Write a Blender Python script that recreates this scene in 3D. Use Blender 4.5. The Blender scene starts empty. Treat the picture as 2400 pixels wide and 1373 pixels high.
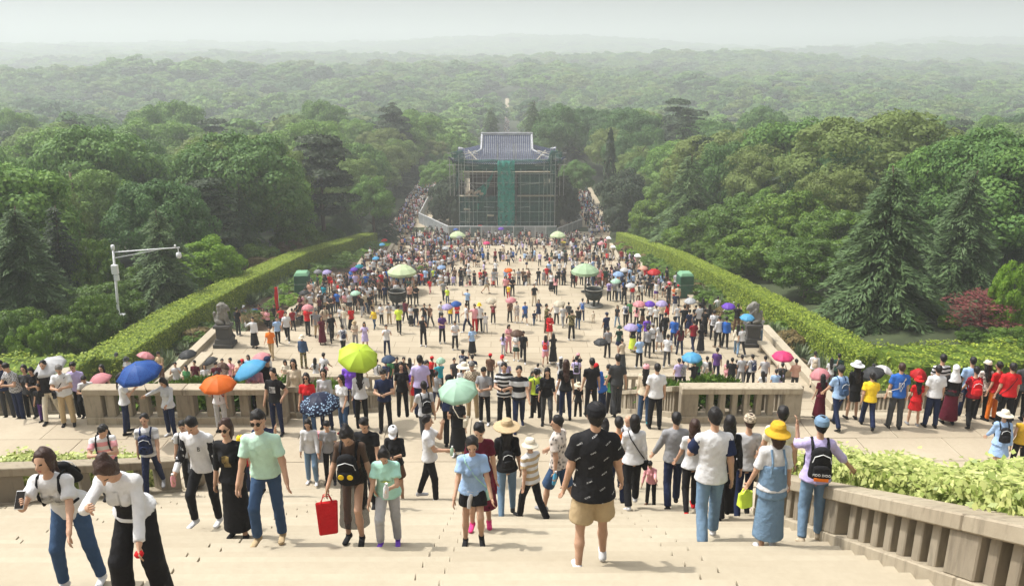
import bpy, bmesh, math, random
import numpy as np
from mathutils import Vector, Matrix
R = math.radians
random.seed(7); RNG = np.random.default_rng(7)
scene = bpy.context.scene
COL = scene.collection

# ------------------------------------------------------------------ camera
PITCH, YAW, FPX = R(16.9), R(0.24), 1900.0
CAM = Vector((1.0, 0.0, 0.0))
cam_d = bpy.data.cameras.new("camera"); cam = bpy.data.objects.new("camera", cam_d); COL.objects.link(cam)
cam.location = CAM; cam.rotation_euler = (math.pi/2 - PITCH, 0, -YAW)
cam_d.sensor_width = 36.0; cam_d.lens = 36.0*FPX/2400.0; cam_d.clip_start = 0.1; cam_d.clip_end = 12000
scene.camera = cam
# ------------------------------------------------------------------ sky and sun
SUN_EL, SUN_AZ = R(60), R(283)      # azimuth clockwise from +Y: the sun stands to the left, a little ahead
world = bpy.data.worlds.new("World"); scene.world = world; world.use_nodes = True
wn, wl = world.node_tree.nodes, world.node_tree.links
bg = wn["Background"]
sky = wn.new("ShaderNodeTexSky"); sky.sky_type = 'NISHITA'; sky.sun_disc = False
sky.sun_elevation = SUN_EL; sky.sun_rotation = SUN_AZ
sky.air_density = 1.0; sky.dust_density = 6.0; sky.ozone_density = 1.0
hsv = wn.new("ShaderNodeHueSaturation"); hsv.inputs['Saturation'].default_value = 0.02; hsv.inputs['Value'].default_value = 1.55
wl.new(sky.outputs[0], hsv.inputs['Color']); wl.new(hsv.outputs[0], bg.inputs[0])
bg.inputs[1].default_value = 0.135
sd = bpy.data.lights.new("sun", 'SUN'); sun = bpy.data.objects.new("sun", sd); COL.objects.link(sun)
sd.energy = 4.2; sd.angle = R(1.2); sd.color = (1.0, 0.955, 0.88)
sv = Vector((math.sin(SUN_AZ)*math.cos(SUN_EL), math.cos(SUN_AZ)*math.cos(SUN_EL), math.sin(SUN_EL)))
sun.rotation_euler = sv.to_track_quat('Z', 'Y').to_euler()
vs = scene.view_settings
vs.view_transform = 'Standard'; vs.look = 'None'; vs.gamma = 1.0; vs.use_curve_mapping = False; vs.exposure = 0.05
scene.render.engine = 'CYCLES'
cy = scene.cycles
cy.max_bounces = 6; cy.diffuse_bounces = 3; cy.glossy_bounces = 2; cy.transmission_bounces = 3
cy.volume_bounces = 2; cy.transparent_max_bounces = 8; cy.caustics_reflective = False; cy.caustics_refractive = False
cy.use_denoising = True
try: cy.denoiser = 'OPENIMAGEDENOISE'
except Exception: pass

# ------------------------------------------------------------------ small helpers
def link(o, parent=None):
    COL.objects.link(o)
    if parent is not None: o.parent = parent
    return o
def tag(o, label=None, cat=None, group=None, kind=None):
    if label: o["label"] = label
    if cat: o["category"] = cat
    if group: o["group"] = group
    if kind: o["kind"] = kind
    return o
def empty(name, loc=(0,0,0), rz=0.0, sc=1.0):
    o = bpy.data.objects.new(name, None); COL.objects.link(o)
    o.location = loc; o.rotation_euler = (0,0,rz); o.scale = (sc,)*3; o.empty_display_size = 0.1
    return o
def mesh_from(name, V, F, mats=(), smooth=False, midx=None):
    me = bpy.data.meshes.new(name)
    V = np.asarray(V, np.float32).reshape(-1,3)
    if isinstance(F, np.ndarray):
        n, k = F.shape
        me.vertices.add(len(V)); me.vertices.foreach_set("co", V.ravel())
        me.loops.add(n*k); me.loops.foreach_set("vertex_index", F.astype(np.int32).ravel())
        me.polygons.add(n); me.polygons.foreach_set("loop_start", np.arange(0, n*k, k, dtype=np.int32))
        me.polygons.foreach_set("loop_total", np.full(n, k, np.int32)); me.update(calc_edges=True)
    else:
        me.from_pydata(V.tolist(), [], F)
    for m in mats: me.materials.append(m)
    if midx is not None: me.polygons.foreach_set("material_index", np.asarray(midx, np.int32))
    if smooth: me.polygons.foreach_set("use_smooth", np.ones(len(me.polygons), bool))
    me.validate(); me.update()
    return me
def obj(name, me, parent=None, loc=None):
    o = bpy.data.objects.new(name, me); link(o, parent)
    if loc is not None: o.location = loc
    return o

class MB:
    """collects simple solids into one mesh"""
    def __init__(s): s.v, s.f, s.m = [], [], []
    def add(s, V, F, mi=0):
        b = len(s.v); s.v += [tuple(p) for p in V]; s.f += [tuple(b+i for i in f) for f in F]; s.m += [mi]*len(F); return s
    def box(s, c, d, rz=0.0, mi=0, taper=1.0):
        x, y, z = d[0]/2, d[1]/2, d[2]/2; cs, sn = math.cos(rz), math.sin(rz); V = []
        for dz in (-z, z):
            k = taper if dz > 0 else 1.0
            for dx, dy in ((-x,-y),(x,-y),(x,y),(-x,y)):
                V.append((c[0]+(dx*cs-dy*sn)*k, c[1]+(dx*sn+dy*cs)*k, c[2]+dz))
        return s.add(V, [(3,2,1,0),(4,5,6,7),(0,1,5,4),(1,2,6,5),(2,3,7,6),(3,0,4,7)], mi)
    def hexa(s, bot, top, mi=0):
        return s.add(list(bot)+list(top), [(3,2,1,0),(4,5,6,7),(0,1,5,4),(1,2,6,5),(2,3,7,6),(3,0,4,7)], mi)
    def tube(s, pts, rad, n=6, mi=0, cap=True):
        pts = [Vector(p) for p in pts]
        if not hasattr(rad, '__len__'): rad = [rad]*len(pts)
        V, F = [], []
        for i, p in enumerate(pts):
            t = (pts[min(i+1,len(pts)-1)]-pts[max(i-1,0)]).normalized()
            a = t.orthogonal().normalized() if abs(t.z) > 0.9 else Vector((0,0,1)).cross(t).normalized()
            b = t.cross(a)
            for k in range(n):
                g = 2*math.pi*k/n; V.append(p + a*math.cos(g)*rad[i] + b*math.sin(g)*rad[i])
        for i in range(len(pts)-1):
            for k in range(n): F.append((i*n+k, i*n+(k+1)%n, (i+1)*n+(k+1)%n, (i+1)*n+k))
        if cap: F += [tuple(range(n-1,-1,-1)), tuple((len(pts)-1)*n+k for k in range(n))]
        return s.add(V, F, mi)
    def lathe(s, prof, n=20, c=(0,0,0), mi=0, sx=1.0, sy=1.0, caps=True):
        V, F = [], []
        for r, z in prof:
            for k in range(n):
                g = 2*math.pi*k/n; V.append((c[0]+r*math.cos(g)*sx, c[1]+r*math.sin(g)*sy, c[2]+z))
        for i in range(len(prof)-1):
            for k in range(n): F.append((i*n+k, i*n+(k+1)%n, (i+1)*n+(k+1)%n, (i+1)*n+k))
        if caps and prof[0][0] > 1e-4: F.append(tuple(range(n-1,-1,-1)))
        if caps and prof[-1][0] > 1e-4: F.append(tuple((len(prof)-1)*n+k for k in range(n)))
        return s.add(V, F, mi)
    def mesh(s, name, mats, smooth=False, bevel=0.0):
        if not isinstance(mats, (list, tuple)): mats = [mats]
        me = mesh_from(name, s.v, s.f, mats, smooth, s.m)
        if bevel:
            bm = bmesh.new(); bm.from_mesh(me)
            bmesh.ops.bevel(bm, geom=bm.edges[:], offset=bevel, segments=1, affect='EDGES', clamp_overlap=True)
            bm.to_mesh(me); bm.free()
        return me
    def build(s, name, mats, parent=None, loc=None, smooth=False, bevel=0.0):
        return obj(name, s.mesh(name, mats, smooth, bevel), parent, loc)

# ------------------------------------------------------------------ materials
def mat(name, col, rough=0.8, noise=0.0, nscale=5.0, bump=0.0, bscale=40.0, metal=0.0, spec=0.3, col2=None, coord='Object', sheen=0.0):
    m = bpy.data.materials.new(name); m.use_nodes = True
    nt = m.node_tree; n, l = nt.nodes, nt.links; b = n["Principled BSDF"]
    b.inputs['Base Color'].default_value = (*col, 1); b.inputs['Roughness'].default_value = rough
    b.inputs['Metallic'].default_value = metal; b.inputs['Specular IOR Level'].default_value = spec
    if sheen: b.inputs['Sheen Weight'].default_value = sheen
    if noise or bump:
        tc = n.new("ShaderNodeTexCoord")
    if noise:
        t = n.new("ShaderNodeTexNoise"); t.inputs['Scale'].default_value = nscale; t.inputs['Detail'].default_value = 5
        t.inputs['Roughness'].default_value = 0.65
        l.new(tc.outputs[coord], t.inputs['Vector'])
        r = n.new("ShaderNodeValToRGB"); r.color_ramp.elements[0].position = 0.32; r.color_ramp.elements[1].position = 0.68
        c2 = col2 or tuple(c*(1-noise) for c in col); c1 = col if col2 else tuple(min(1, c*(1+noise*0.5)) for c in col)
        r.color_ramp.elements[0].color = (*c2, 1); r.color_ramp.elements[1].color = (*c1, 1)
        l.new(t.outputs['Fac'], r.inputs['Fac']); l.new(r.outputs['Color'], b.inputs['Base Color'])
    if bump:
        t2 = n.new("ShaderNodeTexNoise"); t2.inputs['Scale'].default_value = bscale; t2.inputs['Detail'].default_value = 4
        l.new(tc.outputs[coord], t2.inputs['Vector'])
        bp = n.new("ShaderNodeBump"); bp.inputs['Strength'].default_value = bump; bp.inputs['Distance'].default_value = 0.02
        l.new(t2.outputs['Fac'], bp.inputs['Height']); l.new(bp.outputs['Normal'], b.inputs['Normal'])
    return m
def stone_mat(name, col, dark, joint=None, streak=False):
    """weathered granite: speckle, broad stains, tone of each piece from its own random value"""
    m = bpy.data.materials.new(name); m.use_nodes = True
    nt = m.node_tree; n, l = nt.nodes, nt.links; b = n["Principled BSDF"]
    b.inputs['Roughness'].default_value = 0.82; b.inputs['Specular IOR Level'].default_value = 0.25
    geo = n.new("ShaderNodeNewGeometry"); pos = geo.outputs['Position']
    def noise(scale, detail=5, vec=None):
        t = n.new("ShaderNodeTexNoise"); t.inputs['Scale'].default_value = scale; t.inputs['Detail'].default_value = detail
        t.inputs['Roughness'].default_value = 0.6
        l.new(vec or pos, t.inputs['Vector']); return t.outputs['Fac']
    def ramp(f, a, c):
        r = n.new("ShaderNodeMapRange"); r.inputs['From Min'].default_value = a; r.inputs['From Max'].default_value = c
        l.new(f, r.inputs['Value']); return r.outputs['Result']
    def mix(f, a, c, k=None):
        x = n.new("ShaderNodeMix"); x.data_type = 'RGBA'
        if isinstance(f, float): x.inputs[0].default_value = f
        else: l.new(f, x.inputs[0])
        for i, v in ((6, a), (7, c)):
            if isinstance(v, tuple): x.inputs[i].default_value = (*v, 1)
            else: l.new(v, x.inputs[i])
        if k: x.blend_type = k
        return x.outputs[2]
    def math_(op, a, c):
        x = n.new("ShaderNodeMath"); x.operation = op
        for i, v in ((0, a), (1, c)):
            if isinstance(v, (int, float)): x.inputs[i].default_value = v
            else: l.new(v, x.inputs[i])
        return x.outputs[0]
    big = ramp(noise(0.35), 0.42, 0.72)
    c = mix(math_('MULTIPLY', big, 0.8), col, dark)
    if streak:
        mp = n.new("ShaderNodeMapping"); mp.inputs['Scale'].default_value = (5.5, 5.5, 0.9); l.new(pos, mp.inputs['Vector'])
        st = ramp(noise(1.6, 6, mp.outputs[0]), 0.5, 0.72)
        c = mix(math_('MULTIPLY', st, 0.7), c, tuple(x*0.42 for x in dark))
    oi = n.new("ShaderNodeObjectInfo")
    rnd = math_('MULTIPLY', oi.outputs['Random'], 0.5)
    c = mix(rnd, c, dark)
    sp = ramp(noise(9.0, 6), 0.35, 0.75)
    c = mix(math_('MULTIPLY', sp, 0.22), c, tuple(x*0.7 for x in dark))
    if joint:
        bt = n.new("ShaderNodeTexBrick"); bt.inputs['Scale'].default_value = 1.0
        bt.inputs['Brick Width'].default_value = joint[0]; bt.inputs['Row Height'].default_value = joint[1]
        bt.inputs['Mortar Size'].default_value = joint[2]; bt.inputs['Mortar Smooth'].default_value = 0.1
        bt.inputs['Color1'].default_value = (1,1,1,1); bt.inputs['Color2'].default_value = (0.9,0.89,0.87,1); bt.inputs['Mortar'].default_value = (0.52,0.5,0.46,1)
        l.new(pos, bt.inputs['Vector'])
        c = mix(1.0, c, bt.outputs['Color'], 'MULTIPLY')
    l.new(c, b.inputs['Base Color'])
    bp = n.new("ShaderNodeBump"); bp.inputs['Strength'].default_value = 0.25; bp.inputs['Distance'].default_value = 0.01
    l.new(noise(30, 4), bp.inputs['Height']); l.new(bp.outputs['Normal'], b.inputs['Normal'])
    return m
M = {}
M['step'] = stone_mat('step stone', (0.43,0.378,0.285), (0.345,0.292,0.211))
M['pave'] = stone_mat('paving stone', (0.445,0.383,0.287), (0.345,0.287,0.207))
M['plaza'] = stone_mat('plaza stone', (0.455,0.392,0.292), (0.36,0.302,0.218), joint=(1.8,0.9,0.016))
M['balus'] = stone_mat('balustrade stone', (0.36,0.315,0.24), (0.22,0.18,0.13), streak=True)
M['rail'] = stone_mat('rail stone', (0.43,0.375,0.28), (0.28,0.23,0.165), streak=True)
M['lion'] = stone_mat('lion stone', (0.30,0.285,0.25), (0.13,0.125,0.11), streak=True)
M['darkstone'] = stone_mat('dark plinth stone', (0.09,0.085,0.08), (0.05,0.05,0.048))
M['soil'] = mat('soil', (0.16,0.11,0.07), 0.95, noise=0.4, nscale=2, bump=0.4, bscale=12)
M['floor'] = mat('forest floor', (0.045,0.06,0.025), 0.95, noise=0.5, nscale=0.3, bump=0.3, bscale=3)
M['metalwhite'] = mat('white painted metal', (0.72,0.73,0.74), 0.45, noise=0.1, nscale=8)
M['steel'] = mat('scaffold steel', (0.36,0.36,0.34), 0.5, noise=0.35, nscale=3, metal=0.4)
M['bronze'] = mat('dark bronze', (0.022,0.026,0.022), 0.6, noise=0.4, nscale=3, bump=0.2, metal=0.2)
M['bark'] = mat('bark', (0.09,0.065,0.045), 0.95, noise=0.4, nscale=3, bump=0.5, bscale=8)

# ------------------------------------------------------------------ the lie of the land (z = 0 at the lens)
PROF = [(-6,1.30),(16.36,-9.6),(20.0,-9.6),(34.0,-16.0),(45.0,-16.0),(53.3,-20.0),(68.0,-20.0),(76.3,-24.0),(91.7,-24.0),(100.0,-28.0),(116.2,-28.0),(124.5,-32.0),(400,-32.0)]
PY = np.array([p[0] for p in PROF]); PZ = np.array([p[1] for p in PROF])
def prof(y): return float(np.interp(y, PY, PZ))
BY = [-10,8,20,34,40,48.5,62,84,131,150,225,330,6000]; BZ = [-4,-7.5,-10.4,-15.7,-16.6,-17.5,-19.4,-22.7,-30.9,-32.2,-33.5,-46,-46]
def bed_z(y): return float(np.interp(y, BY, BZ))
def bumpf(x, y, cx, cy_, sx, sy, h): return h*np.exp(-((x-cx)/sx)**2-((y-cy_)/sy)**2)
def land(x, y):
    x = np.asarray(x, float); y = np.asarray(y, float)
    z = np.interp(y, BY, BZ)
    ax = np.abs(x)
    z = z - 0.10*np.clip(ax-24, 0, 70)*np.clip(1-(y-60)/260, 0.0, 1)
    z = z + bumpf(x,y,-90,820,300,120,13) + bumpf(x,y,-330,700,200,90,13) + bumpf(x,y,260,1150,330,170,22) + bumpf(x,y,60,640,150,70,6)
    z = z + bumpf(x,y,150,2900,620,500,58) + bumpf(x,y,1650,3000,480,500,54) + bumpf(x,y,-1200,2900,800,550,34) + bumpf(x,y,1000,1900,550,300,24)
    z = z + bumpf(x,y,-350,1400,480,200,17) + bumpf(x,y,-1600,2100,900,420,24) + bumpf(x,y,-300,4600,1300,600,62) + bumpf(x,y,2300,4800,900,500,70)
    z = z + np.clip((y-160)/200,0,1)*(2.2*np.sin(x*0.021+1.3)*np.cos(y*0.017)+1.5*np.sin(x*0.047+y*0.031))
    # right-hand bank rises a little near the hedge
    z = z + bumpf(x,y,34,60,12,40,2.5)
    return z
def ground_z(x, y): return prof(y) if abs(x) <= 17.0 and y < 140 else float(land(x, y))
CAMM = Matrix.Translation(CAM) @ cam.rotation_euler.to_matrix().to_4x4()
def ray(px, py):
    d = CAMM.to_3x3() @ Vector(((px-1200)/FPX, -(py-686.5)/FPX, -1.0)); return d
def at(px, py, y):
    d = ray(px, py); return CAM + d*(y/d.y)
def at_x(px, y, z):
    """world x at depth y, height z that falls in photo column px"""
    lo = -4000.0; hi = 4000.0
    inv = CAMM.inverted()
    for _ in range(60):
        mid = (lo+hi)/2; p = inv @ Vector((mid, y, z)); u = 1200 + FPX*p.x/(-p.z)
        if u < px: lo = mid
        else: hi = mid
    return (lo+hi)/2
def feet(px, py, ymin=3.0):
    """first point of the walkable profile that the photo pixel falls on"""
    d = ray(px, py); y = ymin
    while y < 200:
        t = y/d.y
        if CAM.z + d.z*t <= prof(y) + 1e-4: break
        y += 0.02 if y < 50 else 0.05
    return Vector((CAM.x + d.x*y/d.y, y, prof(y)))
def head_at(px, py, h, ymin=20.0):
    """where someone of height h stands if the top of the head falls on this pixel"""
    d = ray(px, py); y = ymin
    while y < 200:
        if CAM.z + d.z*y/d.y <= prof(y)+h: break
        y += 0.05
    return Vector((CAM.x + d.x*y/d.y, y, prof(y)))
FLIGHTS = [(-6,1.30,16.36,-9.6),(20.0,-9.6,34.0,-16.0),(45,-16,53.3,-20),(68,-20,76.3,-24),(91.7,-24,100,-28),(116.2,-28,124.5,-32)]
def stand_z(y):
    """height of the tread or paving actually under foot"""
    for y0, z0, y1, z1 in FLIGHTS:
        if y0 <= y < y1:
            n = max(2, round((z0-z1)/0.152)); i = int((y-y0)/((y1-y0)/n)); return z0 - (z0-z1)/n*(i+1)
    return prof(y)
# ------------------------------------------------------------------ ground, terraces, stairs
def ground_mesh():
    ys = np.concatenate([np.arange(-20,160,4.0), np.arange(160,700,12.0), np.geomspace(700,6000,60)])
    xs = np.concatenate([-np.geomspace(3500,120,50), np.arange(-116,117,4.0), np.geomspace(120,3500,50)])
    X, Y = np.meshgrid(xs, ys); Z = land(X, Y)
    near = (np.abs(X) < 18.5) & (Y < 142)
    P = np.interp(Y, PY, PZ)
    Z = np.where(near, np.minimum(Z, P-1.2), Z)
    near2 = (np.abs(X) < 30) & (Y < 22); Z = np.where(near2, np.minimum(Z, np.minimum(P,-9.6)-1.2), Z)
    n, m = X.shape
    idx = np.arange(n*m).reshape(n, m)
    F = np.stack([idx[:-1,:-1], idx[:-1,1:], idx[1:,1:], idx[1:,:-1]], -1).reshape(-1,4)
    return mesh_from('ground', np.stack([X,Y,Z],-1), F, [M['floor']], smooth=True)
tag(obj('ground', ground_mesh()), kind='structure')

rs = random.Random(3)
def step_flight(name, y0, z0, y1, z1, x0, x1, ymin=None, pieces=True, seg=1.9, gaps=()):
    """a flight going down from (y0,z0) to (y1,z1); every step is laid from single stones"""
    n = max(2, round((z0-z1)/0.152)); rise = (z0-z1)/n; tread = (y1-y0)/n
    root = tag(obj(name, MB().hexa([(x0,y0,z0-1.6),(x1,y0,z0-1.6),(x1,y1+.02,z1-1.2),(x0,y1+.02,z1-1.2)],
                                   [(x0,y0,z0-0.35),(x1,y0,z0-0.35),(x1,y1+.02,z1-0.25),(x0,y1+.02,z1-0.25)]).mesh(name+' core', M['step'])), kind='structure')
    cache = {}
    for i in range(n):
        ya = y0 + tread*i; zt = z0 - rise*(i+1)
        if ymin is not None and ya < ymin: continue
        if not pieces:
            continue
        x = x0; k = 0
        off = (0.0, 0.26)[i % 2]
        cuts = [x0] + [c for c in np.arange(x0 - seg + off, x1, seg) if x0+0.35 < c < x1-0.35] + [x1]
        for a, b in zip(cuts[:-1], cuts[1:]):
            L = round(b-a, 2)
            me = cache.get(L)
            if me is None:
                me = MB().box((0,0,0), (L-0.02, tread+0.05, rise+0.06)).mesh('step stone', M['step'], bevel=0.004); cache[L] = me
            obj('step_stone', me, root, ((a+b)/2 , ya+tread/2+0.012, zt-(rise+0.06)/2 + rs.uniform(-.003,.003)))
    if not pieces:
        mb = MB()
        for i in range(n):
            ya = y0+tread*i; zt = z0-rise*(i+1); mb.box(((x0+x1)/2, ya+tread/2+.012, zt-(rise+.06)/2), (x1-x0, tread+.05, rise+.06))
        o = mb.build('steps', M['step'], root); o['kind'] = 'stuff'
    return root
# flight from the camera down to the first landing
step_flight('upper_stairs', -6, 1.30, 16.36, -9.6, -10.9, 5.03, ymin=3.0, seg=2.75)
# first landing: laid from big slabs
def slab_field(name, x0, x1, y0, y1, z, sx, sy, m, th=0.12, stagger=True):
    root = tag(obj(name, MB().box(((x0+x1)/2,(y0+y1)/2,z-0.65),(x1-x0,y1-y0,1.0)).mesh(name+' bed', M['pave'])), kind='structure')
    me = MB().box((0,0,0),(sx-0.014, sy-0.014, th)).mesh('paving slab', m, bevel=0.006)
    r = 0; y = y0
    while y < y1-0.05:
        x = x0 + (-(sx/2) if (stagger and r % 2) else 0)
        while x < x1-0.05:
            a, b = max(x, x0), min(x+sx, x1)
            if b-a > 0.1:
                if b-a > sx-0.01: mm = me
                else: mm = MB().box((0,0,0),(b-a-0.014, sy-0.014, th)).mesh('paving slab', m, bevel=0.006)
                obj('paving_slab', mm, root, ((a+b)/2, y+sy/2, z-th/2+rs.uniform(-.004,.004)))
            x += sx
        y += sy; r += 1
    return root
slab_field('landing', -22, 22, 16.38, 20.0, -9.6, 2.2, 1.205, M['pave'])
slab_field('landing_side_paving', 5.07, 22, 9.15, 16.37, -9.604, 2.38, 1.202, M['pave'])
slab_field('landing_side_paving', -22, -10.92, 11.56, 16.37, -9.604, 2.42, 1.202, M['pave'])
# second flight in three runs between the planted beds, down to the plaza
BEDL, BEDR = (-10.3,-4.75), (5.4,8.84)
step_flight('middle_stairs', 20.0, -9.6, 34.0, -16.0, BEDL[1]+0.02, BEDR[0]-0.02, pieces=True, seg=2.4)
step_flight('side_stairs', 20.0, -9.6, 34.0, -16.0, BEDR[1]+0.02, 15.6, pieces=False)
step_flight('side_stairs', 20.0, -9.6, 34.0, -16.0, -15.6, BEDL[0]-0.02, pieces=False)
# terraces of the plaza
def terrace(name, y0, y1, z, hw=15.8):
    o = MB().box((0,(y0+y1)/2,z-0.6),(2*hw,y1-y0,1.2)).build(name, M['plaza']); tag(o, kind='structure')
    return o
terrace('plaza', 34.0, 45.0, -16.0); terrace('plaza', 53.3, 68.0, -20.0); terrace('plaza', 76.3, 91.7, -24.0)
terrace('plaza', 100.0, 116.2, -28.0); terrace('plaza', 124.5, 138.0, -32.0); terrace('plaza', 138.0, 205.0, -32.004, 20.6)
for y0, z0, y1, z1 in ((45,-16,53.3,-20),(68,-20,76.3,-24),(91.7,-24,100,-28),(116.2,-28,124.5,-32)):
    step_flight('plaza_stairs', y0, z0, y1, z1, -15.8, 15.8, pieces=False)
# the avenue far behind the pavilion
def avenue():
    ys = np.arange(205, 640, 12.0); V = []; F = []
    for y in ys:
        z = float(land(0, y))+0.35
        V += [(-1.4,y,z),(1.4,y,z)]
    for i in range(len(ys)-1): F.append((2*i,2*i+1,2*i+3,2*i+2))
    o = obj('avenue', mesh_from('avenue', V, F, [M['plaza']])); tag(o, kind='structure')
avenue()

# ------------------------------------------------------------------ kerbs beside the plaza
for sgn in (-1, 1):
    for y0, y1, z in ((34,45,-16),(53.3,68,-20),(76.3,91.7,-24),(100,116.2,-28)):
        k = MB()
        n = int((y1-y0)/2.2)
        side = 'left' if sgn < 0 else 'right'
        o = empty('edging_kerb', (sgn*16.05, (y0+y1)/2, z))
        tag(o, 'low pale stone kerb along the %s edge of the %s plaza level' % (side, {-16:'nearest',-20:'second',-24:'third',-28:'fourth'}[z]), 'kerb', 'kerbs beside the plaza')
        L = (y1-y0)/n
        me = MB().box((0,0,0.1),(0.5,L-0.015,0.5)).mesh('kerb stone', M['step'], bevel=0.015)
        for i in range(n): obj('kerb_stone', me, o, (0, -(y1-y0)/2+(i+.5)*L, 0))
    # sloping flank walls of the flights between the levels
    for y0, z0, y1, z1 in ((45,-16,53.3,-20),(68,-20,76.3,-24),(91.7,-24,100,-28),(116.2,-28,124.5,-32)):
        xx = sgn*16.05
        o = MB().hexa([(xx-.25,y0,z0-1.2),(xx+.25,y0,z0-1.2),(xx+.25,y1,z1-1.2),(xx-.25,y1,z1-1.2)],[(xx-.25,y0,z0+.36),(xx+.25,y0,z0+.36),(xx+.25,y1,z1+.36),(xx-.25,y1,z1+.36)]).build('stair_flank', M['step'])
        tag(o, 'sloping pale stone flank of the plaza steps on the %s at the %s drop' % ('left' if sgn<0 else 'right', {45:'nearest',68:'second',91.7:'third',116.2:'farthest'}[y0]), 'kerb', 'kerbs beside the plaza')
# ------------------------------------------------------------------ foliage
def leaf_mat(name, a, b, c=None, trans=0.3, rough=0.6):
    """leaf colour between a and b by leaf, drifting towards c from one tree to the next"""
    m = bpy.data.materials.new(name); m.use_nodes = True
    nt = m.node_tree; n, l = nt.nodes, nt.links; pb = n["Principled BSDF"]; out = n["Material Output"]
    at_ = n.new("ShaderNodeAttribute"); at_.attribute_name = 'tint'
    x = n.new("ShaderNodeMix"); x.data_type = 'RGBA'; l.new(at_.outputs['Fac'], x.inputs[0])
    x.inputs[6].default_value = (*a,1); x.inputs[7].default_value = (*b,1); col = x.outputs[2]
    if c:
        oi = n.new("ShaderNodeObjectInfo"); mr = n.new("ShaderNodeMath"); mr.operation = 'MULTIPLY'; mr.inputs[1].default_value = 0.95
        l.new(oi.outputs['Random'], mr.inputs[0])
        y = n.new("ShaderNodeMix"); y.data_type = 'RGBA'; l.new(mr.outputs[0], y.inputs[0]); l.new(col, y.inputs[6]); y.inputs[7].default_value = (*c,1); col = y.outputs[2]
    pb.inputs['Roughness'].default_value = rough; pb.inputs['Specular IOR Level'].default_value = 0.25
    l.new(col, pb.inputs['Base Color'])
    tr = n.new("ShaderNodeBsdfTranslucent"); l.new(col, tr.inputs['Color'])
    ms = n.new("ShaderNodeMixShader"); ms.inputs[0].default_value = trans
    l.new(pb.outputs[0], ms.inputs[1]); l.new(tr.outputs[0], ms.inputs[2]); l.new(ms.outputs[0], out.inputs['Surface'])
    return m
L = {}
L['broad'] = leaf_mat('broad leaves', (0.095,0.205,0.034), (0.235,0.385,0.066), (0.05,0.12,0.042))
L['light'] = leaf_mat('light leaves', (0.11,0.22,0.045), (0.21,0.345,0.07), (0.17,0.215,0.06), 0.35)
L['bright'] = leaf_mat('bright leaves', (0.104,0.226,0.016), (0.222,0.354,0.028), (0.138,0.242,0.023), 0.3)
L['osman'] = leaf_mat('glossy leaves', (0.045,0.113,0.013), (0.194,0.298,0.031), (0.076,0.145,0.023), 0.25, 0.45)
L['cedar'] = leaf_mat('cedar needles', (0.055,0.105,0.038), (0.15,0.225,0.085), (0.07,0.12,0.045), 0.15)
L['dark'] = leaf_mat('dark needles', (0.02,0.04,0.02), (0.055,0.085,0.035), (0.04,0.06,0.028), 0.12)
L['red'] = leaf_mat('purple red leaves', (0.12,0.03,0.03), (0.24,0.07,0.065), None, 0.3)
L['hedge'] = leaf_mat('clipped hedge leaves', (0.11,0.175,0.018), (0.33,0.40,0.045), None, 0.25)
L['varieg'] = leaf_mat('variegated leaves', (0.212,0.282,0.057), (0.597,0.624,0.244), None, 0.3, 0.4)
L['juniper'] = leaf_mat('juniper shrub leaves', (0.041,0.097,0.013), (0.118,0.194,0.023), None, 0.2)
L['yucca'] = leaf_mat('sword leaves', (0.067,0.104,0.044), (0.178,0.215,0.111), None, 0.15, 0.5)
L['brown'] = leaf_mat('brownish shrub leaves', (0.10,0.075,0.03), (0.20,0.15,0.05), None, 0.2)

def cards(P, N, size, asp=1.0, rng=RNG, dirs=None, fold=0.25):
    """one kite-shaped leaf spray at each point P facing N; dirs gives the long axis"""
    n = len(P); N = N/np.maximum(np.linalg.norm(N,axis=1,keepdims=True),1e-6)
    if dirs is None: dirs = rng.normal(size=(n,3))
    U = dirs - N*(dirs*N).sum(1,keepdims=True); U /= np.maximum(np.linalg.norm(U,axis=1,keepdims=True),1e-6)
    W = np.cross(N, U); s = np.asarray(size)*rng.uniform(0.65,1.35,n) if np.ndim(size)==0 else size
    s = s[:,None]
    a = P - U*s*0.5; c = P + U*s*0.55; b = P + W*s*0.5*asp - N*s*fold*0.4; d = P - W*s*0.5*asp - N*s*fold*0.4
    V = np.stack([a,b,c,d],1).reshape(-1,3); F = np.arange(4*n).reshape(n,4)
    T = np.repeat(rng.uniform(0,1,n), 4)
    return V, F, T
def foliage_mesh(name, parts, m):
    V = np.concatenate([p[0] for p in parts]); T = np.concatenate([p[2] for p in parts])
    Fs = []; b = 0
    for p in parts: Fs.append(p[1]+b); b += len(p[0])
    me = mesh_from(name, V, np.concatenate(Fs), [m])
    at_ = me.attributes.new('tint', 'FLOAT', 'POINT'); at_.data.foreach_set('value', T.astype(np.float32))
    return me
def sph(n, rng):
    d = rng.normal(size=(n,3)); return d/np.linalg.norm(d,axis=1,keepdims=True)
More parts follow.
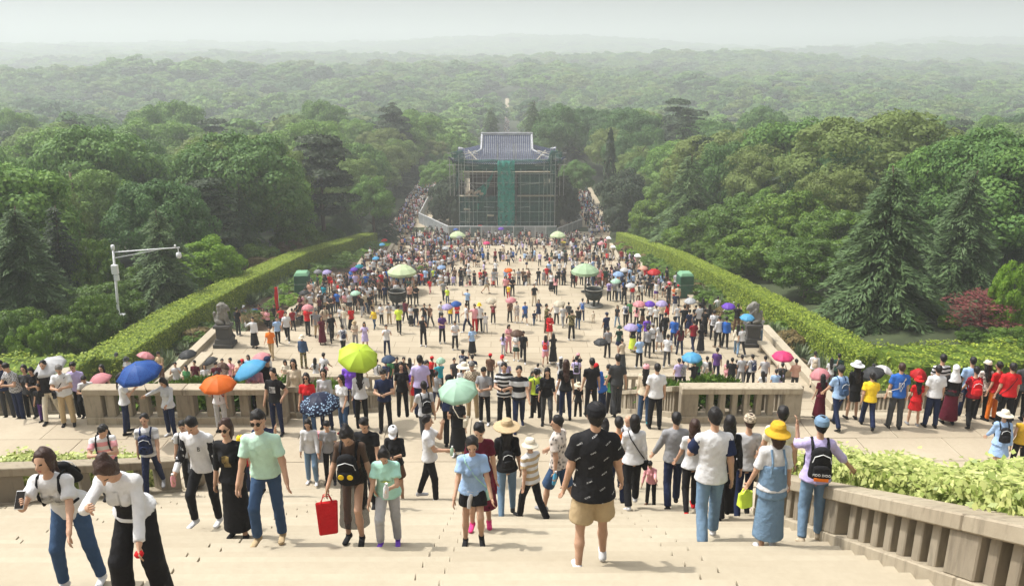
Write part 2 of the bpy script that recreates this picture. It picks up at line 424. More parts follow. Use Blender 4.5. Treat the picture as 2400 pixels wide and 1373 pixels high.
def crown_broad(seed, rx=1.0, rz=0.8, nc=46, per=90, leaf=0.13, cr=0.30, low=-0.45, mk='broad'):
    """unit crown: centre at 0, half width rx, half height rz, built of leafy clumps"""
    rng = np.random.default_rng(seed)
    C = sph(nc*3, rng); C = C[C[:,2] > low][:nc]
    rad = rng.uniform(0.62,0.98,len(C)); lump = 1+0.18*np.sin(C[:,0]*4+seed)*np.cos(C[:,1]*3+seed*2)
    C = C*(rad*lump)[:,None]*np.array([rx,rx,rz])*0.86
    P, N = [], []
    for c in C:
        r = cr*rng.uniform(0.65,1.2); d = sph(per, rng); out = c/np.maximum(np.linalg.norm(c),1e-6)
        d = d + 0.35*out + np.array([0,0,0.35]); d /= np.linalg.norm(d,axis=1,keepdims=True)
        rr = r*rng.uniform(0.72,1.06,per)[:,None]
        P.append(c + d*rr*np.array([1,1,0.8])); N.append(d + rng.normal(size=(per,3))*0.3)
    P = np.concatenate(P); N = np.concatenate(N)
    return cards(P, N, leaf, 0.8, rng)
def crown_cedar(seed, levels=26, br=8, along=13, droop=0.32, wide=1.0, leaf=0.085):
    """unit deodar: height 1, radius 0.42*wide at the base; tiers of drooping boughs"""
    rng = np.random.default_rng(seed); P, N, D, S = [], [], [], []
    for i in range(levels):
        t = (i+0.3*rng.random())/levels; z = 0.04+0.94*t; Lb = 0.43*wide*(1-t)**0.72*rng.uniform(0.75,1.12)+0.012
        k = max(4, int(br*(1-0.45*t)))
        for a in np.arange(k)*2*math.pi/k + rng.uniform(0,6.28):
            a += rng.normal()*0.2; l = Lb*rng.uniform(0.62,1.1); o = np.array([math.cos(a),math.sin(a),0]); sd_ = np.array([-o[1],o[0],0])
            na = max(3, int(along*(l/0.3)**0.7)); s = np.linspace(0.12,1,na)
            zz = z + l*(0.28*s - droop*2.0*s**2.2)
            for sj, zj in zip(s, zz):
                w = 0.16*l*(1-abs(2*sj-1.05))+0.02
                for q in range(11):
                    off = rng.uniform(-1,1)
                    P.append(o*l*sj + sd_*off*w + np.array([0,0,zj-abs(off)*w*0.5-rng.random()*0.012])); 
                    N.append(np.array([0,0,1.0])+o*0.25+rng.normal(size=3)*0.35)
                    D.append(o*1.0 + sd_*off*0.9 + np.array([0,0,-0.75*sj])); S.append(leaf*rng.uniform(0.5,1.1)*(0.5+0.9*l))
    return cards(np.array(P), np.array(N), np.array(S), 0.2, rng, np.array(D))
def crown_column(seed, n=1500, w=0.12, leaf=0.06):
    rng = np.random.default_rng(seed); z = rng.uniform(0.03,1,n); a = rng.uniform(0,6.28,n)
    r = w*np.clip(np.sin(np.pi*np.clip(z*0.86+0.13,0,1)),0.05,1)**0.6*(1+0.25*np.sin(a*3+z*23+seed))*rng.uniform(0.7,1.05,n)
    P = np.stack([r*np.cos(a), r*np.sin(a), z],1); N = np.stack([np.cos(a),np.sin(a),0.5+0*a],1)+rng.normal(size=(n,3))*0.4
    return cards(P, N, leaf, 0.5, rng, np.tile([0,0,1.0],(n,1))+rng.normal(size=(n,3))*0.5)
def crown_pine(seed, nc=34, per=260, leaf=0.045):
    rng = np.random.default_rng(seed); P, N = [], []
    for i in range(nc):
        t = rng.uniform(0.28,1.0); R_ = 0.30*(1-t*0.8)**0.6; a = rng.uniform(0,6.28); r = R_*rng.uniform(0.3,1)
        c = np.array([r*math.cos(a), r*math.sin(a), t]); d = sph(per,rng); d[:,2] = np.abs(d[:,2])*0.7
        P.append(c + d*np.array([0.13,0.13,0.055])*rng.uniform(0.7,1.25)); N.append(d+np.array([0,0,0.7])+rng.normal(size=(per,3))*0.5)
    return cards(np.concatenate(P), np.concatenate(N), leaf, 0.5, rng)
def crown_layers(seed, nl=16, per=150, leaf=0.08):
    rng = np.random.default_rng(seed); P, N = [], []
    for i in range(nl):
        z = rng.uniform(-0.55,0.75); a = rng.uniform(0,6.28); r = rng.uniform(0.15,0.75)*math.sqrt(max(0.1,1-z*z*0.8))
        c = np.array([r*math.cos(a), r*math.sin(a), z]); d = sph(per,rng)*np.sqrt(rng.random((per,1)))
        P.append(c+d*np.array([0.45,0.45,0.09])); N.append(np.array([0,0,1.0])+rng.normal(size=(per,3))*0.45)
    return cards(np.concatenate(P), np.concatenate(N), leaf, 0.55, rng)

# prototypes: (crown mesh, trunk mesh) in unit size; height 1 = whole tree for kinds that start at the ground
def trunk_mesh(seed, top=0.9, r=0.028, limbs=5, z0=0.25, spread=0.25):
    rng = random.Random(seed); mb = MB(); bend = [rng.uniform(-.02,.02) for _ in range(6)]
    mb.tube([(bend[i]*i/3, bend[5-i]*i/3, top*i/5) for i in range(6)], [r*(1.25 if i==0 else 1-0.16*i) for i in range(6)], 8)
    for k in range(limbs):
        z = rng.uniform(z0, top*0.85); a = rng.uniform(0,6.28); l = spread*rng.uniform(0.5,1)
        mb.tube([(0,0,z),(math.cos(a)*l*.5,math.sin(a)*l*.5,z+l*.35),(math.cos(a)*l,math.sin(a)*l,z+l*.6)], [r*.45,r*.3,r*.1], 5)
    return mb.mesh('trunk', M['bark'], smooth=True)
def shift(c, s, dz):
    return (c[0]*np.array(s)+np.array([0,0,dz]), c[1], c[2])
TP = {}
def proto(kind, crown, trunk): TP.setdefault(kind, []).append((crown, trunk))
for s in range(3):
    # broad trees: crown half width 0.36, centre 0.62
    proto('broad', foliage_mesh('crown', [shift(crown_broad(10+s, nc=110, per=230, leaf=0.044, cr=.22), (0.40,0.40,0.46), 0.56)], L['broad']), trunk_mesh(s))
    proto('light', foliage_mesh('crown', [shift(crown_broad(20+s, nc=100, per=210, leaf=0.042, cr=0.2), (0.44,0.44,0.42), 0.60)], L['light']), trunk_mesh(s+9, spread=.35, limbs=8))
    proto('cedar', foliage_mesh('crown', [crown_cedar(30+s)], L['cedar']), trunk_mesh(s+20, 0.96, 0.02, 0))
    proto('bush', foliage_mesh('crown', [shift(crown_broad(40+s, nc=125, per=210, leaf=0.045, low=-0.7, cr=0.19), (0.5,0.5,0.56), 0.46)], L['osman']), trunk_mesh(s+30, 0.5, 0.03, 6, 0.1))
for s in range(2):
    proto('brightbush', foliage_mesh('crown', [shift(crown_broad(50+s, nc=100, per=210, leaf=0.048, low=-0.7, cr=0.2), (0.5,0.5,0.56), 0.46)], L['bright']), trunk_mesh(s+40, 0.5, 0.03, 6, 0.1))
    proto('darkcedar', foliage_mesh('crown', [crown_cedar(60+s, 24, 8, 10, 0.22, 0.85)], L['dark']), trunk_mesh(s+50, 0.96, 0.022, 0))
    proto('pine', foliage_mesh('crown', [crown_pine(70+s)], L['dark']), trunk_mesh(s+60, 0.95, 0.022, 8, 0.3, 0.2))
    proto('narrow', foliage_mesh('crown', [crown_cedar(80+s, 26, 6, 7, 0.12, 0.42, 0.12)], L['dark']), trunk_mesh(s+70, 0.95, 0.02, 0))
proto('column', foliage_mesh('crown', [crown_column(90)], L['dark']), trunk_mesh(80, 0.9, 0.02, 0))
proto('juniper', foliage_mesh('crown', [shift(crown_broad(91, nc=110, per=200, leaf=0.065, low=-1.1, cr=0.27), (0.4,0.4,0.52), 0.48)], L['dark']), trunk_mesh(81, 0.6, 0.03, 6, 0.1))
proto('maple', foliage_mesh('crown', [shift(crown_layers(92), (0.5,0.5,0.42), 0.58)], L['red']), trunk_mesh(82, 0.8, 0.022, 9, 0.15, 0.4))
proto('brownbush', foliage_mesh('crown', [shift(crown_broad(93, nc=50, per=170, leaf=0.062, low=-0.6, cr=0.27), (0.5,0.5,0.5), 0.46)], L['brown']), trunk_mesh(83, 0.5, 0.03, 6, 0.1))
WID = dict(broad=.80, light=.88, cedar=.86, bush=1.0, brightbush=1.0, darkcedar=.74, pine=.62, narrow=.38, column=.24, juniper=.8, maple=1.0, brownbush=1.0)
tcount = {}
def tree(kind, px, ytop, y, wpx, label, name=None, base=None, group='trees beside the plaza'):
    """stands at depth y in photo column px, its top reaching photo row ytop, about wpx wide"""
    top = at(px, ytop, y)
    while y < 126 and 20 < abs(top.x) + 3 and abs(top.x) < (np.interp(y,[36.5,48.5,62,84,126],[18.7,19.8,20.5,21.4,21.0]) if top.x < 0 else 18.9) + 1.4 + 0.27*wpx*y/FPX:
        y += 1.5; top = at(px, ytop, y)      # keep clear of the clipped hedge
    x = top.x; gz = ground_z(x, y)-0.1 if base is None else base
    h = max(1.0, top.z - gz); dep = y*math.cos(PITCH) - (gz+h/2)*math.sin(PITCH)
    w = wpx*dep/FPX
    i = tcount.get(kind, 0); tcount[kind] = i+1
    cr, tr = TP[kind][i % len(TP[kind])]
    o = empty(name or {'bush':'round_shrub','brightbush':'round_shrub','brownbush':'round_shrub','cedar':'cedar_tree','darkcedar':'cedar_tree','pine':'pine_tree','narrow':'conifer_tree','column':'cypress_tree','juniper':'juniper_tree','maple':'maple_tree'}.get(kind,'broadleaf_tree'), (x, y, gz), (i*2.1+px*0.01) % 6.28)
    s = w/WID[kind]
    o.scale = (s, s, h)
    obj('crown', cr, o); obj('trunk', tr, o)
    tag(o, label, 'shrub' if 'bush' in kind else 'tree', group)
    return o
T = tree
# left of the plaza
T('cedar', 25, 470, 47, 330, 'huge dark cedar filling the far left edge beyond the hedge')
T('narrow', 62, 385, 62, 120, 'dark pointed conifer rising highest at the left edge')
T('darkcedar', 120, 470, 56, 190, 'dark cedar between the leftmost cedar and the camera mast')
T('light', 160, 372, 78, 250, 'wide feathery pale green tree behind the dark conifers on the left')
T('bush', 212, 676, 43, 135, 'round deep green shrub just left of the camera mast foot')
T('bush', 130, 722, 41, 150, 'broad green shrub over the hedge at lower left')
T('bush', 15, 715, 40, 120, 'olive green shrub cut by the left picture edge')
T('brightbush', 60, 742, 39.5, 110, 'small light green shrub between the two big shrubs at lower left')
T('bush', 215, 540, 57, 130, 'yellowish rounded shrub behind the camera mast')
T('cedar', 365, 480, 53, 235, 'drooping dark cedar right behind the camera mast arm')
T('brightbush', 475, 533, 63, 190, 'bright lime green rounded shrub beside the hedge left')
T('pine', 315, 375, 112, 100, 'lone pine with bare trunk standing in the left wood')
T('narrow', 440, 408, 92, 62, 'small dark conifer behind the bright lime shrub')
T('cedar', 553, 418, 84, 125, 'slender dark green cedar above the left hedge')
T('broad', 640, 410, 96, 165, 'green broadleaf tree left of the tall ragged dark pine')
T('pine', 745, 328, 110, 170, 'tall ragged dark pine standing over the left hedge')
T('bush', 690, 500, 86, 120, 'mid green shrub behind the middle of the left hedge')
T('brownbush', 605, 596, 67, 110, 'low purplish brown shrub behind the left hedge')
T('brownbush', 690, 545, 80, 90, 'reddish green shrub behind the left hedge farther along')
T('cedar', 800, 455, 101, 130, 'low spreading cedar near the far end of the left hedge')
T('broad', 870, 400, 122, 120, 'green tree left of the path mouth')
T('darkcedar', 925, 375, 188, 140, 'big dark cedar shading the left path')
T('darkcedar', 962, 308, 205, 95, 'tall black green cedar left of the pavilion')
T('broad', 1035, 365, 172, 110, 'yellow green tree peeping between the tall cedar and pavilion')
T('juniper', 1052, 402, 149, 92, 'dark juniper hugging the left side of the scaffolding')
T('juniper', 1312, 402, 149, 92, 'dark juniper hugging the right side of the scaffolding')
T('juniper', 1030, 455, 152, 55, 'dark juniper between the left path and the scaffolding'); T('juniper', 1075, 452, 143, 45, 'small dark shrub in front of the left scaffold corner')
T('juniper', 1335, 452, 150, 60, 'dark juniper between the right path and the scaffolding'); T('juniper', 1298, 456, 143, 40, 'small dark shrub in front of the right scaffold corner')
T('darkcedar', 888, 430, 134, 100, 'dark cedar overhanging the start of the left path'); T('juniper', 1452, 470, 138, 70, 'dark shrub where the right path leaves the plaza')
T('cedar', 1150, 246, 235, 120, 'spreading cedar left of the distant avenue')
T('cedar', 1247, 230, 215, 135, 'spreading layered cedar right of the distant avenue')
# right of the plaza
T('column', 1432, 303, 152, 27, 'single slim black cypress column right of the pavilion')
T('juniper', 1462, 385, 143, 120, 'large dark juniper beside the right path')
T('broad', 1350, 365, 168, 100, 'green tree just behind the right eave of the pavilion')
T('light', 1502, 328, 168, 125, 'yellow green tree behind the cypress column')
T('bush', 1530, 446, 110, 130, 'green rounded shrub at the far end of the right hedge')
T('cedar', 1620, 352, 96, 215, 'big layered cedar above the right hedge')
T('pine', 1648, 322, 122, 90, 'dark pine crown behind the layered cedar on the right')
T('cedar', 1745, 345, 116, 150, 'cedar between the layered cedar and the pointed one on the right')
T('narrow', 1783, 288, 135, 55, 'thin dark spire conifer, left one of two on the right')
T('cedar', 1812, 332, 108, 140, 'pointed cedar right of the thin spire conifer')
T('narrow', 1921, 290, 140, 60, 'thin dark spire conifer, right one of two')
T('bush', 1680, 470, 88, 190, 'bright topped rounded shrub below the layered cedar')
T('bush', 1755, 432, 82, 230, 'large domed glossy shrub right of the layered cedar')
T('bush', 1865, 425, 76, 240, 'tallest domed glossy shrub in the right bank')
T('bush', 1800, 520, 67, 210, 'domed olive shrub in front of the tallest glossy shrub')
T('bush', 1985, 470, 66, 230, 'domed yellow green shrub left of the giant drooping cedar')
T('bush', 1905, 545, 57, 230, 'domed dark shrub hanging over the right hedge')
T('bush', 1730, 600, 70, 130, 'small domed shrub touching the right hedge')
T('bush', 1610, 520, 92, 130, 'domed shrub at the foot of the layered cedar')
T('broad', 2065, 285, 155, 170, 'dark round broadleaf tree in the right wood')
T('broad', 2200, 275, 145, 150, 'grey green broadleaf tree beside the big right hand tree')
T('broad', 2345, 262, 66, 330, 'towering broadleaf tree at the right picture edge')
T('broad', 2210, 400, 72, 200, 'green tree behind the giant drooping cedar')
T('cedar', 2105, 372, 48, 370, 'giant drooping grey green cedar on the right bank')
T('cedar', 2285, 385, 53, 290, 'second giant cedar right of the drooping one')
T('maple', 2310, 676, 43, 230, 'purple red maple under the cedars on the right')
T('brightbush', 2395, 590, 42, 120, 'bright yellow green shrub cut by the right edge')
T('bush', 2385, 755, 38.5, 130, 'rounded shrub below the bright one at the right edge')

# ------------------------------------------------------------------ the woods beyond: one mass
lo = [foliage_mesh('far crown', [shift(crown_broad(110+s, nc=34, per=60, leaf=0.15, cr=0.27), (0.44,0.44,0.42), 0.60)], L[k]) for s, k in enumerate(('broad','light','broad','dark'))]
def forest_points():
    rng = np.random.default_rng(5); P = []; S = []; K = []; Rr = []
    def put(y0, y1, dens, kindw, hm, ws, near):
        # candidate points inside the view wedge only
        n = int(dens*(y1-y0)*0.70*(y0+y1)/2*2)
        y = np.sqrt(rng.uniform(y0*y0, y1*y1, n)); x = rng.uniform(-0.70,0.70,n)*y + 1
        ok = np.abs(x) > np.where(y < 140, 28.5, np.where(y < 205, 25.0, np.where(y < 400, 11.0, 7.0)))
        ok &= ~((y < 75) & (np.abs(x) < 29))
        ok &= ~((y < 70) & (x > 0) & (np.abs(x) < 33))
        x, y = x[ok], y[ok]; z = land(x,y)-0.3; n = len(x)
        P.append(np.stack([x,y,z],1)); h = hm*np.clip(rng.normal(1.0,.22,n),.55,1.5); w = h*ws*rng.uniform(0.85,1.2,n)
        S.append(np.stack([w,w,h],1)); K.append(rng.choice(len(kindw), n, p=np.array(kindw)/sum(kindw)) + (0 if near else 10)); Rr.append(rng.uniform(0,6.28,n))
    put(46, 90, 0.020, [4,3,1.2,0.5,0.6], 9.5, 1.0, True)
    put(90, 232, 0.015, [5,4,2,0.5,0.5], 16.0, 0.95, True)
    put(232, 620, 0.0105, [4,3,2.5,1.0], 13.0, 1.2, False)
    put(620, 1500, 0.0055, [4,3,3,1.4], 15.0, 1.6, False)
    put(1500, 5000, 0.0009, [4,3,3,1.4], 22.0, 2.8, False)
    return np.concatenate(P), np.concatenate(S), np.concatenate(K), np.concatenate(Rr)
FP, FS, FK, FR = forest_points()
rb = np.random.default_rng(77)
for sg in (-1,1):
    n_ = 75; yy = rb.uniform(40,134,n_); xx = sg*rb.uniform(22.2 if sg > 0 else 25.0,29.5,n_); hh = rb.uniform(2.0,4.2,n_)*np.where((xx > 0) & (yy < 62), .35, 1)
    FP = np.concatenate([FP, np.stack([xx,yy,land(xx,yy)-.2],1)]); FS = np.concatenate([FS, np.stack([hh*1.25,hh*1.25,hh],1)]); FK = np.concatenate([FK, np.full(n_,5)]); FR = np.concatenate([FR, rb.uniform(0,6.28,n_)])
protos = []
hold = bpy.data.collections.new('forest_kinds')
near_me = [TP['broad'][0][0], TP['light'][0][0], TP['broad'][1][0], TP['pine'][0][0], TP['darkcedar'][0][0], TP['bush'][1][0]]
for i, me in enumerate(near_me + lo):
    protos.append(bpy.data.objects.new('forest_kind', me))
def forest():
    me = mesh_from('forest points', FP, [], []); 
    a = me.attributes.new('sc','FLOAT_VECTOR','POINT'); a.data.foreach_set('vector', FS.astype(np.float32).ravel())
    a = me.attributes.new('rz','FLOAT','POINT'); a.data.foreach_set('value', FR.astype(np.float32))
    kk = np.where(FK >= 10, FK-10+6, FK)
    a = me.attributes.new('kd','INT','POINT'); a.data.foreach_set('value', kk.astype(np.int32))
    o = obj('forest', me); tag(o, 'hazy green woods spreading to the hills', None, None, 'stuff')
    g = bpy.data.node_groups.new('forest','GeometryNodeTree')
    g.interface.new_socket('Geometry', in_out='INPUT', socket_type='NodeSocketGeometry'); g.interface.new_socket('Geometry', in_out='OUTPUT', socket_type='NodeSocketGeometry')
    n, l = g.nodes, g.links; gi = n.new('NodeGroupInput'); go = n.new('NodeGroupOutput'); J = n.new('GeometryNodeJoinGeometry')
    def attr(name, t):
        a = n.new('GeometryNodeInputNamedAttribute'); a.data_type = t; a.inputs[0].default_value = name; return a.outputs[0]
    kd = attr('kd','INT'); sc = attr('sc','FLOAT_VECTOR'); rz = attr('rz','FLOAT')
    cx = n.new('ShaderNodeCombineXYZ'); l.new(rz, cx.inputs[2])
    for i, p in enumerate(protos):
        cmp_ = n.new('FunctionNodeCompare'); cmp_.data_type = 'INT'; cmp_.operation = 'EQUAL'
        l.new(kd, cmp_.inputs[2]); cmp_.inputs[3].default_value = i
        oi = n.new('GeometryNodeObjectInfo'); oi.inputs['Object'].default_value = p; oi.inputs['As Instance'].default_value = True
        ip = n.new('GeometryNodeInstanceOnPoints'); l.new(gi.outputs[0], ip.inputs['Points']); l.new(cmp_.outputs[0], ip.inputs['Selection'])
        l.new(oi.outputs['Geometry'], ip.inputs['Instance']); l.new(cx.outputs[0], ip.inputs['Rotation']); l.new(sc, ip.inputs['Scale'])
        l.new(ip.outputs[0], J.inputs[0])
    l.new(J.outputs[0], go.inputs[0])
    md = o.modifiers.new('forest','NODES'); md.node_group = g
    return o
forest()
# ------------------------------------------------------------------ balustrades
def balustrade(A, B, label, h=1.0, pitch=0.34, bw=0.17, dep=0.30, pier=0.46, piers=(0,1), every=2.6, rail_h=0.17, base_h=0.2, group='stone balustrades'):
    """A, B: foot points; rail, plinth, every baluster and every pier are pieces of their own"""
    A, B = Vector(A), Vector(B); D = B-A; Lh = Vector((D.x,D.y,0)).length; u = Vector((D.x,D.y,0))/Lh; nrm = Vector((-u.y,u.x,0)); sl = D.z/Lh
    root = empty('stone_balustrade', A); tag(root, label, 'balustrade', group)
    def P(s, o, z): return u*s + nrm*o + Vector((0,0,z + sl*s))
    def bar(name, s0, s1, z0, z1, w, m, bev=0.015):
        mb = MB().hexa([P(s0,-w/2,z0),P(s1,-w/2,z0),P(s1,w/2,z0),P(s0,w/2,z0)],[P(s0,-w/2,z1),P(s1,-w/2,z1),P(s1,w/2,z1),P(s0,w/2,z1)])
        return mb.build(name, m, root, bevel=bev)
    nseg = max(1, round(Lh/every))
    seg = Lh/nseg
    for i in range(nseg):
        bar('rail', i*seg+0.004, (i+1)*seg-0.004, h-rail_h, h, dep+0.12, M['rail'])
        bar('plinth', i*seg+0.004, (i+1)*seg-0.004, -0.25, base_h, dep+0.06, M['rail'])
    stops = [i*seg for i in range(nseg+1)]
    ps = [s for i, s in enumerate(stops) if 0 < i < nseg or (i == 0 and 0 in piers) or (i == nseg and 1 in piers)]
    for s in ps:
        c = min(max(s, pier/2), Lh-pier/2)
        bar('pier', c-pier/2, c+pier/2, base_h-0.005, h-rail_h+0.005, dep+0.03, M['balus'])
    n = int(Lh/pitch); me = None
    for i in range(n):
        s = (i+0.5)*Lh/n
        if any(abs(s-min(max(q,pier/2),Lh-pier/2)) < pier/2+bw*0.55 for q in ps): continue
        if me is None:
            z0, z1, w = base_h-0.01, h-rail_h+0.01, dep*0.72
            mb = MB().hexa([u*(-bw/2)+nrm*(-w/2)+Vector((0,0,z0-sl*bw/2)), u*(bw/2)+nrm*(-w/2)+Vector((0,0,z0+sl*bw/2)), u*(bw/2)+nrm*(w/2)+Vector((0,0,z0+sl*bw/2)), u*(-bw/2)+nrm*(w/2)+Vector((0,0,z0-sl*bw/2))],
                            [u*(-bw/2)+nrm*(-w/2)+Vector((0,0,z1-sl*bw/2)), u*(bw/2)+nrm*(-w/2)+Vector((0,0,z1+sl*bw/2)), u*(bw/2)+nrm*(w/2)+Vector((0,0,z1+sl*bw/2)), u*(-bw/2)+nrm*(w/2)+Vector((0,0,z1-sl*bw/2))])
            me = mb.mesh('baluster', M['balus'], bevel=0.012)
        obj('baluster', me, root, P(s,0,0))
    return root
LZ = -9.6
balustrade((5.55,19.8,LZ), (8.75,19.8,LZ), 'pale stone balustrade across the head of the right planted bed', h=1.02, pitch=.31, bw=.15, every=3.2)
balustrade((-10.2,19.8,LZ), (-4.9,19.8,LZ), 'brown stained stone balustrade across the head of the left planted bed', h=1.02, pitch=.43, bw=.24, every=2.7)
for nm, x in (('inner side of the right planted bed',5.58),('inner side of the left planted bed',-4.93),('outer side of the right planted bed',8.72),('outer side of the left planted bed',-10.17)):
    balustrade((x,20.05,LZ-0.05), (x,34.0,-16.0), 'stone balustrade stepping down along the '+nm, h=0.95, pitch=.36, bw=.16, every=2.8, piers=(1,))
balustrade((5.42,36.0,-16.0), (8.9,36.0,-16.0), 'stone balustrade at the foot of the right planted bed', h=0.98, every=3.5)
balustrade((-10.3,36.0,-16.0), (-4.8,36.0,-16.0), 'stone balustrade at the foot of the left planted bed', h=0.98, every=2.7)
for x0, w in ((7.16,3.44),(-7.55,5.4)):
    o = MB().hexa([(x0-w/2+.2,20.1,LZ-1.4),(x0+w/2-.2,20.1,LZ-1.4),(x0+w/2-.2,35.8,-17),(x0-w/2+.2,35.8,-17)],[(x0-w/2+.2,20.1,LZ-.25),(x0+w/2-.2,20.1,LZ-.25),(x0+w/2-.2,34.0,-15.75),(x0-w/2+.2,34.0,-15.75)]).build('planting_bed', M['soil']); tag(o, kind='structure')
# flanks of the upper flight
def sz(y): return -1.625-0.4875*y
balustrade((5.1,11.45,sz(11.45)-.24), (5.1,3.4,sz(3.4)-.24), 'stained stone balustrade climbing beside the upper stairs on the right', h=1.0, pitch=.275, bw=.135, every=2.68, pier=.44, dep=.3, base_h=.37)
def wallhex(pts, z0, z1s, w, name, label):
    mb = MB()
    for (a, za), (b, zb) in zip(zip(pts[:-1], z1s[:-1]), zip(pts[1:], z1s[1:])):
        a, b = Vector(a), Vector(b); u = (b-a).normalized(); n_ = Vector((-u.y,u.x))*w/2
        mb.hexa([(*(a-n_),z0),(*(b-n_),z0),(*(b+n_),z0),(*(a+n_),z0)],[(*(a-n_),za),(*(b-n_),zb),(*(b+n_),zb),(*(a+n_),za)])
    o = mb.build(name, M['rail']); tag(o, label, 'wall'); return o
wallhex([(5.1,11.75),(5.1,3.2)], -10.2, [sz(11.75)-.18, sz(3.2)-.18], 0.52, 'retaining_wall', 'low stone wall carrying the right balustrade of the upper stairs')
LP = [(x_,y_,sz(y_)+.8) for x_,y_ in ((-6.2,15.7),(-7.1,14.35),(-8.3,13.0),(-10.4,10.9))]
for i in range(3):
    a, b = LP[i], LP[i+1]
    balustrade((a[0],a[1],a[2]-1.0), (b[0],b[1],b[2]-1.0), ['short run of the curving left balustrade nearest its end scroll','middle run of the curving left balustrade of the upper stairs','run of the curving left balustrade at the picture edge'][i], h=1.0, pitch=.47, bw=.17, dep=.26, every=2.6, piers=(0,1) if i==0 else (1,), base_h=.3)
wallhex([(p[0],p[1]) for p in LP], -10.2, [p[2]-.93 for p in LP], 0.55, 'retaining_wall', 'low stone wall carrying the curving left balustrade')
# drum stone at the end of the left balustrade
dr = empty('drum_stone', (-5.95,16.05,stand_z(16.05))); tag(dr, 'carved scroll shaped drum stone ending the left balustrade', 'drum stone')
MB().box((0,0,0.12),(0.9,0.5,0.3),R(-55)).build('foot', M['rail'], dr, bevel=.02)
sc_ = MB(); 
for r, z in ((0.34,0.62),(0.24,1.0)):
    n=18; V=[(math.cos(2*math.pi*k/n)*r, s*0.13, z+math.sin(2*math.pi*k/n)*r) for s in (-1,1) for k in range(n)]
    sc_.add(V, [tuple(range(n)), tuple(range(2*n-1,n-1,-1))]+[(k,n+k,n+(k+1)%n,(k+1)%n) for k in range(n)])
o = sc_.build('scroll', M['balus'], dr); o.rotation_euler = (0,0,R(-55))
# side rails beyond the side flights
balustrade((15.9,20.2,LZ), (15.9,33.6,-16.0), 'sloping stone balustrade down the far right of the side stairs', h=.9, every=3)
balustrade((-15.9,20.2,LZ), (-15.9,33.6,-16.0), 'sloping stone balustrade down the far left of the side stairs', h=.9, every=3)

# ------------------------------------------------------------------ hedges and low planting
def strip_hedge(pts, w, h, leafk, leaf, dens, label, name='clipped_hedge', rough=0.05, seed=0, cat='hedge', wave=0.05):
    """pts: (x, y, z of the foot); boxy hedge with a leafy skin"""
    rng = np.random.default_rng(seed); P, N = [], []
    root = empty(name, pts[0]); o0 = np.array(pts[0]); core = MB()
    for a, b in zip(pts[:-1], pts[1:]):
        a = np.array(a)-o0; b = np.array(b)-o0; d = b-a; Lh = math.hypot(d[0],d[1]); u = np.array([d[0],d[1],0])/Lh; nr = np.array([-u[1],u[0],0]); sl = d[2]/Lh
        def Q(s, o, z): return a + u*s + nr*o + np.array([0,0,z+sl*s])
        e = 0.12
        core.hexa([Q(0,-w/2+e,-.3),Q(Lh,-w/2+e,-.3),Q(Lh,w/2-e,-.3),Q(0,w/2-e,-.3)],[Q(0,-w/2+e,h-e),Q(Lh,-w/2+e,h-e),Q(Lh,w/2-e,h-e),Q(0,w/2-e,h-e)])
        for face in ('top','l','r','e0','e1'):
            area = {'top':Lh*w,'l':Lh*h,'r':Lh*h,'e0':w*h,'e1':w*h}[face]; n = int(area*dens)
            s = rng.uniform(0,Lh,n); o = rng.uniform(-w/2,w/2,n); z = rng.uniform(0,h,n)
            if face == 'top': z[:] = h; nn = np.tile([0,0,1.0],(n,1))
            if face == 'l': o[:] = -w/2; nn = np.tile(-nr,(n,1))
            if face == 'r': o[:] = w/2; nn = np.tile(nr,(n,1))
            if face == 'e0': s[:] = 0; nn = np.tile(-u,(n,1))
            if face == 'e1': s[:] = Lh; nn = np.tile(u,(n,1))
            lump = wave*(np.sin(s*2.3+o*1.1)*np.cos(o*3+z*4+s*0.7)) + rng.normal(0,rough,n)
            p = a + u*s[:,None] + nr*o[:,None] + np.stack([0*z,0*z,z+sl*s],1) + nn*lump[:,None]
            P.append(p); N.append(nn*1.1 + np.array([0,0,0.3]) + rng.normal(size=(n,3))*0.45)
    P = np.concatenate(P); N = np.concatenate(N)
    me = foliage_mesh('foliage', [cards(P, N, leaf, 0.7, rng)], L[leafk]); obj('foliage', me, root)
    core.build('inner_growth', L[leafk], root)
    tag(root, label, cat, 'clipped hedges'); return root
def bl(x, ys): return [(x, y, bed_z(y)) for y in ys]
strip_hedge([(-18.7,36.5,bed_z(36.5)),(-19.8,48.5,bed_z(48.5)),(-20.5,62,bed_z(62)),(-21.4,84,bed_z(84)),(-21.0,126,bed_z(126))], 2.2, 1.75, 'hedge', 0.12, 130, 'long flat topped clipped hedge along the left side of the plaza', seed=1)
strip_hedge(bl(18.9,[37,48.5,62,84,126]), 1.6, 1.75, 'hedge', 0.12, 130, 'long flat topped clipped hedge along the right side of the plaza', seed=2)
strip_hedge([(-19.0,35.6,-15.9),(-45,36.6,-16.6)], 2.4, 1.7, 'hedge', 0.15, 75, 'clipped hedge running off to the left picture edge', seed=3, wave=.2)
strip_hedge([(19.2,36.0,-15.9),(27,37.0,-16.1),(40,39,-17)], 3.0, 1.9, 'hedge', 0.15, 75, 'rounded bright hedge turning off to the right behind the side stairs', seed=4, wave=.25)
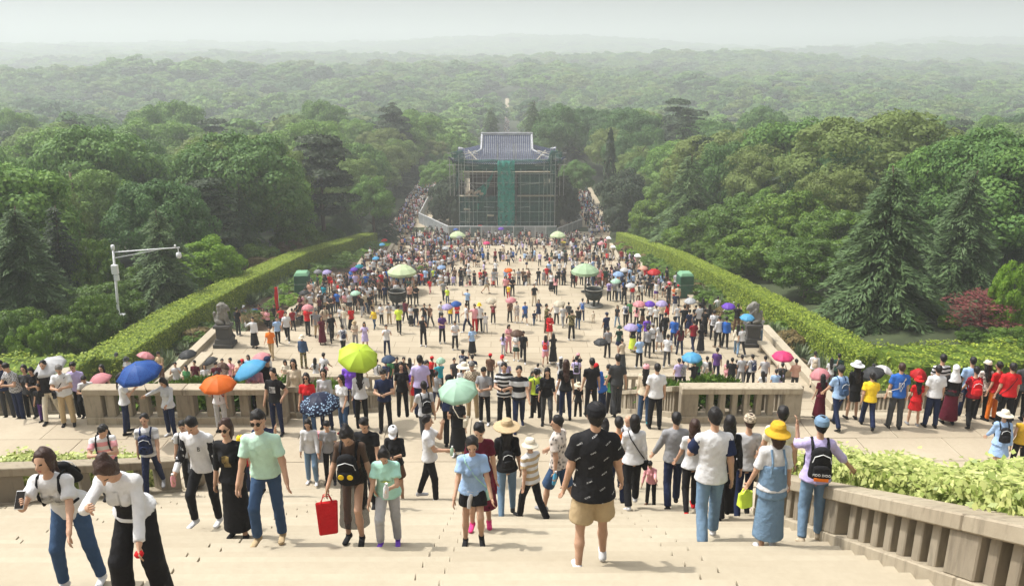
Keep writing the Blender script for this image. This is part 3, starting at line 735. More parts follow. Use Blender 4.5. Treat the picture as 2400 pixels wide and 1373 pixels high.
# variegated hedges beside the upper flight
strip_hedge([(6.15,12.6,sz(12.6)-.3),(6.15,3.5,sz(3.5)-.3)], 1.5, 1.28, 'varieg', 0.085, 620, 'pale variegated hedge behind the right balustrade', rough=.06, seed=5, wave=.12)
strip_hedge([(-7.3,16.3,sz(16.3)-.3),(-8.3,14.6,sz(14.6)-.3),(-9.4,13.2,sz(13.2)-.3),(-11.6,11.2,sz(11.2)-.3)], 1.2, 1.1, 'varieg', 0.09, 420, 'pale variegated hedge strip behind the curving left balustrade', rough=.07, seed=6, wave=.1)
def shrub_mass(x0, x1, y0, y1, top, leafk, label, n, leaf, seed, group='planted bed shrubs'):
    rng = np.random.default_rng(seed); C = []
    root = empty('bed_shrubs', ((x0+x1)/2, (y0+y1)/2, 0)); o0 = np.array(root.location)
    nc = int((x1-x0)*(y1-y0)*1.3); P, N = [], []
    for i in range(nc):
        x = rng.uniform(x0,x1); y = rng.uniform(y0,y1); z = prof(y)+top*rng.uniform(0.45,0.85)
        k = n//nc; d = sph(k,rng); d[:,2] = np.abs(d[:,2]); r = rng.uniform(0.35,0.7)
        P.append(np.array([x,y,z])-o0+d*r*rng.uniform(.6,1.05,(k,1))*np.array([1,1,.9])); N.append(d+np.array([0,0,.3])+rng.normal(size=(k,3))*.4)
    P = np.concatenate(P); N = np.concatenate(N); rr = rng.normal(size=(len(P),3))*.5+N
    obj('foliage', foliage_mesh('foliage', [cards(P, np.cross(N, rng.normal(size=(len(P),3))), leaf, .35, rng, rr)], L[leafk]), root)
    tag(root, label, 'shrub', group)
shrub_mass(5.9,8.4,20.4,30,0.85,'juniper','spiky green shrubs filling the right planted bed',16000,.26,11)
shrub_mass(-9.8,-5.3,20.4,30,0.85,'juniper','spiky green shrubs filling the left planted bed',22000,.26,12)
# planting strips rising from the kerb to the hedge
def hedge_x(sgn, y): return float(np.interp(y,[36.5,48.5,62,84,126],[18.7,19.8,20.5,21.4,21.0])) if sgn < 0 else 18.9
def strip_z(sgn, x, y):
    t = min(1,max(0,(abs(x)-16.2)/(hedge_x(sgn,y)-1.2-16.2))); return (prof(y)+.1)*(1-t) + bed_z(y)*t
for sgn in (-1,1):
    V = []; F = []; ys_ = list(np.arange(34,126.5,1.5))
    for y in ys_:
        for x in (15.9,16.3,17.2,hedge_x(sgn,y)-1.1,hedge_x(sgn,y)+1.2): V.append((sgn*x,y,strip_z(sgn,x,y)-.04))
    for i in range(len(ys_)-1):
        for j in range(4): F.append((5*i+j,5*i+j+1,5*i+j+6,5*i+j+5))
    o = obj('planting_strip', mesh_from('planting strip', V, F, [M['soil']], True)); tag(o, kind='structure')
def yucca_mesh(seed):
    rng = np.random.default_rng(seed); n = 60; a = rng.uniform(0,6.28,n); e = rng.uniform(0.15,1.35,n)
    D = np.stack([np.cos(a)*np.cos(e),np.sin(a)*np.cos(e),np.sin(e)],1); Ln = rng.uniform(.55,.85,n)
    P = D*(Ln*0.5)[:,None]+np.array([0,0,.12]); up = np.cross(D, np.cross(np.tile([0,0,1.0],(n,1)),D))
    return foliage_mesh('leaves', [cards(P, up, Ln, 0.13, rng, D)], L['yucca'])
YM = [yucca_mesh(s) for s in range(3)]; LOWM = [foliage_mesh('foliage',[shift(crown_broad(200+s,nc=30,per=70,leaf=.13,low=-.2,cr=.34),(1,1,.8),.25)], L[k]) for s,k in enumerate(('osman','bright','osman','brown'))]
ry = random.Random(12)
for sgn, side in ((-1,'left'),(1,'right')):
    for i in range(34):
        y = 37+i*1.15+ry.uniform(-.4,.4); x = sgn*ry.uniform(16.6,hedge_x(sgn,y)-1.3); o = empty('yucca_plant', (x,y,strip_z(sgn,x,y)-.05), ry.uniform(0,6), ry.uniform(.8,1.25))
        obj('leaves', YM[i%3], o); tag(o, 'spiky grey green yucca plant in the strip below the %s hedge' % side, 'plant', 'yuccas below the %s hedge' % side)
    for i in range(40):
        y = 44+i*2.0+ry.uniform(-1,1); k = ry.choice((0,1,2,2,3)); x = sgn*ry.uniform(16.9,hedge_x(sgn,y)-1.4); s = ry.uniform(.7,1.25); o = empty('low_shrub', (x,y,strip_z(sgn,x,y)), ry.uniform(0,6)); o.scale=(s*.95,s*1.5,s*.85)
        obj('foliage', LOWM[k], o); tag(o, 'low mounded shrub between the plaza kerb and the %s hedge' % side, 'shrub', 'low shrubs below the %s hedge' % side)

# ------------------------------------------------------------------ pavilion wrapped in scaffolding
def pavilion():
    PX, PYc, z0 = 0.7, 150.0, -32.0
    root = empty('stele_pavilion', (PX,PYc,z0)); tag(root, 'square pavilion with blue tiled roof wrapped in scaffolding and green netting', 'pavilion')
    wallm = mat('pavilion wall', (0.075,0.068,0.06), .85, noise=.35, nscale=.8)
    tile = mat('blue glazed tile', (0.045,0.06,0.12), .35, noise=.35, nscale=2.5, spec=.5)
    pan = mat('pale tile pan', (0.40,0.41,0.43), .6, noise=.3, nscale=2)
    hw = 6.6
    for nm, c, d in (('wall',(0,hw-.5,6.1),(2*hw,1,12.2)),('wall',(-hw+.5,0,6.1),(1,2*hw-2.02,12.2)),('wall',(hw-.5,0,6.1),(1,2*hw-2.02,12.2)),
                     ('wall',(-4.6,-hw+.5,6.1),(4.0,1,12.2)),('wall',(4.6,-hw+.5,6.1),(4.0,1,12.2)),('lintel',(0,-hw+.5,10.1),(5.19,1,4.2))):
        MB().box(c,d).build(nm, wallm, root)
    MB().box((0,0,.25),(2*hw+1.6,2*hw+1.6,.5)).build('plinth', M['rail'], root)
    MB().box((0,1.0,3),(2.2,.5,6)).build('stele', M['darkstone'], root)
    MB().box((0,0,12.4),(2*hw+.4,2*hw+.4,.4)).build('cornice', mat('painted cornice',(.18,.3,.3),.7,noise=.3,nscale=3), root)
    # hip and gable roof: eave half width, gable half width, heights
    E, G, ze, zg, zr = 9.5, 4.55, 12.55, 14.3, 16.5
    gy = 4.4
    def up(x, y):   # lift of the eave towards its corners
        m = min(abs(x),abs(y))/E; return 0.75*m**4
    roof = MB(); nseg = 12
    def quadstrip(p0, p1, q0, q1, k):
        V, F = [], []
        for i in range(k+1):
            t = i/k; a = Vector(p0).lerp(Vector(p1),t); b = Vector(q0).lerp(Vector(q1),t)
            for j in range(6):
                s = j/5; c = a.lerp(b,s); sag = -0.35*math.sin(math.pi*s)
                V.append((c.x,c.y,c.z+sag+up(c.x,c.y)*max(0,1-s*1.6)))
        for i in range(k):
            for j in range(5): F.append((i*6+j,(i+1)*6+j,(i+1)*6+j+1,i*6+j+1))
        roof.add(V,F)
    for s in (-1,1):
        quadstrip((-E*s,-E*s,ze),(E*s,-E*s,ze),(-G*s,-gy*s,zg),(G*s,-gy*s,zg),nseg)
        quadstrip((-E*s,E*s,ze),(-E*s,-E*s,ze),(-G*s,gy*s,zg),(-G*s,-gy*s,zg),nseg)
        quadstrip((-G*s,-gy*s,zg),(G*s,-gy*s,zg),(-G*s,0,zr),(G*s,0,zr),nseg)
    roof.add([(-G,-gy,zg),(-G,gy,zg),(-G,0,zr)],[(0,1,2)]); roof.add([(G,-gy,zg),(G,gy,zg),(G,0,zr)],[(2,1,0)])
    rf = roof.build('roof', pan, root)
    # tile rows, one piece each
    n = 26
    for i in range(n):
        x = -G+0.15+(2*G-.3)*i/(n-1)
        MB().tube([(x,-E,ze+.1+up(x,-E)),(x,-E*.55-gy*.45,(ze*.55+zg*.45)-.22),(x,-gy,zg+.08),(x,-gy*.5,(zg+zr)/2-.25),(x,0,zr+.06)],.105,6).build('tile_row', tile, rf)
    for s in (-1,1):
        for i in range(15):
            t = (i+.5)/15; x = s*(G+(E-G)*t); yt = -E+(E-gy)*(1-t); zt = ze+(zg-ze)*(1-t)
            MB().tube([(x,-E,ze+.1+up(x,-E)),(x,yt,zt+.05)],.105,6).build('tile_row', tile, rf)
        for i in range(24):
            y = -E+.2+(2*E-.4)*i/23; t = min(1,(E-abs(y))/(E-gy)); x1 = s*(E-(E-G)*t)
            if abs(y) > E-.1: continue
            MB().tube([(s*E,y,ze+.1+up(s*E,y)),(x1,y,ze+(zg-ze)*t+.03)],.1,6).build('tile_row', tile, rf)
        MB().tube([(s*G,-gy-.1,zg+.1),(s*G,-gy*.5,(zg+zr)/2-.05),(s*G,0,zr+.15)],.2,6).build('gable_ridge', pan, rf)
        MB().tube([(s*G,-gy,zg+.1),(s*(G+E)/2,-(gy+E)/2,(ze+zg)/2-.05),(s*E,-E,ze+.95)],.2,6).build('hip_ridge', pan, rf)
        MB().tube([(s*E,-E,ze+.8),(s*(E+.5),-E-.5,ze+1.3)],[.2,.1],6).build('eave_tip', tile, rf)
    MB().box((0,0,zr+.2),(2*G+.4,.4,.6)).build('ridge', pan, rf, bevel=.05)
    # scaffold poles
    st = M['steel']
    fx = [-8.3,-7.3,-5.9,-4.2,-2.2,-1.6,1.2,1.6,3.2,4.8,6.4,7.6,8.4]; fy = -8.9
    for x in fx:
        MB().tube([(x,fy,0),(x,fy,15.2 if abs(x)>7 else (16.0 if abs(x)<2 else 12.2))],.055,5).build('scaffold_pole', st, root)
        if abs(x) > 5: MB().tube([(x,fy-1.2,0),(x,fy-1.2,14.2)],.05,5).build('scaffold_pole', st, root)
    for x in (-6.6,-5.2,-3.5,2.4,4.0,5.6,7.0): MB().tube([(x,fy-1.15,0),(x,fy-1.15,11.4+.6*math.sin(x*3))],.04,5).build('scaffold_pole', st, root)
    for z in (2.5,4.3,6.1,9.4,10.9): MB().tube([(-8.2,fy-1.2,z),(8.4,fy-1.2,z+.05)],.04,5).build('scaffold_pole', st, root)
    for z in (1.6,3.4,5.2,7.0,8.6,10.2,11.6):
        MB().tube([(-8.9 if z>6 else -7.6,fy-.06,z),(8.9 if z>6 else 7.8,fy-.06,z)],.05,5).build('scaffold_pole', st, root)
    for z in (12.9,13.9,14.6):
        for s in (-1,1): MB().tube([(s*5.2,fy-.06,z),(s*9.0,fy-.06,z)],.05,5).build('scaffold_pole', st, root)
    for s in (-1,1):
        for x in (-8.4,8.4):
            pass
        MB().tube([(s*2.2,fy-.1,4),(s*6.6,fy-.1,9.4)],.05,5).build('scaffold_brace', st, root); MB().tube([(s*7.6,fy-.1,2.4),(s*4.9,fy-.1,7.0)],.05,5).build('scaffold_brace', st, root)
        MB().tube([(s*2,fy-.3,8.9),(s*5.5,fy-1.6,9.4)],.06,5).build('scaffold_brace', st, root); MB().tube([(s*2,fy-.3,4.9),(s*4,fy-1.6,5.3)],.06,5).build('scaffold_brace', st, root)
        MB().tube([(s*9.5,fy-1.5,0.2),(s*5.5,fy-1.0,1.6)],.05,5).build('scaffold_brace', st, root)
        for x in (7.2,8.4):
            for y in (-6,-3,0,3,6): MB().tube([(s*(x+.2),y,0),(s*(x+.2),y,12.2)],.05,5).build('scaffold_pole', st, root)
    for i, z in enumerate((0.6,3.0,5.4,7.8,10.2)): MB().tube([(-1.5 if i%2 else 1.5,fy-1.0,z),(1.5 if i%2 else -1.5,fy-1.0,z+2.4)],.05,5).build('scaffold_brace', st, root)
    for s in (-1,1):
        for x, t in ((9.2,14.6),(9.9,13.8),(7.9,15.6)):
            MB().tube([(s*x,fy-.4,7.0),(s*x,fy-.4,t)],.06,5).build('scaffold_pole', st, root)
        for z in (12.3,13.3,14.3): MB().tube([(s*4.9,fy-.5,z),(s*10.3,fy-.5,z+.1)],.055,5).build('scaffold_pole', st, root)
        MB().tube([(s*5.0,fy+.4,12.9),(s*6.8,fy+2.2,14.6)],.09,5).build('scaffold_board', mat('pale board',(.55,.5,.42),.8), root); MB().tube([(s*5.4,fy+3.2,14.4),(s*7.4,fy+2.2,13.9)],.09,5).build('scaffold_board', mat('pale board',(.55,.5,.42),.8), root)
    plank = mat('scaffold plank',(.42,.37,.28),.8,noise=.3,nscale=2)
    for c, d in (((-6.6,fy-.6,7.05),(3.4,1.2,.08)),((0,fy-.6,11.25),(15,1.2,.08)),((5,fy-.6,7.05),(6.4,1.1,.08)),((-7.0,fy-.6,4.7),(1.1,1,.2)),((-2.9,fy-.6,3.6),(1.2,1,.2))):
        MB().box(c,d).build('plank', plank, root)
    for k in range(7): MB().box((-7.0+k*.42,fy-.5,7.4+.22*(k%3)),(.5,.7,.42),k*.3).build('material_sack', mat('sack',(.42,.34,.26),.9,noise=.3,nscale=4), root, bevel=.05)
    # netting
    nm = bpy.data.materials.new('green safety net'); nm.use_nodes = True
    nt = nm.node_tree; b = nt.nodes["Principled BSDF"]; b.inputs['Base Color'].default_value = (0.010,0.11,0.085,1); b.inputs['Roughness'].default_value = .8
    tr = nt.nodes.new("ShaderNodeBsdfTransparent"); mx = nt.nodes.new("ShaderNodeMixShader"); nz = nt.nodes.new("ShaderNodeTexNoise"); nz.inputs['Scale'].default_value = 1.3
    g_ = nt.nodes.new("ShaderNodeNewGeometry"); nt.links.new(g_.outputs['Position'], nz.inputs['Vector'])
    mr = nt.nodes.new("ShaderNodeMapRange"); mr.inputs['From Min'].default_value=.3; mr.inputs['From Max'].default_value=.7; mr.inputs['To Min'].default_value=.12; mr.inputs['To Max'].default_value=.5
    nt.links.new(nz.outputs['Fac'], mr.inputs['Value']); nt.links.new(mr.outputs[0], mx.inputs[0]); nt.links.new(b.outputs[0], mx.inputs[1]); nt.links.new(tr.outputs[0], mx.inputs[2]); nt.links.new(mx.outputs[0], nt.nodes["Material Output"].inputs['Surface'])
    nm2 = nm.copy(); nm2.node_tree.nodes['Principled BSDF'].inputs['Base Color'].default_value = (0.02,0.26,0.2,1)
    mr.inputs['To Min'].default_value=.3; mr.inputs['To Max'].default_value=.62
    def net(pts, name='safety_net', nx=14, nz_=12, seed=0, nm=nm):
        rr = np.random.default_rng(seed); a,b_,c,d = [Vector(p) for p in pts]; V=[]; F=[]
        for i in range(nx+1):
            for j in range(nz_+1):
                p = a.lerp(b_,i/nx).lerp(d.lerp(c,i/nx), j/nz_); e = 0.12*math.sin(i*1.3+seed)+.06*math.sin(j*1.9+i)
                V.append((p.x+.04*math.sin(j*2.1), p.y-e, p.z+.05*math.sin(i*2.2+j)))
        for i in range(nx):
            for j in range(nz_): F.append((i*(nz_+1)+j,(i+1)*(nz_+1)+j,(i+1)*(nz_+1)+j+1,i*(nz_+1)+j+1))
        me = mesh_from('net',V,F,[nm],True); o_ = obj(name, me, root); sm = o_.modifiers.new('thickness','SOLIDIFY'); sm.thickness=.015
    y = fy-1.25
    net([(-1.6,y,.3),(1.35,y,.3),(1.35,y,13.2),(-1.6,y,13.2)], seed=1, nm=nm2)
    net([(1.7,fy-.35,.3),(8.2,fy-.35,.3),(8.2,fy-.35,7.0),(1.7,fy-.35,7.0)], seed=2)
    net([(-8.6,fy-.3,11.4),(8.7,fy-.3,11.4),(8.7,fy-.3,13.3),(-8.6,fy-.3,13.3)], nz_=4, seed=3)
    net([(-8.4,fy-.45,.4),(-1.8,fy-.45,.4),(-1.8,fy-.45,6.9),(-8.4,fy-.45,6.9)], seed=9)
    for s in (-1,1): net([(s*8.9,fy-.2,5.0),(s*8.9,fy+8,5.0),(s*8.9,fy+8,14.0),(s*8.9,fy-.2,14.4)], nx=8, seed=10+s); net([(s*6.9,fy-.55,12.9),(s*9.4,fy-.55,12.6),(s*9.6,fy-.55,14.6),(s*7.6,fy-.55,14.9)], nx=6, seed=12+s)
    net([(-6.4,fy-.5,7.2),(-3.8,fy-.5,7.0),(-1.6,fy-.8,12.8),(-2.9,fy-.8,10.0)], seed=4, nm=nm2)
    net([(-7.6,fy-.3,4.2),(-4.6,fy-.3,4.6),(-4.2,fy-.3,7.1),(-7.7,fy-.3,7.1)], seed=5, nm=nm2)
    net([(-8.9,fy-.5,8.4),(-8.3,fy-.5,8.4),(-8.1,fy-.5,11.2),(-8.5,fy-.5,11.2)], nx=4, seed=6)
    net([(7.2,fy-.5,11.2),(8.5,fy-.5,8.2),(8.6,fy-.5,12.6),(7.4,fy-.5,14.6)], nx=5, seed=7)
    net([(2,fy-.36,7.2),(8.3,fy-.36,7.2),(8.3,fy-.36,11.2),(2,fy-.36,11.2)], seed=8)
pavilion()
# hoarding in front of the pavilion
hm_ = mat('grey hoarding panel', (0.3,0.32,0.33), .5, noise=.25, nscale=1.2); hm2 = mat('glass hoarding panel', (0.16,0.22,0.22), .2, noise=.4, nscale=1.0)
def hoarding(A, B, zb, h, label, n, ms):
    A, B = Vector(A), Vector(B); root = empty('site_hoarding', (A.x,A.y,zb)); tag(root, label, 'hoarding', 'site hoardings round the pavilion')
    u = (B-A)/n; rz = math.atan2(u.y,u.x); l = u.length
    for i in range(n):
        c = u*(i+.5); MB().box((0,0,h/2),(l-.1,.06,h),0).build('panel', ms[i%len(ms)], root, (c.x,c.y,0)).rotation_euler=(0,0,rz)
        MB().box((0,0,h/2+.05),(.09,.12,h+.1)).build('post', M['metalwhite'], root, (u.x*i,u.y*i,0))
    MB().tube([(0,0,h+.06),(B.x-A.x,B.y-A.y,h+.06)],.07,5).build('top_rail', M['metalwhite'], root)
hoarding((-9.5,138.8),(9.4,138.8),-32,1.9,'grey and glazed site hoarding across the front of the pavilion',10,[hm_,hm2,hm2,hm_])
hoarding((-16.0,151),(-9.6,139),-32,1.9,'grey hoarding wing slanting beside the left path',6,[hm_])
hoarding((9.5,139),(14.6,147),-32,1.5,'grey hoarding wing slanting beside the right path',5,[hm_])
hoarding((-16.0,186),(-16.0,151.2),-32,1.6,'pale railing wall along the left path behind the pavilion',8,[hm_])
hoarding((12.6,180),(14.6,147.2),-32,1.6,'pale railing wall along the right path behind the pavilion',8,[hm_])

# ------------------------------------------------------------------ camera mast
def mast():
    b = Vector((at_x(283,45.5,-16.8),45.5,-17.0)); root = empty('camera_mast', b); tag(root, 'white metal camera mast with a long side arm behind the left hedge', 'camera mast')
    top = at(265,585,45.5)-b; m = M['metalwhite']
    MB().tube([(0,0,0),(top.x*.5,0,top.z*.5),(top.x,0,top.z)],[.085,.075,.065],10).build('pole', m, root, smooth=True)
    a1 = at(421,580,45.0)-b
    MB().tube([(top.x,0,top.z-.16),(a1.x,a1.y,a1.z)],.036,8).build('arm', m, root, smooth=True)
    MB().tube([(top.x,0,top.z-.5),(top.x+(a1.x-top.x)*.72,a1.y*.7,a1.z-.14)],.028,6).build('stay', m, root)
    MB().box((top.x,-.12,top.z-1.15),(.34,.24,.55)).build('control_box', m, root, bevel=.02); MB().box((top.x+.02,-.1,top.z-1.65),(.26,.2,.35)).build('junction_box', m, root, bevel=.02)
    MB().lathe([(.02,.2),(.1,.16),(.11,0),(.08,-.12),(0.001,-.16)],12,(top.x,0,top.z+.1)).build('finial', m, root, smooth=True)
    cm = empty('dome_camera', (0,0,0)); cm.parent = root
    MB().tube([(a1.x-.1,a1.y,a1.z-.02),(a1.x-.1,a1.y,a1.z-.28)],.03,6).build('bracket', m, cm)
    MB().lathe([(.03,.15),(.13,.1),(.15,-.05),(.12,-.18),(.001,-.24)],14,(a1.x-.1,a1.y,a1.z-.42)).build('dome', m, cm, smooth=True)
    MB().lathe([(.03,.12),(.06,.08),(.06,0),(.03,-.02)],8,(a1.x-.25,a1.y,a1.z+.05)).build('sensor', m, root)
    MB().box((.25,-.1,1.9),(.5,.3,.06)).build('lamp_shelf', m, root)
mast()
# ------------------------------------------------------------------ things on the plaza
def cauldron(px, py, label, lean=0):
    p = feet(px, py, 46); root = empty('bronze_cauldron', p, 0, 1.22); tag(root, label, 'cauldron', 'bronze cauldrons on the plaza')
    m = M['bronze']
    MB().lathe([(.62,0),(.66,.05),(.62,.1)],28).build('stone_base', M['lion'], root)
    MB().lathe([(.001,.42),(.25,.43),(.45,.52),(.56,.7),(.57,.9),(.52,1.0),(.5,1.06),(.58,1.1),(.58,1.17),(.52,1.17),(.49,1.05),(.5,.85),(.3,.6),(.001,.55)],32).build('bowl', m, root, smooth=True)
    MB().lathe([(.555,1.16),(.595,1.165),(.595,1.2),(.555,1.2),(.555,1.16)],32,caps=False).build('rim', mat('worn rim',(.32,.31,.28),.5,metal=.3), root)
    for k in range(3):
        a = k*2.094+.5; c, s = math.cos(a), math.sin(a)
        MB().tube([(c*.38,s*.38,.55),(c*.42,s*.42,.35),(c*.38,s*.38,.18),(c*.4,s*.4,.09)],[.1,.075,.06,.09],8).build('leg', m, root, smooth=True)
    for s in (-1,1): MB().box((s*.55,0,1.25),(.09,.3,.36)).build('ear', m, root, bevel=.02)
cauldron(933,722,'dark bronze cauldron on the left of the plaza behind the man in white'); cauldron(1391,717,'dark bronze cauldron on a round stone base on the right of the plaza')
gpar = mat('green parasol cloth', (0.30,0.42,0.26), .8, noise=.12, nscale=3); gpar2 = mat('pale green parasol cloth', (0.42,0.50,0.30), .8, noise=.12, nscale=3)
def parasol(px, py, r, label, m, h=2.5):
    p = feet(px, py, 46); root = empty('stall_parasol', p); tag(root, label, 'parasol', 'big green stall parasols')
    n = 8; mb = MB(); V = [(0,0,h)]; F = []
    for j, (t, z) in enumerate(((.35,h-.1),(.7,h-.32),(1,h-.62),(1.0,h-.85))):
        for k in range(n*2):
            a = math.pi*k/n; q = 1 if k%2==0 else (.955 if j<3 else .955); V.append((math.cos(a)*r*t*q, math.sin(a)*r*t*q, z-(0.03 if k%2 else 0)))
    for k in range(n*2): F.append((0,1+k,1+(k+1)%(2*n)))
    for j in range(3):
        for k in range(n*2): F.append((1+j*2*n+k,1+(j+1)*2*n+k,1+(j+1)*2*n+(k+1)%(2*n),1+j*2*n+(k+1)%(2*n)))
    o = mb.add(V,F).build('canopy', m, root); s = o.modifiers.new('cloth','SOLIDIFY'); s.thickness=.01
    MB().tube([(0,0,0),(0,0,h+.1)],.03,8).build('pole', M['steel'], root)
    for k in range(n):
        a = 2*math.pi*k/n; MB().tube([(0,0,h-.05),(math.cos(a)*r*.97,math.sin(a)*r*.97,h-.66)],.012,4).build('rib', M['steel'], root)
    MB().lathe([(.3,0),(.32,.05),(.1,.12)],16).build('foot', M['darkstone'], root)
parasol(944,686,1.22,'pale green stall parasol on the left of the plaza, the nearer one',gpar2); parasol(1370,684,1.18,'green stall parasol with a white emblem behind the right cauldron',gpar)
parasol(1073,581,1.15,'pale green stall parasol near the hoarding on the left',gpar2); parasol(1307,581,1.15,'pale green stall parasol near the hoarding on the right',gpar2)
def covered_box(px, py, w, h, label):
    p = feet(px, py, 46); root = empty('covered_booth', p); tag(root, label, 'booth', 'green covered booths'); m = mat('green tarpaulin',(.03,.10,.06),.6,noise=.35,nscale=2,bump=.5,bscale=5); m2 = mat('light green cover top',(.16,.34,.2),.6,noise=.2,nscale=2)
    MB().box((0,0,h/2),(w,w,h),.1,taper=.97).build('cover', m, root, bevel=.06); MB().box((0,0,h+.12),(w*.98,w*.98,.26),.1,taper=.75).build('cover_top', m2, root, bevel=.04)
    MB().tube([(w*.5*math.cos(k*math.pi/2+.885)*1.38,w*.5*math.sin(k*math.pi/2+.885)*1.38,h*.6) for k in (0,1,2,3,0)],.02,4).build('cord', M['steel'], root)
covered_box(711,690,1.25,1.75,'tall booth under a dark green cover at the left plaza edge'); covered_box(1603,694,1.2,1.85,'tall booth under a dark green cover at the right plaza edge')
def planter(px, py, label, kind):
    p = feet(px, py, 46); 
    if kind == 'pot':
        root = empty('stone_planter', p); MB().box((0,0,.45),(.75,.75,.9)).build('pedestal', M['darkstone'], root, bevel=.03); MB().box((0,0,.95),(.9,.9,.12)).build('rim', M['lion'], root, bevel=.02)
        o = obj('shrub', LOWM[1], root, (0,0,.9)); o.scale=(.62,.62,.6)
    else:
        root = empty('flower_bowl', p); MB().lathe([(.25,0),(.3,.06),(.2,.15),(.5,.42),(.62,.5),(.55,.5)],20).build('bowl', M['rail'], root, smooth=True)
        rng = np.random.default_rng(int(px)); d = sph(260,rng); d[:,2]=np.abs(d[:,2]); me = foliage_mesh('flowers',[cards(d*np.array([.52,.52,.2])+np.array([0,0,.48]),d+np.array([0,0,1.0]),.13,.9,rng)],FLW); obj('flowers', me, root)
    tag(root, label, 'planter', 'planters on the plaza')
FLW = leaf_mat('yellow flowers',(.55,.42,.03),(.75,.62,.08),None,.2)
planter(992,650,'square stone planter with a clipped shrub beside the left parasol','pot'); planter(1027,611,'bowl of yellow flowers left of centre on the plaza','b'); planter(1320,576,'bowl of orange yellow flowers near the right far parasol','b'); planter(1327,610,'bowl of yellow flowers right of centre on the plaza','b')
def bench(x, y, z, L_, label):
    root = empty('stone_bench', (x,y,z)); tag(root,label,'bench','stone benches at the plaza edge')
    MB().box((0,0,.45),(.62,L_,.14)).build('seat', M['step'], root, bevel=.015)
    for s in (-1,0,1): MB().box((0,s*(L_/2-.35),.19),(.5,.24,.38)).build('support', M['rail'], root, bevel=.01)
bench(15.0,39.8,-16,4.2,'long stone bench at the right plaza edge behind the queue'); bench(-15.0,38.6,-16,3.4,'long stone bench at the left plaza edge in front of the stone lion'); bench(-15.2,58,-20,1.6,'short stone bench with sitters under a dark umbrella at left')
for i,(px,py,lab) in enumerate(((1468,612,'white topped stone lantern at the right plaza edge, far one'),(1512,640,'white topped stone lantern at the right plaza edge, near one'),(1480,590,'white topped stone lantern beside the right crowd'))):
    p = feet(px,py,70); p.x = min(p.x,15.2); root = empty('stone_lantern', p); tag(root,lab,'lantern','stone lanterns'); 
    MB().box((0,0,.2),(.6,.6,.4)).build('base', M['rail'], root, bevel=.03); MB().tube([(0,0,.4),(0,0,1.5)],.14,8).build('shaft', M['rail'], root); MB().box((0,0,1.72),(.42,.42,.44)).build('light_box', M['step'], root, bevel=.03); MB().box((0,0,2.05),(.7,.7,.22),0,0,.5).build('cap', M['metalwhite'], root)
# ------------------------------------------------------------------ figures: smooth blended solids turned into meshes
def surface_nets(F, org, h):
    s = F < 0; nx, ny, nz = F.shape
    c = np.zeros((nx-1,ny-1,nz-1), np.int8)
    for i in (0,1):
        for j in (0,1):
            for k in (0,1): c += s[i:nx-1+i, j:ny-1+j, k:nz-1+k]
    act = (c > 0) & (c < 8); I = np.argwhere(act); n = len(I)
    if n == 0: return np.zeros((0,3)), np.zeros((0,4),int)
    idm = np.full(act.shape, -1, np.int64); idm[act] = np.arange(n)
    acc = np.zeros((n,3)); cnt = np.zeros(n)
    cor = [(i,j,k) for i in (0,1) for j in (0,1) for k in (0,1)]
    val = {o: F[I[:,0]+o[0], I[:,1]+o[1], I[:,2]+o[2]] for o in cor}
    for o in cor:
        for ax in range(3):
            if o[ax] == 1: continue
            p = list(o); p[ax] = 1; p = tuple(p); a, b = val[o], val[p]; m = (a < 0) != (b < 0)
            t = np.where(m, a/np.where(m, a-b, 1), 0); q = np.array(o, float)[None].repeat(n,0); q[:,ax] += t
            acc[m] += q[m]; cnt[m] += 1
    V = (I + acc/np.maximum(cnt,1)[:,None])*h + org
    Q = []
    for ax in range(3):
        a = [slice(None)]*3; b = [slice(None)]*3; a[ax] = slice(0,-1); b[ax] = slice(1,None)
        E = s[tuple(a)] != s[tuple(b)]; J = np.argwhere(E); u, v = (ax+1)%3, (ax+2)%3
        ok = (J[:,u] > 0) & (J[:,v] > 0) & (J[:,u] < F.shape[u]-1) & (J[:,v] < F.shape[v]-1); J = J[ok]
        ins = s[J[:,0],J[:,1],J[:,2]]
        def cell(du, dv):
            K = J.copy(); K[:,u] += du; K[:,v] += dv; return idm[K[:,0],K[:,1],K[:,2]]
        q = np.stack([cell(-1,-1),cell(0,-1),cell(0,0),cell(-1,0)],1)
        q[~ins] = q[~ins][:,::-1]; Q.append(q)
    return V, np.concatenate(Q)
def vec(*a): return np.array(a, float)
def nrmz(v): return v/max(np.linalg.norm(v),1e-9)
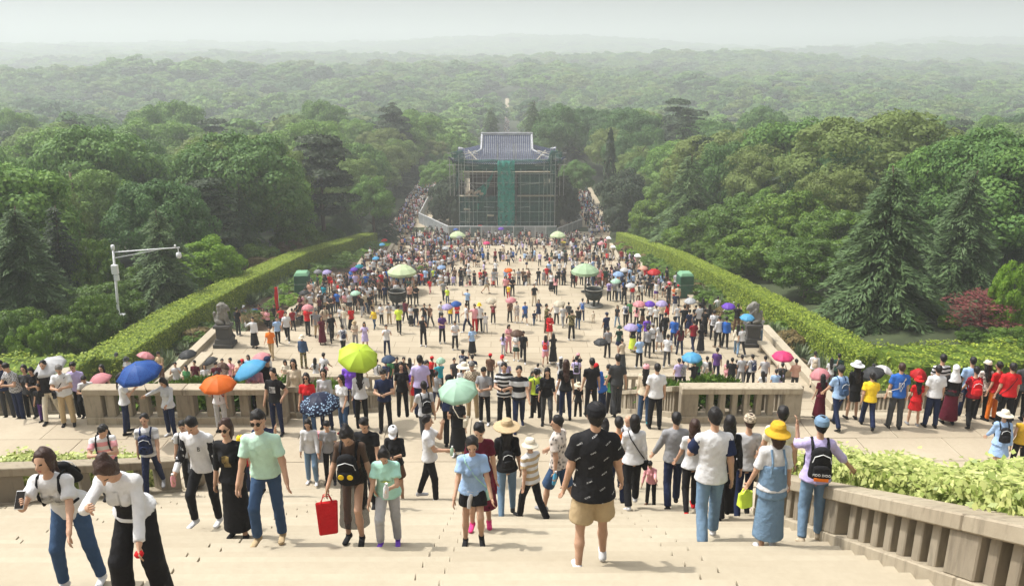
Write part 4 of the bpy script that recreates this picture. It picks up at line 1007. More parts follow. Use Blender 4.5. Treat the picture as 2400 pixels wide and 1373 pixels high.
def blend(prims, h, k=0.03, cuts=(), wrinkle=0.0, seed=0):
    """prims: (a, b, ra, rb, ea, eb, fwd, rwa, rwb); e = depth/width; rw = length of the rounded end"""
    A = np.array([p[0] for p in prims]+[p[1] for p in prims]); Rm = max(max(p[2],p[3])*max(1,p[4],p[5]) for p in prims)+0.05
    lo, hi = A.min(0)-Rm, A.max(0)+Rm; n = np.ceil((hi-lo)/h).astype(int)+1
    F = np.full(n, 0.5, np.float32); ax = [lo[i]+np.arange(n[i])*h for i in range(3)]
    for a, b, ra, rb, ea, eb, fw, rwa, rwb in prims:
        r = max(ra,rb)*max(1,ea,eb)+0.03+k; l_, h_ = np.minimum(a,b)-r, np.maximum(a,b)+r
        sl = [slice(max(0,int((l_[i]-lo[i])/h)), min(n[i], int((h_[i]-lo[i])/h)+2)) for i in range(3)]
        X, Y, Z = np.meshgrid(ax[0][sl[0]],ax[1][sl[1]],ax[2][sl[2]], indexing='ij', sparse=True)
        d = b-a; Ln = max(np.linalg.norm(d),1e-6); w = d/Ln; f = fw - w*np.dot(fw,w); f = nrmz(f) if np.linalg.norm(f) > 1e-3 else nrmz(np.cross(w, vec(1,0,0.01))); u = np.cross(f, w)
        px, py, pz = X-a[0], Y-a[1], Z-a[2]
        W = px*w[0]+py*w[1]+pz*w[2]; U = px*u[0]+py*u[1]+pz*u[2]; Vv = px*f[0]+py*f[1]+pz*f[2]
        t = np.clip(W/Ln,0,1); res = W-t*Ln; ru = ra+(rb-ra)*t; rv = ru*(ea+(eb-ea)*t); rw = np.where(res < 0, rwa, rwb)
        g = (np.sqrt((U/ru)**2+(Vv/rv)**2+(res/rw)**2)-1)*np.minimum(ru,rv)
        S = F[tuple(sl)]; q = np.clip(0.5+0.5*(g-S)/k,0,1); F[tuple(sl)] = g+(S-g)*q-k*q*(1-q)
    X, Y, Z = np.meshgrid(*ax, indexing='ij', sparse=True)
    if wrinkle:
        F += wrinkle*(np.sin(X*31+Z*17+seed)*np.sin(Z*43-Y*21+seed*2)+0.7*np.sin(X*57-Z*61+Y*37+seed))
    for p0, nn in cuts: F = np.maximum(F, (X-p0[0])*nn[0]+(Y-p0[1])*nn[1]+(Z-p0[2])*nn[2])
    return surface_nets(F, lo, h)
def cap(a, b, ra, rb=None, ea=1.0, eb=None, fw=(0,1,0), rwa=None, rwb=None):
    rb = ra if rb is None else rb; eb = ea if eb is None else eb
    return (np.asarray(a,float), np.asarray(b,float), ra, rb, ea, eb, np.asarray(fw,float), ra if rwa is None else rwa, rb if rwb is None else rwb)
POSES = {
 'stand': dict(la=(4,9,10,0), ra=(2,9,14,0), ll=(2,2,4), rl=(-2,2,4)),
 'stand2': dict(la=(8,10,25,10), ra=(-4,8,8,0), ll=(10,12,6), rl=(-3,2,5), lean=2),
 'walk': dict(la=(22,8,18,0), ra=(-20,8,14,0), ll=(-16,14,2), rl=(20,10,2), lean=4),
 'walk2': dict(la=(-18,8,14,0), ra=(24,8,24,0), ll=(22,14,2), rl=(-18,20,2), lean=4),
 'hands': dict(la=(22,12,75,55), ra=(22,12,70,50), ll=(2,2,4), rl=(-2,3,4), headp=22),
 'phone': dict(la=(60,14,95,30), ra=(62,12,98,28), ll=(1,2,5), rl=(-3,2,5), headp=2),
 'wave': dict(la=(4,9,12,0), ra=(70,30,110,20), ll=(4,4,4), rl=(-4,4,4)),
 'hip': dict(la=(-12,32,75,40), ra=(4,9,16,0), ll=(6,6,6), rl=(-4,3,5)),
 'umb': dict(la=(4,8,14,0), ra=(30,12,105,15), ll=(3,3,4), rl=(-5,4,4)),
 'umbwalk': dict(la=(-10,8,14,0), ra=(30,12,105,15), ll=(16,12,3), rl=(-14,14,3), lean=3),
 'climb': dict(la=(10,9,16,0), ra=(-14,9,20,0), ll=(42,52,3), rl=(2,6,3), lean=12, headp=8),
 'climb2': dict(la=(-12,9,16,0), ra=(14,9,22,0), ll=(0,6,3), rl=(40,50,3), lean=12, headp=8),
 'descend': dict(la=(14,9,18,0), ra=(-8,9,12,0), ll=(-6,22,3), rl=(12,6,3), lean=0),
 'crouch': dict(la=(50,10,40,10), ra=(55,10,50,10), ll=(95,130,8), rl=(85,135,8), lean=25, headp=5),
 'sit': dict(la=(30,10,60,25), ra=(30,10,60,25), ll=(85,88,6), rl=(85,85,6), lean=6),
}
def rotx(v, a): c, s = math.cos(a), math.sin(a); return np.array([v[0], v[1]*c-v[2]*s, v[1]*s+v[2]*c])
def rotz_(v, a): c, s = math.cos(a), math.sin(a); return np.array([v[0]*c-v[1]*s, v[0]*s+v[1]*c, v[2]])
def ldir(f, o, side): f, o = R(f), R(o); return vec(side*math.sin(o), math.sin(f)*math.cos(o), -math.cos(f)*math.cos(o))
class Fig: pass
def skeleton(pose, fem):
    J = Fig(); g = pose.get; lean = R(g('lean',0)); sp = vec(0, math.sin(lean), math.cos(lean)); J.sp = sp
    J.fw = vec(0, math.cos(lean), -math.sin(lean)); J.fw = rotz_(J.fw, R(g('twist',0))); J.rt = nrmz(np.cross(J.fw, sp))
    J.pel = vec(0,0,0); J.S = lambda s, x=0, y=0: J.pel + sp*s + J.rt*x + J.fw*y
    sw = 0.155 if fem else 0.178
    J.arm = {}; J.leg = {}
    for side, k in ((-1,'la'),(1,'ra')):
        f, o, e, inn = g(k,(3,9,10,0)); sh = J.S(0.455, side*sw)
        def tw(v): return rotz_(v, R(g('twist',0)))
        el = sh + tw(ldir(f+g('lean',0)*0.6, o, side))*0.285; fd = tw(ldir(f+e+g('lean',0)*0.6, o-inn, side)); wr = el + fd*0.245
        J.arm[side] = (sh, el, wr, fd)
    for side, k in ((-1,'ll'),(1,'rl')):
        f, kn, o = g(k,(2,2,4)); hp = J.pel + vec(side*0.085,0,-0.03); kn_ = hp + ldir(f,o,side)*0.43; an = kn_ + ldir(f-kn,o*0.6,side)*0.42
        fdir = nrmz(vec(side*0.12, 1, -0.0 if f-kn > -25 else -0.55)); J.leg[side] = (hp, kn_, an, fdir)
    zmin = min(l[2][2] for l in J.leg.values()) - 0.075
    if pose.get('drop') is not None: zmin = pose['drop']
    J.off = vec(0,0,-zmin)
    hp_ = R(g('headp',0)+g('lean',0)*0.5); hy = R(g('heady',0)+g('twist',0))
    hu = rotz_(vec(0, math.sin(hp_), math.cos(hp_)), hy); hf = rotz_(vec(0, math.cos(hp_), -math.sin(hp_)), hy)
    J.nb = J.S(0.49, 0, -0.01); J.hc = J.nb + sp*0.07 + hu*0.145 + hf*0.015; J.hu, J.hf, J.hr = hu, hf, np.cross(hf, hu)
    J.H = lambda x, y, z: J.hc + J.hr*x + J.hf*y + J.hu*z
    return J
def tubes(pts, rads, n=6):
    mb = MB().tube(pts, rads, n); return np.array(mb.v), mb.f
def body_prims(J, fem, bare):
    f = J.fw; P = []
    hipw, ww, cw = (0.135,0.106,0.128) if fem else (0.13,0.122,0.15)
    P.append(cap(J.S(-.03),J.S(.07),hipw,hipw*.94,.70,.70,f)); P.append(cap(J.S(.08),J.S(.38),ww,cw,.72,.66,f))
    sl, sr = J.arm[-1][0], J.arm[1][0]; P.append(cap(sl,sr,.056,.056,1,1,f)); P.append(cap(J.S(.40),J.S(.475),cw*.9,.07,.66,.8,f))
    P.append(cap(J.nb-J.sp*.03, J.H(0,-.01,-.05), .056 if not fem else .047, .05 if not fem else .044))
    for s in (-1,1):
        sh, el, wr, fd = J.arm[s]; k = .86 if fem else 1.0
        P.append(cap(sh,el,.051*k,.043*k)); P.append(cap(el,wr,.043*k,.03*k)); 
        pn = nrmz(np.cross(fd, vec(0,0,1)) if abs(fd[2])<.8 else vec(s,0,0)); P.append(cap(wr,wr+fd*.085,.028,.042*k,.62,.42,pn,None,.02))
        hp, kn, an, ft = J.leg[s]; P.append(cap(hp,kn,.07,.05)); P.append(cap(kn,kn*.55+an*.45,.049,.051)); P.append(cap(kn*.55+an*.45,an,.051,.034))
        if bare: P.append(cap(an+vec(0,0,-.03),an+ft*.15+vec(0,0,-.055),.036,.032,1,.7))
    H = J.H; k = .95 if fem else 1.0
    P.append(cap(H(0,-.012,.032),H(0,-.004,.03),.077*k,.077*k,1.22,1.22,J.hf,.086,.086)); P.append(cap(H(0,.022,.0),H(0,.04,-.078),.066*k,.042*k,1.05,1.0,J.hf,.06,.035))
    P.append(cap(H(0,.096,-.002),H(0,.112,-.03),.011,.017,1,1,J.hf)); P += [cap(H(s*.076*k,-.005,.01),H(s*.076*k,-.01,-.02),.014,.012,1.6,1.6,J.hf) for s in (-1,1)]
    return P
def hand_fingers(J, curl):
    out = []
    for s in (-1,1):
        sh, el, wr, fd = J.arm[s]; pn = nrmz(np.cross(fd, vec(0,0,1)) if abs(fd[2])<.8 else vec(s,0,0)); lat = nrmz(np.cross(fd, pn)); inn = pn*(-s if np.dot(pn, vec(s,0,0))>0 else s)
        c = curl
        for i, ln in enumerate((.068,.078,.073,.056)):
            b = wr+fd*.082+lat*(.027-.018*i); d1 = nrmz(fd*math.cos(c*.5)+inn*math.sin(c*.5)); d2 = nrmz(fd*math.cos(c*1.5)+inn*math.sin(c*1.5))
            out.append(tubes([b-fd*.02, b+d1*ln*.5, b+d1*ln*.5+d2*ln*.5],[.0095,.009,.006],6))
        b = wr+fd*.03+lat*.032; d = nrmz(fd*.75+lat*.55+inn*.35); out.append(tubes([b-lat*.012,b+d*.035,b+d*.035+nrmz(d+fd*.5)*.03],[.012,.011,.007],6))
    return out
def top_prims(J, fem, kind, loose, hem=-.06, sleeve=None):
    f = J.fw; P = []; hipw, ww, cw = (0.165,0.122,0.142) if fem else (0.158,0.142,0.165); o = loose
    P.append(cap(J.S(hem),J.S(.1),hipw+o*1.35+.026,ww+o*1.25+.01,.8,.74,f,.012,.05)); P.append(cap(J.S(.09),J.S(.38),ww+o+.006,cw+o,.74,.69,f)); P.append(cap(J.S(.39),J.S(.478),cw+o*.8,.083,.68,.85,f,None,.014))
    sl, sr = J.arm[-1][0], J.arm[1][0]; P.append(cap(sl-J.sp*.002,sr-J.sp*.002,.058+o*.6,None,1,1,f))
    if fem: P += [cap(J.S(.33,s*.06,.088),J.S(.31,s*.06,.1),.06,.055) for s in (-1,1)]
    ks = {'tee':.62,'long':2.0,'tank':0.0,'shirt':.72,'puff':2.0}.get(kind,.62) if sleeve is None else sleeve
    for s in (-1,1):
        sh, el, wr, fd = J.arm[s]; k = .88 if fem else 1
        if ks <= 0: continue
        if ks < 1: P.append(cap(sh-J.sp*.016,sh+(el-sh)*ks,.053*k+o*.6,.052*k+o*1.3,1,1,f,None,.012))
        else:
            P.append(cap(sh-J.sp*.014,el,.053*k+o*.6,.048*k+o*.7)); e = el+(wr-el)*(.93 if ks >= 2 else .3); r1 = .05 if kind=='puff' else .036
            P.append(cap(el,e,.047*k+o*.6,r1*k+o*.5,1,1,f,None,.012))
    return P
def bottom_prims(J, fem, kind, loose, ln=None):
    f = J.fw; P = []; hipw = .168 if fem else .16; o = loose
    P.append(cap(J.S(-.06),J.S(.1),hipw+o*.6,.136 if fem else .15,.72,.74,f,.06,.014))
    if kind in ('skirt','longskirt','dressskirt','aline'):
        an = (J.leg[-1][2]+J.leg[1][2])/2; kn = (J.leg[-1][1]+J.leg[1][1])/2; e = kn*.75+J.pel*.25 if kind=='skirt' else kn*.2+an*.8
        if ln is not None: e = J.pel*(1-ln)+an*ln
        w = .225 if kind=='skirt' else .2 if kind == 'aline' else .255; P.append(cap(J.S(.03),e,hipw*.95,w+o,.8,.85,vec(0,1,0),None,.014)); return P
    for s in (-1,1):
        hp, kn, an, ft = J.leg[s]
        if kind == 'shorts':
            e = hp+(kn-hp)*(.92 if ln is None else ln); P.append(cap(hp,e,.09+o*.5,.088+o*1.6,1,1,f,None,.012))
        else:
            wide = kind == 'wide'; P.append(cap(hp,kn,.086+o*.7,.06+o*.8+(.034 if wide else 0))); e = kn+(an-kn)*(.97 if ln is None else ln)
            P.append(cap(kn,e,.06+o*.8+(.034 if wide else 0),(.052 if kind=='trousers' else .041)+o*1.0+(.045 if wide else 0),1,1,f,None,.014))
    return P
def shoe_prims(J, s):
    hp, kn, an, ft = J.leg[s]; sole = an+vec(0,0,-.045)
    return [cap(an+vec(0,0,-.005)-ft*.005, sole-ft*.035, .042,.04,1,1,ft), cap(sole-ft*.03, sole+ft*.155+vec(0,0,-.004), .041,.043,.8,.62,vec(0,0,1),None,.035)]
def hair_parts(J, kind, fem):
    H = J.H; P = [cap(H(0,-.024,.042),H(0,-.018,.04),.091,.091,1.17,1.17,J.hf,.094,.094)]; cuts = []
    n = nrmz(J.hf*.62 - J.hu*.78) if kind in ('short','bald') else nrmz(J.hf*.95-J.hu*.3); cuts = [(H(0,.085,.052) if kind in ('short','bald') else H(0,.062,.055), n)]
    if kind == 'short': P.append(cap(H(0,-.05,.02),H(0,-.06,-.045),.07,.055,.7,.6,J.hf))
    elif kind == 'bald': P = [cap(H(0,-.018,.025),H(0,-.014,.02),.081,.08,1.2,1.2,J.hf,.07,.07)]; cuts.append((H(0,0,.06), J.hu)); 
    elif kind in ('long','pony','bun','bob'):
        P.append(cap(H(0,-.05,.02),H(0,-.065,-.075),.078,.07,.62,.55,J.hf)); P += [cap(H(s*.074,0,.02),H(s*.072,-.01,-.07),.024,.02,1.9,1.6,J.hf) for s in (-1,1)]
        b = J.S(.30,0,-.135)
        if kind == 'long': P.append(cap(H(0,-.07,-.05),b,.085,.075,.5,.4,J.fw)); P += [cap(H(s*.07,-.02,-.05),J.S(.36,s*.09,-.06),.03,.025,1.3,1,J.hf) for s in (-1,1)]
        if kind == 'pony': P.append(cap(H(0,-.115,.04),H(0,-.135,-.02),.03,.035)); P.append(cap(H(0,-.135,-.02),J.S(.37,0,-.13),.034,.02))
        if kind == 'bun': P.append(cap(H(0,-.085,.105),H(0,-.09,.11),.045,.045))
        if kind == 'bob': P.append(cap(H(0,-.05,-.05),H(0,-.06,-.11),.09,.085,.7,.6,J.hf))
    return P, cuts
def hat_mesh(kind, J):
    mb = MB()
    if kind == 'cap':
        mb.lathe([(.098,.03),(.1,.06),(.092,.1),(.062,.13),(.02,.142),(.001,.143)],18,(0,-.012,0),0,1,1.16)
        V=[]; n=9
        for r, z in ((.095,.036),(.185,.022)):
            for k in range(n): a = R(30+120*k/(n-1)); V.append((math.cos(a)*(.095 if r<.1 else .098), math.sin(a)*r*(1.0 if r>.1 else 1.1), z))
        V += [(x,y,z-.012) for x,y,z in V]
        F=[(k,k+1,n+k+1,n+k) for k in range(n-1)]+[(2*n+k+1,2*n+k,3*n+k,3*n+k+1) for k in range(n-1)]+[(n+k,n+k+1,3*n+k+1,3*n+k) for k in range(n-1)]; mb.add(V,F)
    else:
        br, dz = {'bucket':(.165,.045),'sun':(.235,.03),'visor':(.2,.03)}[kind]
        mb.lathe([(br,.035-dz),(br,.045-dz),(.105,.05),(.1,.1),(.08,.135),(.03,.15),(.001,.152)],22,(0,-.01,0),0,1,1.12)
        mb.lathe([(.1,.03),(br,.03-dz),(br,.035-dz)],22,(0,-.01,0),0,1,1.12)
    R3 = np.stack([J.hr,J.hf,J.hu],1); V = np.array(mb.v)@R3.T + J.hc
    return V, mb.f
EYE = mat('dark eye', (0.015,0.012,0.01), .3); LIP = mat('lips', (0.36,0.13,0.11), .5)
SKIN = [mat('skin', c, .55, noise=.1, nscale=12, spec=.3) for c in ((0.50,0.30,0.20),(0.43,0.25,0.16),(0.56,0.36,0.25))]
HAIR = {'black': mat('black hair',(.012,.010,.010),.45,noise=.3,nscale=30,bump=.5,bscale=60), 'brown': mat('brown hair',(.045,.022,.016),.45,noise=.3,nscale=30,bump=.5,bscale=60), 'grey': mat('grey hair',(.16,.15,.14),.6,noise=.3,nscale=30)}
COLS = {'white':(.64,.64,.65),'cream':(.66,.60,.48),'black':(.016,.016,.018),'dark grey':(.055,.057,.06),'grey':(.27,.27,.28),'light grey':(.45,.45,.46),'navy':(.018,.026,.065),'blue':(.03,.12,.42),'light blue':(.33,.48,.72),'sky blue':(.12,.45,.72),
 'denim blue':(.045,.085,.165),'pale denim':(.16,.25,.36),'red':(.55,.018,.022),'dark red':(.24,.014,.025),'maroon':(.10,.012,.025),'pink':(.72,.33,.36),'hot pink':(.75,.06,.22),'peach':(.72,.42,.32),'orange':(.80,.20,.025),'yellow':(.80,.55,.03),'mustard':(.55,.33,.03),'lime':(.62,.78,.08),
 'green':(.06,.22,.08),'dark green':(.02,.055,.04),'mint':(.42,.72,.60),'pale mint':(.50,.72,.58),'teal':(.02,.28,.36),'purple':(.10,.045,.19),'lilac':(.50,.43,.70),'violet':(.20,.08,.55),'brown':(.13,.07,.045),'khaki':(.45,.34,.20),'beige':(.55,.46,.34),'camouflage':(.16,.14,.07),'floral':(.45,.40,.36),'silver':(.55,.56,.58),'sheer black':(.03,.028,.026)}
CM = {}
def cloth(c, pat=None):
    key = (c, pat)
    if key in CM: return CM[key]
    col = COLS[c]; m = mat('%s cloth%s' % (c, ' '+pat if pat else ''), col, .85, noise=.1 if c not in ('camouflage','floral') else 0, nscale=9, bump=.7, bscale=17, spec=.15)
    nt = m.node_tree; n, l = nt.nodes, nt.links; b = n["Principled BSDF"]
    def cr(fac, stops, interp='CONSTANT'):
        r = n.new("ShaderNodeValToRGB"); r.color_ramp.interpolation = interp; e = r.color_ramp.elements
        e[0].position, e[0].color = stops[0][0], (*stops[0][1],1); e[1].position, e[1].color = stops[1][0], (*stops[1][1],1)
        for p, cc in stops[2:]: x = e.new(p); x.color = (*cc,1)
        l.new(fac, r.inputs['Fac']); l.new(r.outputs['Color'], b.inputs['Base Color'])
    tc = n.new("ShaderNodeTexCoord")
    if pat and pat.startswith('stripes'):
        other = COLS[pat.split(':')[1]]; w = n.new("ShaderNodeTexWave"); w.bands_direction = 'Z'; w.inputs['Scale'].default_value = float(pat.split(':')[2]); w.inputs['Distortion'].default_value = .6; w.inputs['Detail'].default_value = 0
        l.new(tc.outputs['Object'], w.inputs['Vector']); cr(w.outputs['Fac'], [(0,col),(.55,other)])
    elif pat == 'plaid':
        v = n.new("ShaderNodeTexChecker"); v.inputs['Scale'].default_value = 22; l.new(tc.outputs['Object'], v.inputs['Vector']); v.inputs[1].default_value=(*col,1); v.inputs[2].default_value=(*[x*.45 for x in col],1); l.new(v.outputs['Color'], b.inputs['Base Color'])
    elif pat == 'floral' or c == 'floral':
        v = n.new("ShaderNodeTexVoronoi"); v.inputs['Scale'].default_value = 16; l.new(tc.outputs['Object'], v.inputs['Vector']); cr(v.outputs['Distance'], [(0,tuple(x*.25 for x in col)),(.28,col),(.5,tuple(min(1,x*1.4) for x in col))])
    elif c == 'camouflage':
        v = n.new("ShaderNodeTexNoise"); v.inputs['Scale'].default_value = 9; l.new(tc.outputs['Object'], v.inputs['Vector']); cr(v.outputs['Fac'], [(0,(.03,.03,.02)),(.42,(.12,.11,.05)),(.52,(.32,.26,.13)),(.62,(.06,.08,.03))])
    elif pat == 'dashes':
        mp = n.new("ShaderNodeMapping"); mp.inputs['Rotation'].default_value = (0,R(28),0); l.new(tc.outputs['Object'], mp.inputs['Vector']); sx = n.new("ShaderNodeSeparateXYZ"); l.new(mp.outputs[0], sx.inputs[0]); cx = n.new("ShaderNodeCombineXYZ"); l.new(sx.outputs[0], cx.inputs[0]); l.new(sx.outputs[2], cx.inputs[1])
        bt = n.new("ShaderNodeTexBrick"); bt.inputs['Scale'].default_value = 1; bt.inputs['Brick Width'].default_value=.17; bt.inputs['Row Height'].default_value=.125; bt.offset=.5; bt.inputs['Mortar Size'].default_value=.0555; bt.inputs['Mortar Smooth'].default_value=0; bt.inputs['Bias'].default_value=0
        l.new(cx.outputs[0], bt.inputs['Vector']); nz = n.new("ShaderNodeTexNoise"); nz.inputs['Scale'].default_value=120; l.new(cx.outputs[0], nz.inputs['Vector']); 
        mm = n.new("ShaderNodeMath"); mm.operation='GREATER_THAN'; mm.inputs[1].default_value=.5; l.new(nz.outputs['Fac'], mm.inputs[0]); iv = n.new("ShaderNodeMath"); iv.operation='SUBTRACT'; iv.inputs[0].default_value=1; l.new(bt.outputs['Fac'], iv.inputs[1])
        m2 = n.new("ShaderNodeMath"); m2.operation='MULTIPLY'; l.new(mm.outputs[0], m2.inputs[0]); l.new(iv.outputs[0], m2.inputs[1]); cr(m2.outputs[0], [(0,col),(.5,(.5,.5,.5))])
    if c == 'sheer black':
        tr = n.new("ShaderNodeBsdfTransparent"); mx = n.new("ShaderNodeMixShader"); mx.inputs[0].default_value = .38; l.new(b.outputs[0], mx.inputs[1]); l.new(tr.outputs[0], mx.inputs[2]); l.new(mx.outputs[0], n["Material Output"].inputs['Surface'])
    CM[key] = m; return m
SHEER = None
FIG_CACHE = {}
def fig_meshes(pose, fem, top, bot, hair, hat, res, detail, shoes=True, dress=None, curl=.5):
    """meshes of one figure, 1.72 m tall, feet at z = 0: dict part -> (mesh, slot name)"""
    key = (repr(pose), fem, top, bot, hair, hat, res, detail, dress, curl)
    if key in FIG_CACHE: return FIG_CACHE[key]
    pd = POSES[pose] if isinstance(pose, str) else pose
    J = skeleton(pd, fem); out = {}; sm = [SKIN[0], EYE, LIP]
    V, F = blend(body_prims(J, fem, not shoes), res, .028 if res < .025 else .02)
    midx = np.zeros(len(F), int)
    if detail:
        C = V[F].mean(1) - J.hc; cx, cy, cz = C@J.hr, C@J.hf, C@J.hu
        front = cy > .055; e = front & (np.abs(np.abs(cx)-.031) < .0125) & (np.abs(cz-.008) < .009); br = e
        midx[e | br] = 1; midx[front & (np.abs(cx) < .024) & (np.abs(cz+.062) < .0085)] = 2
        Vs, Fs, Ms = [V], [tuple(q) for q in F], list(midx); b = len(V)
        for v, f in hand_fingers(J, curl): Vs.append(v); Fs += [tuple(i+b for i in q) for q in f]; Ms += [0]*len(f); b += len(v)
        me = mesh_from('body', np.concatenate(Vs)+J.off, Fs, sm, True, Ms)
    else: me = mesh_from('body', V+J.off, F, sm, True, midx)
    out['body'] = me
    k = .02
    wr = .002 if res < .02 else .0025
    if top:
        kind, loose, hem, slv = top; V, F = blend(top_prims(J, fem, kind, loose, hem, slv), res, k, wrinkle=wr, seed=hash_(repr(pose))); out['top'] = mesh_from('shirt', V+J.off, F, [SKIN[0]], True)
    if bot:
        kind, loose, ln = bot; V, F = blend(bottom_prims(J, fem, kind, loose, ln), res, k, wrinkle=wr, seed=3+hash_(repr(pose))); out['bottom'] = mesh_from('trousers', V+J.off, F, [SKIN[0]], True)
    if shoes:
        for s in (-1,1):
            V, F = blend(shoe_prims(J, s), max(.014, res*.8), .015); out['shoe%d' % (s>0)] = mesh_from('shoe', V+J.off, F, [SKIN[0]], True)
    if hair:
        P, cuts = hair_parts(J, hair, fem); V, F = blend(P, min(res,.02), .02, cuts, .006, 1); out['hair'] = mesh_from('hair', V+J.off, F, [HAIR['black']], True)
    if hat == 'hijab':
        H = J.H; V, F = blend([cap(H(0,-.02,.035),H(0,-.01,.0),.098,.092,1.2,1.2,J.hf), cap(H(0,-.03,-.06),J.S(.36,0,-.03),.085,.19,.9,.8,J.fw,None,.03)], res, .03, [(H(0,.075,.03), nrmz(J.hf*.9-J.hu*.1))], .004); out['hat'] = mesh_from('scarf', V+J.off, F, [SKIN[0]], True)
    elif hat:
        V, F = hat_mesh(hat, J); out['hat'] = mesh_from('hat', V+J.off, F, [SKIN[0]], False)
    out['J'] = J
    FIG_CACHE[key] = out; return out
def hash_(s): return sum((i+1)*ord(c) for i, c in enumerate(s)) % 97
PEOPLE = []
BOTN = {'trousers':'trousers','slim':'trousers','wide':'trousers','shorts':'shorts','skirt':'skirt','longskirt':'skirt','dressskirt':'skirt','aline':'skirt'}
def person(loc, face=0, h=1.70, fem=False, pose='stand', top=('tee','white'), bot=('trousers','black'), hair='short', hairc='black', hat=None, shoes='black', res=.03, detail=False, label=None, skin=0, split=True, dress=False, curl=.5, desc=None, loose=.012, hem=None, slv=None, bln=None, grp='visitors on the stairs and plaza', grounded=True):
    """top/bot: (kind, colour[, pattern])"""
    hm = hem if hem is not None else (-.06 if top and top[0] in ('tee','shirt','long') else -.03)
    tk = (top[0], loose, hm, slv) if top else None; bk = (bot[0], loose*.8, bln) if bot else None
    ms = fig_meshes(pose, fem, tk, bk, hair, hat and hat[0], res, detail, shoes is not None, dress, curl)
    J = ms['J']
    o = bpy.data.objects.new('person', ms['body']); COL.objects.link(o)
    o.location = loc; s = h/1.72; o.scale = (s*.94,s*.94,s); o.rotation_euler = (0,0,R(face))
    # let the feet stand on the treads they are over
    if grounded:
        cl = []
        for q in (-1,1):
            an = J.leg[q][2] + J.off; c_, s_ = math.cos(R(face)), math.sin(R(face))
            for dy in (-.06,.02,.15):
                fy_ = an[1] + J.leg[q][3][1]*dy; wy = loc[1] + (an[0]*s_ + fy_*c_)*s
                cl.append(loc[2] + (an[2]-.075)*s - stand_z(wy))
        o.location.z -= min(cl)
    o.material_slots[0].link = 'OBJECT'; o.material_slots[0].material = SKIN[skin]
    def part(key, name, m):
        if key not in ms: return
        c = bpy.data.objects.new(name, ms[key]); COL.objects.link(c); c.parent = o
        c.material_slots[0].link = 'OBJECT'; c.material_slots[0].material = m; return c
    part('hair','hair',HAIR[hairc])
    if top: part('top', {'tee':'shirt','shirt':'shirt','long':'shirt','tank':'top','puff':'blouse'}[top[0]] if not dress else 'dress', cloth(*top[1:]))
    if bot: part('bottom', BOTN[bot[0]], cloth(*bot[1:]))
    if shoes: part('shoe0','shoe',cloth(shoes)); part('shoe1','shoe',cloth(shoes))
    if hat: part('hat', 'headscarf' if hat[0]=='hijab' else 'hat', cloth(*hat[1:]))
    tag(o, label, 'person', grp)
    PEOPLE.append(dict(o=o, J=J, top=top, bot=bot, hat=hat, face=face, label=label, h=h, dress=dress, hair=hair, desc=desc, fem=fem))
    return o
def wpt(o, p):
    """figure point -> world"""
    i = next(q for q in PEOPLE if q['o'] is o); M_ = Matrix.LocRotScale(o.location, o.rotation_euler, o.scale)
    return M_ @ Vector(p + i['J'].off)
def joints(o): return next(q for q in PEOPLE if q['o'] is o)['J']
# ------------------------------------------------------------------ things people carry
UMB = {}
def umb_meshes():
    if UMB: return UMB
    n = 8; sub = 4; V = [(0,0,0)]; F = []; rings = 6; m = n*sub
    for j in range(1,rings+1):
        t = j/rings
        for k in range(m):
            a = 2*math.pi*k/m; ph = (k % sub)/sub; sag = math.sin(math.pi*ph); rr = t*(1-0.085*sag*t); z = -0.5*t**2.1 - 0.045*sag*t**1.3
            V.append((math.cos(a)*rr, math.sin(a)*rr, z + .03*sag*t**6))
    for k in range(m): F.append((0,1+k,1+(k+1)%m))
    for j in range(rings-1):
        for k in range(m): F.append((1+j*m+k,1+(j+1)*m+k,1+(j+1)*m+(k+1)%m,1+j*m+(k+1)%m))
    UMB['canopy'] = mesh_from('canopy', V, F, [SKIN[0]], True); UMB['canopy'].set_sharp_from_angle(angle=R(11))
    mb = MB()
    for k in range(n):
        a = 2*math.pi*k/n; pts = [(math.cos(a)*t, math.sin(a)*t, -.5*t**2.1-.014) for t in (0,.35,.7,.99)]; mb.tube(pts,.006,4)
        mb.tube([(math.cos(a)*.45,math.sin(a)*.45,-.5*.45**2.1-.017),(0,0,-.55)],.005,4)
    UMB['ribs'] = mb.mesh('ribs', M['steel']); UMB['shaft'] = MB().tube([(0,0,.09),(0,0,-1.35)],.011,6).mesh('shaft', M['steel']); UMB['handle'] = MB().tube([(0,0,-1.32),(0,0,-1.55)],[.02,.022],8).mesh('handle', M['bronze'])
    return UMB
def umbrella(px, py, y, wpx, colour, label, tilt=0, taz=0, pat=None, under=None, ribs=True):
    """canopy top at photo pixel (px,py), at depth y, wpx wide; tilt leans it towards azimuth taz (degrees, 0 = away)"""
    um = umb_meshes(); p = at(px, py, y); dep = y*math.cos(PITCH)-p.z*math.sin(PITCH); r = wpx*dep/FPX/2
    o = empty('umbrella', p); o.scale = (r,r,max(r,.42)); t = R(tilt); a = R(taz)
    o.rotation_euler = Vector((math.sin(a)*math.sin(t), math.cos(a)*math.sin(t), math.cos(t))).to_track_quat('Z','Y').to_euler()
    c = obj('canopy', um['canopy'], o); c.material_slots[0].link='OBJECT'; c.material_slots[0].material = umb_mat(colour, pat); s = c.modifiers.new('cloth','SOLIDIFY'); s.thickness = .012
    if ribs: obj('ribs', um['ribs'], o); obj('handle', um['handle'], o)
    obj('shaft', um['shaft'], o); tag(o, label, 'umbrella', 'umbrellas held against the sun'); return o
UM = {}
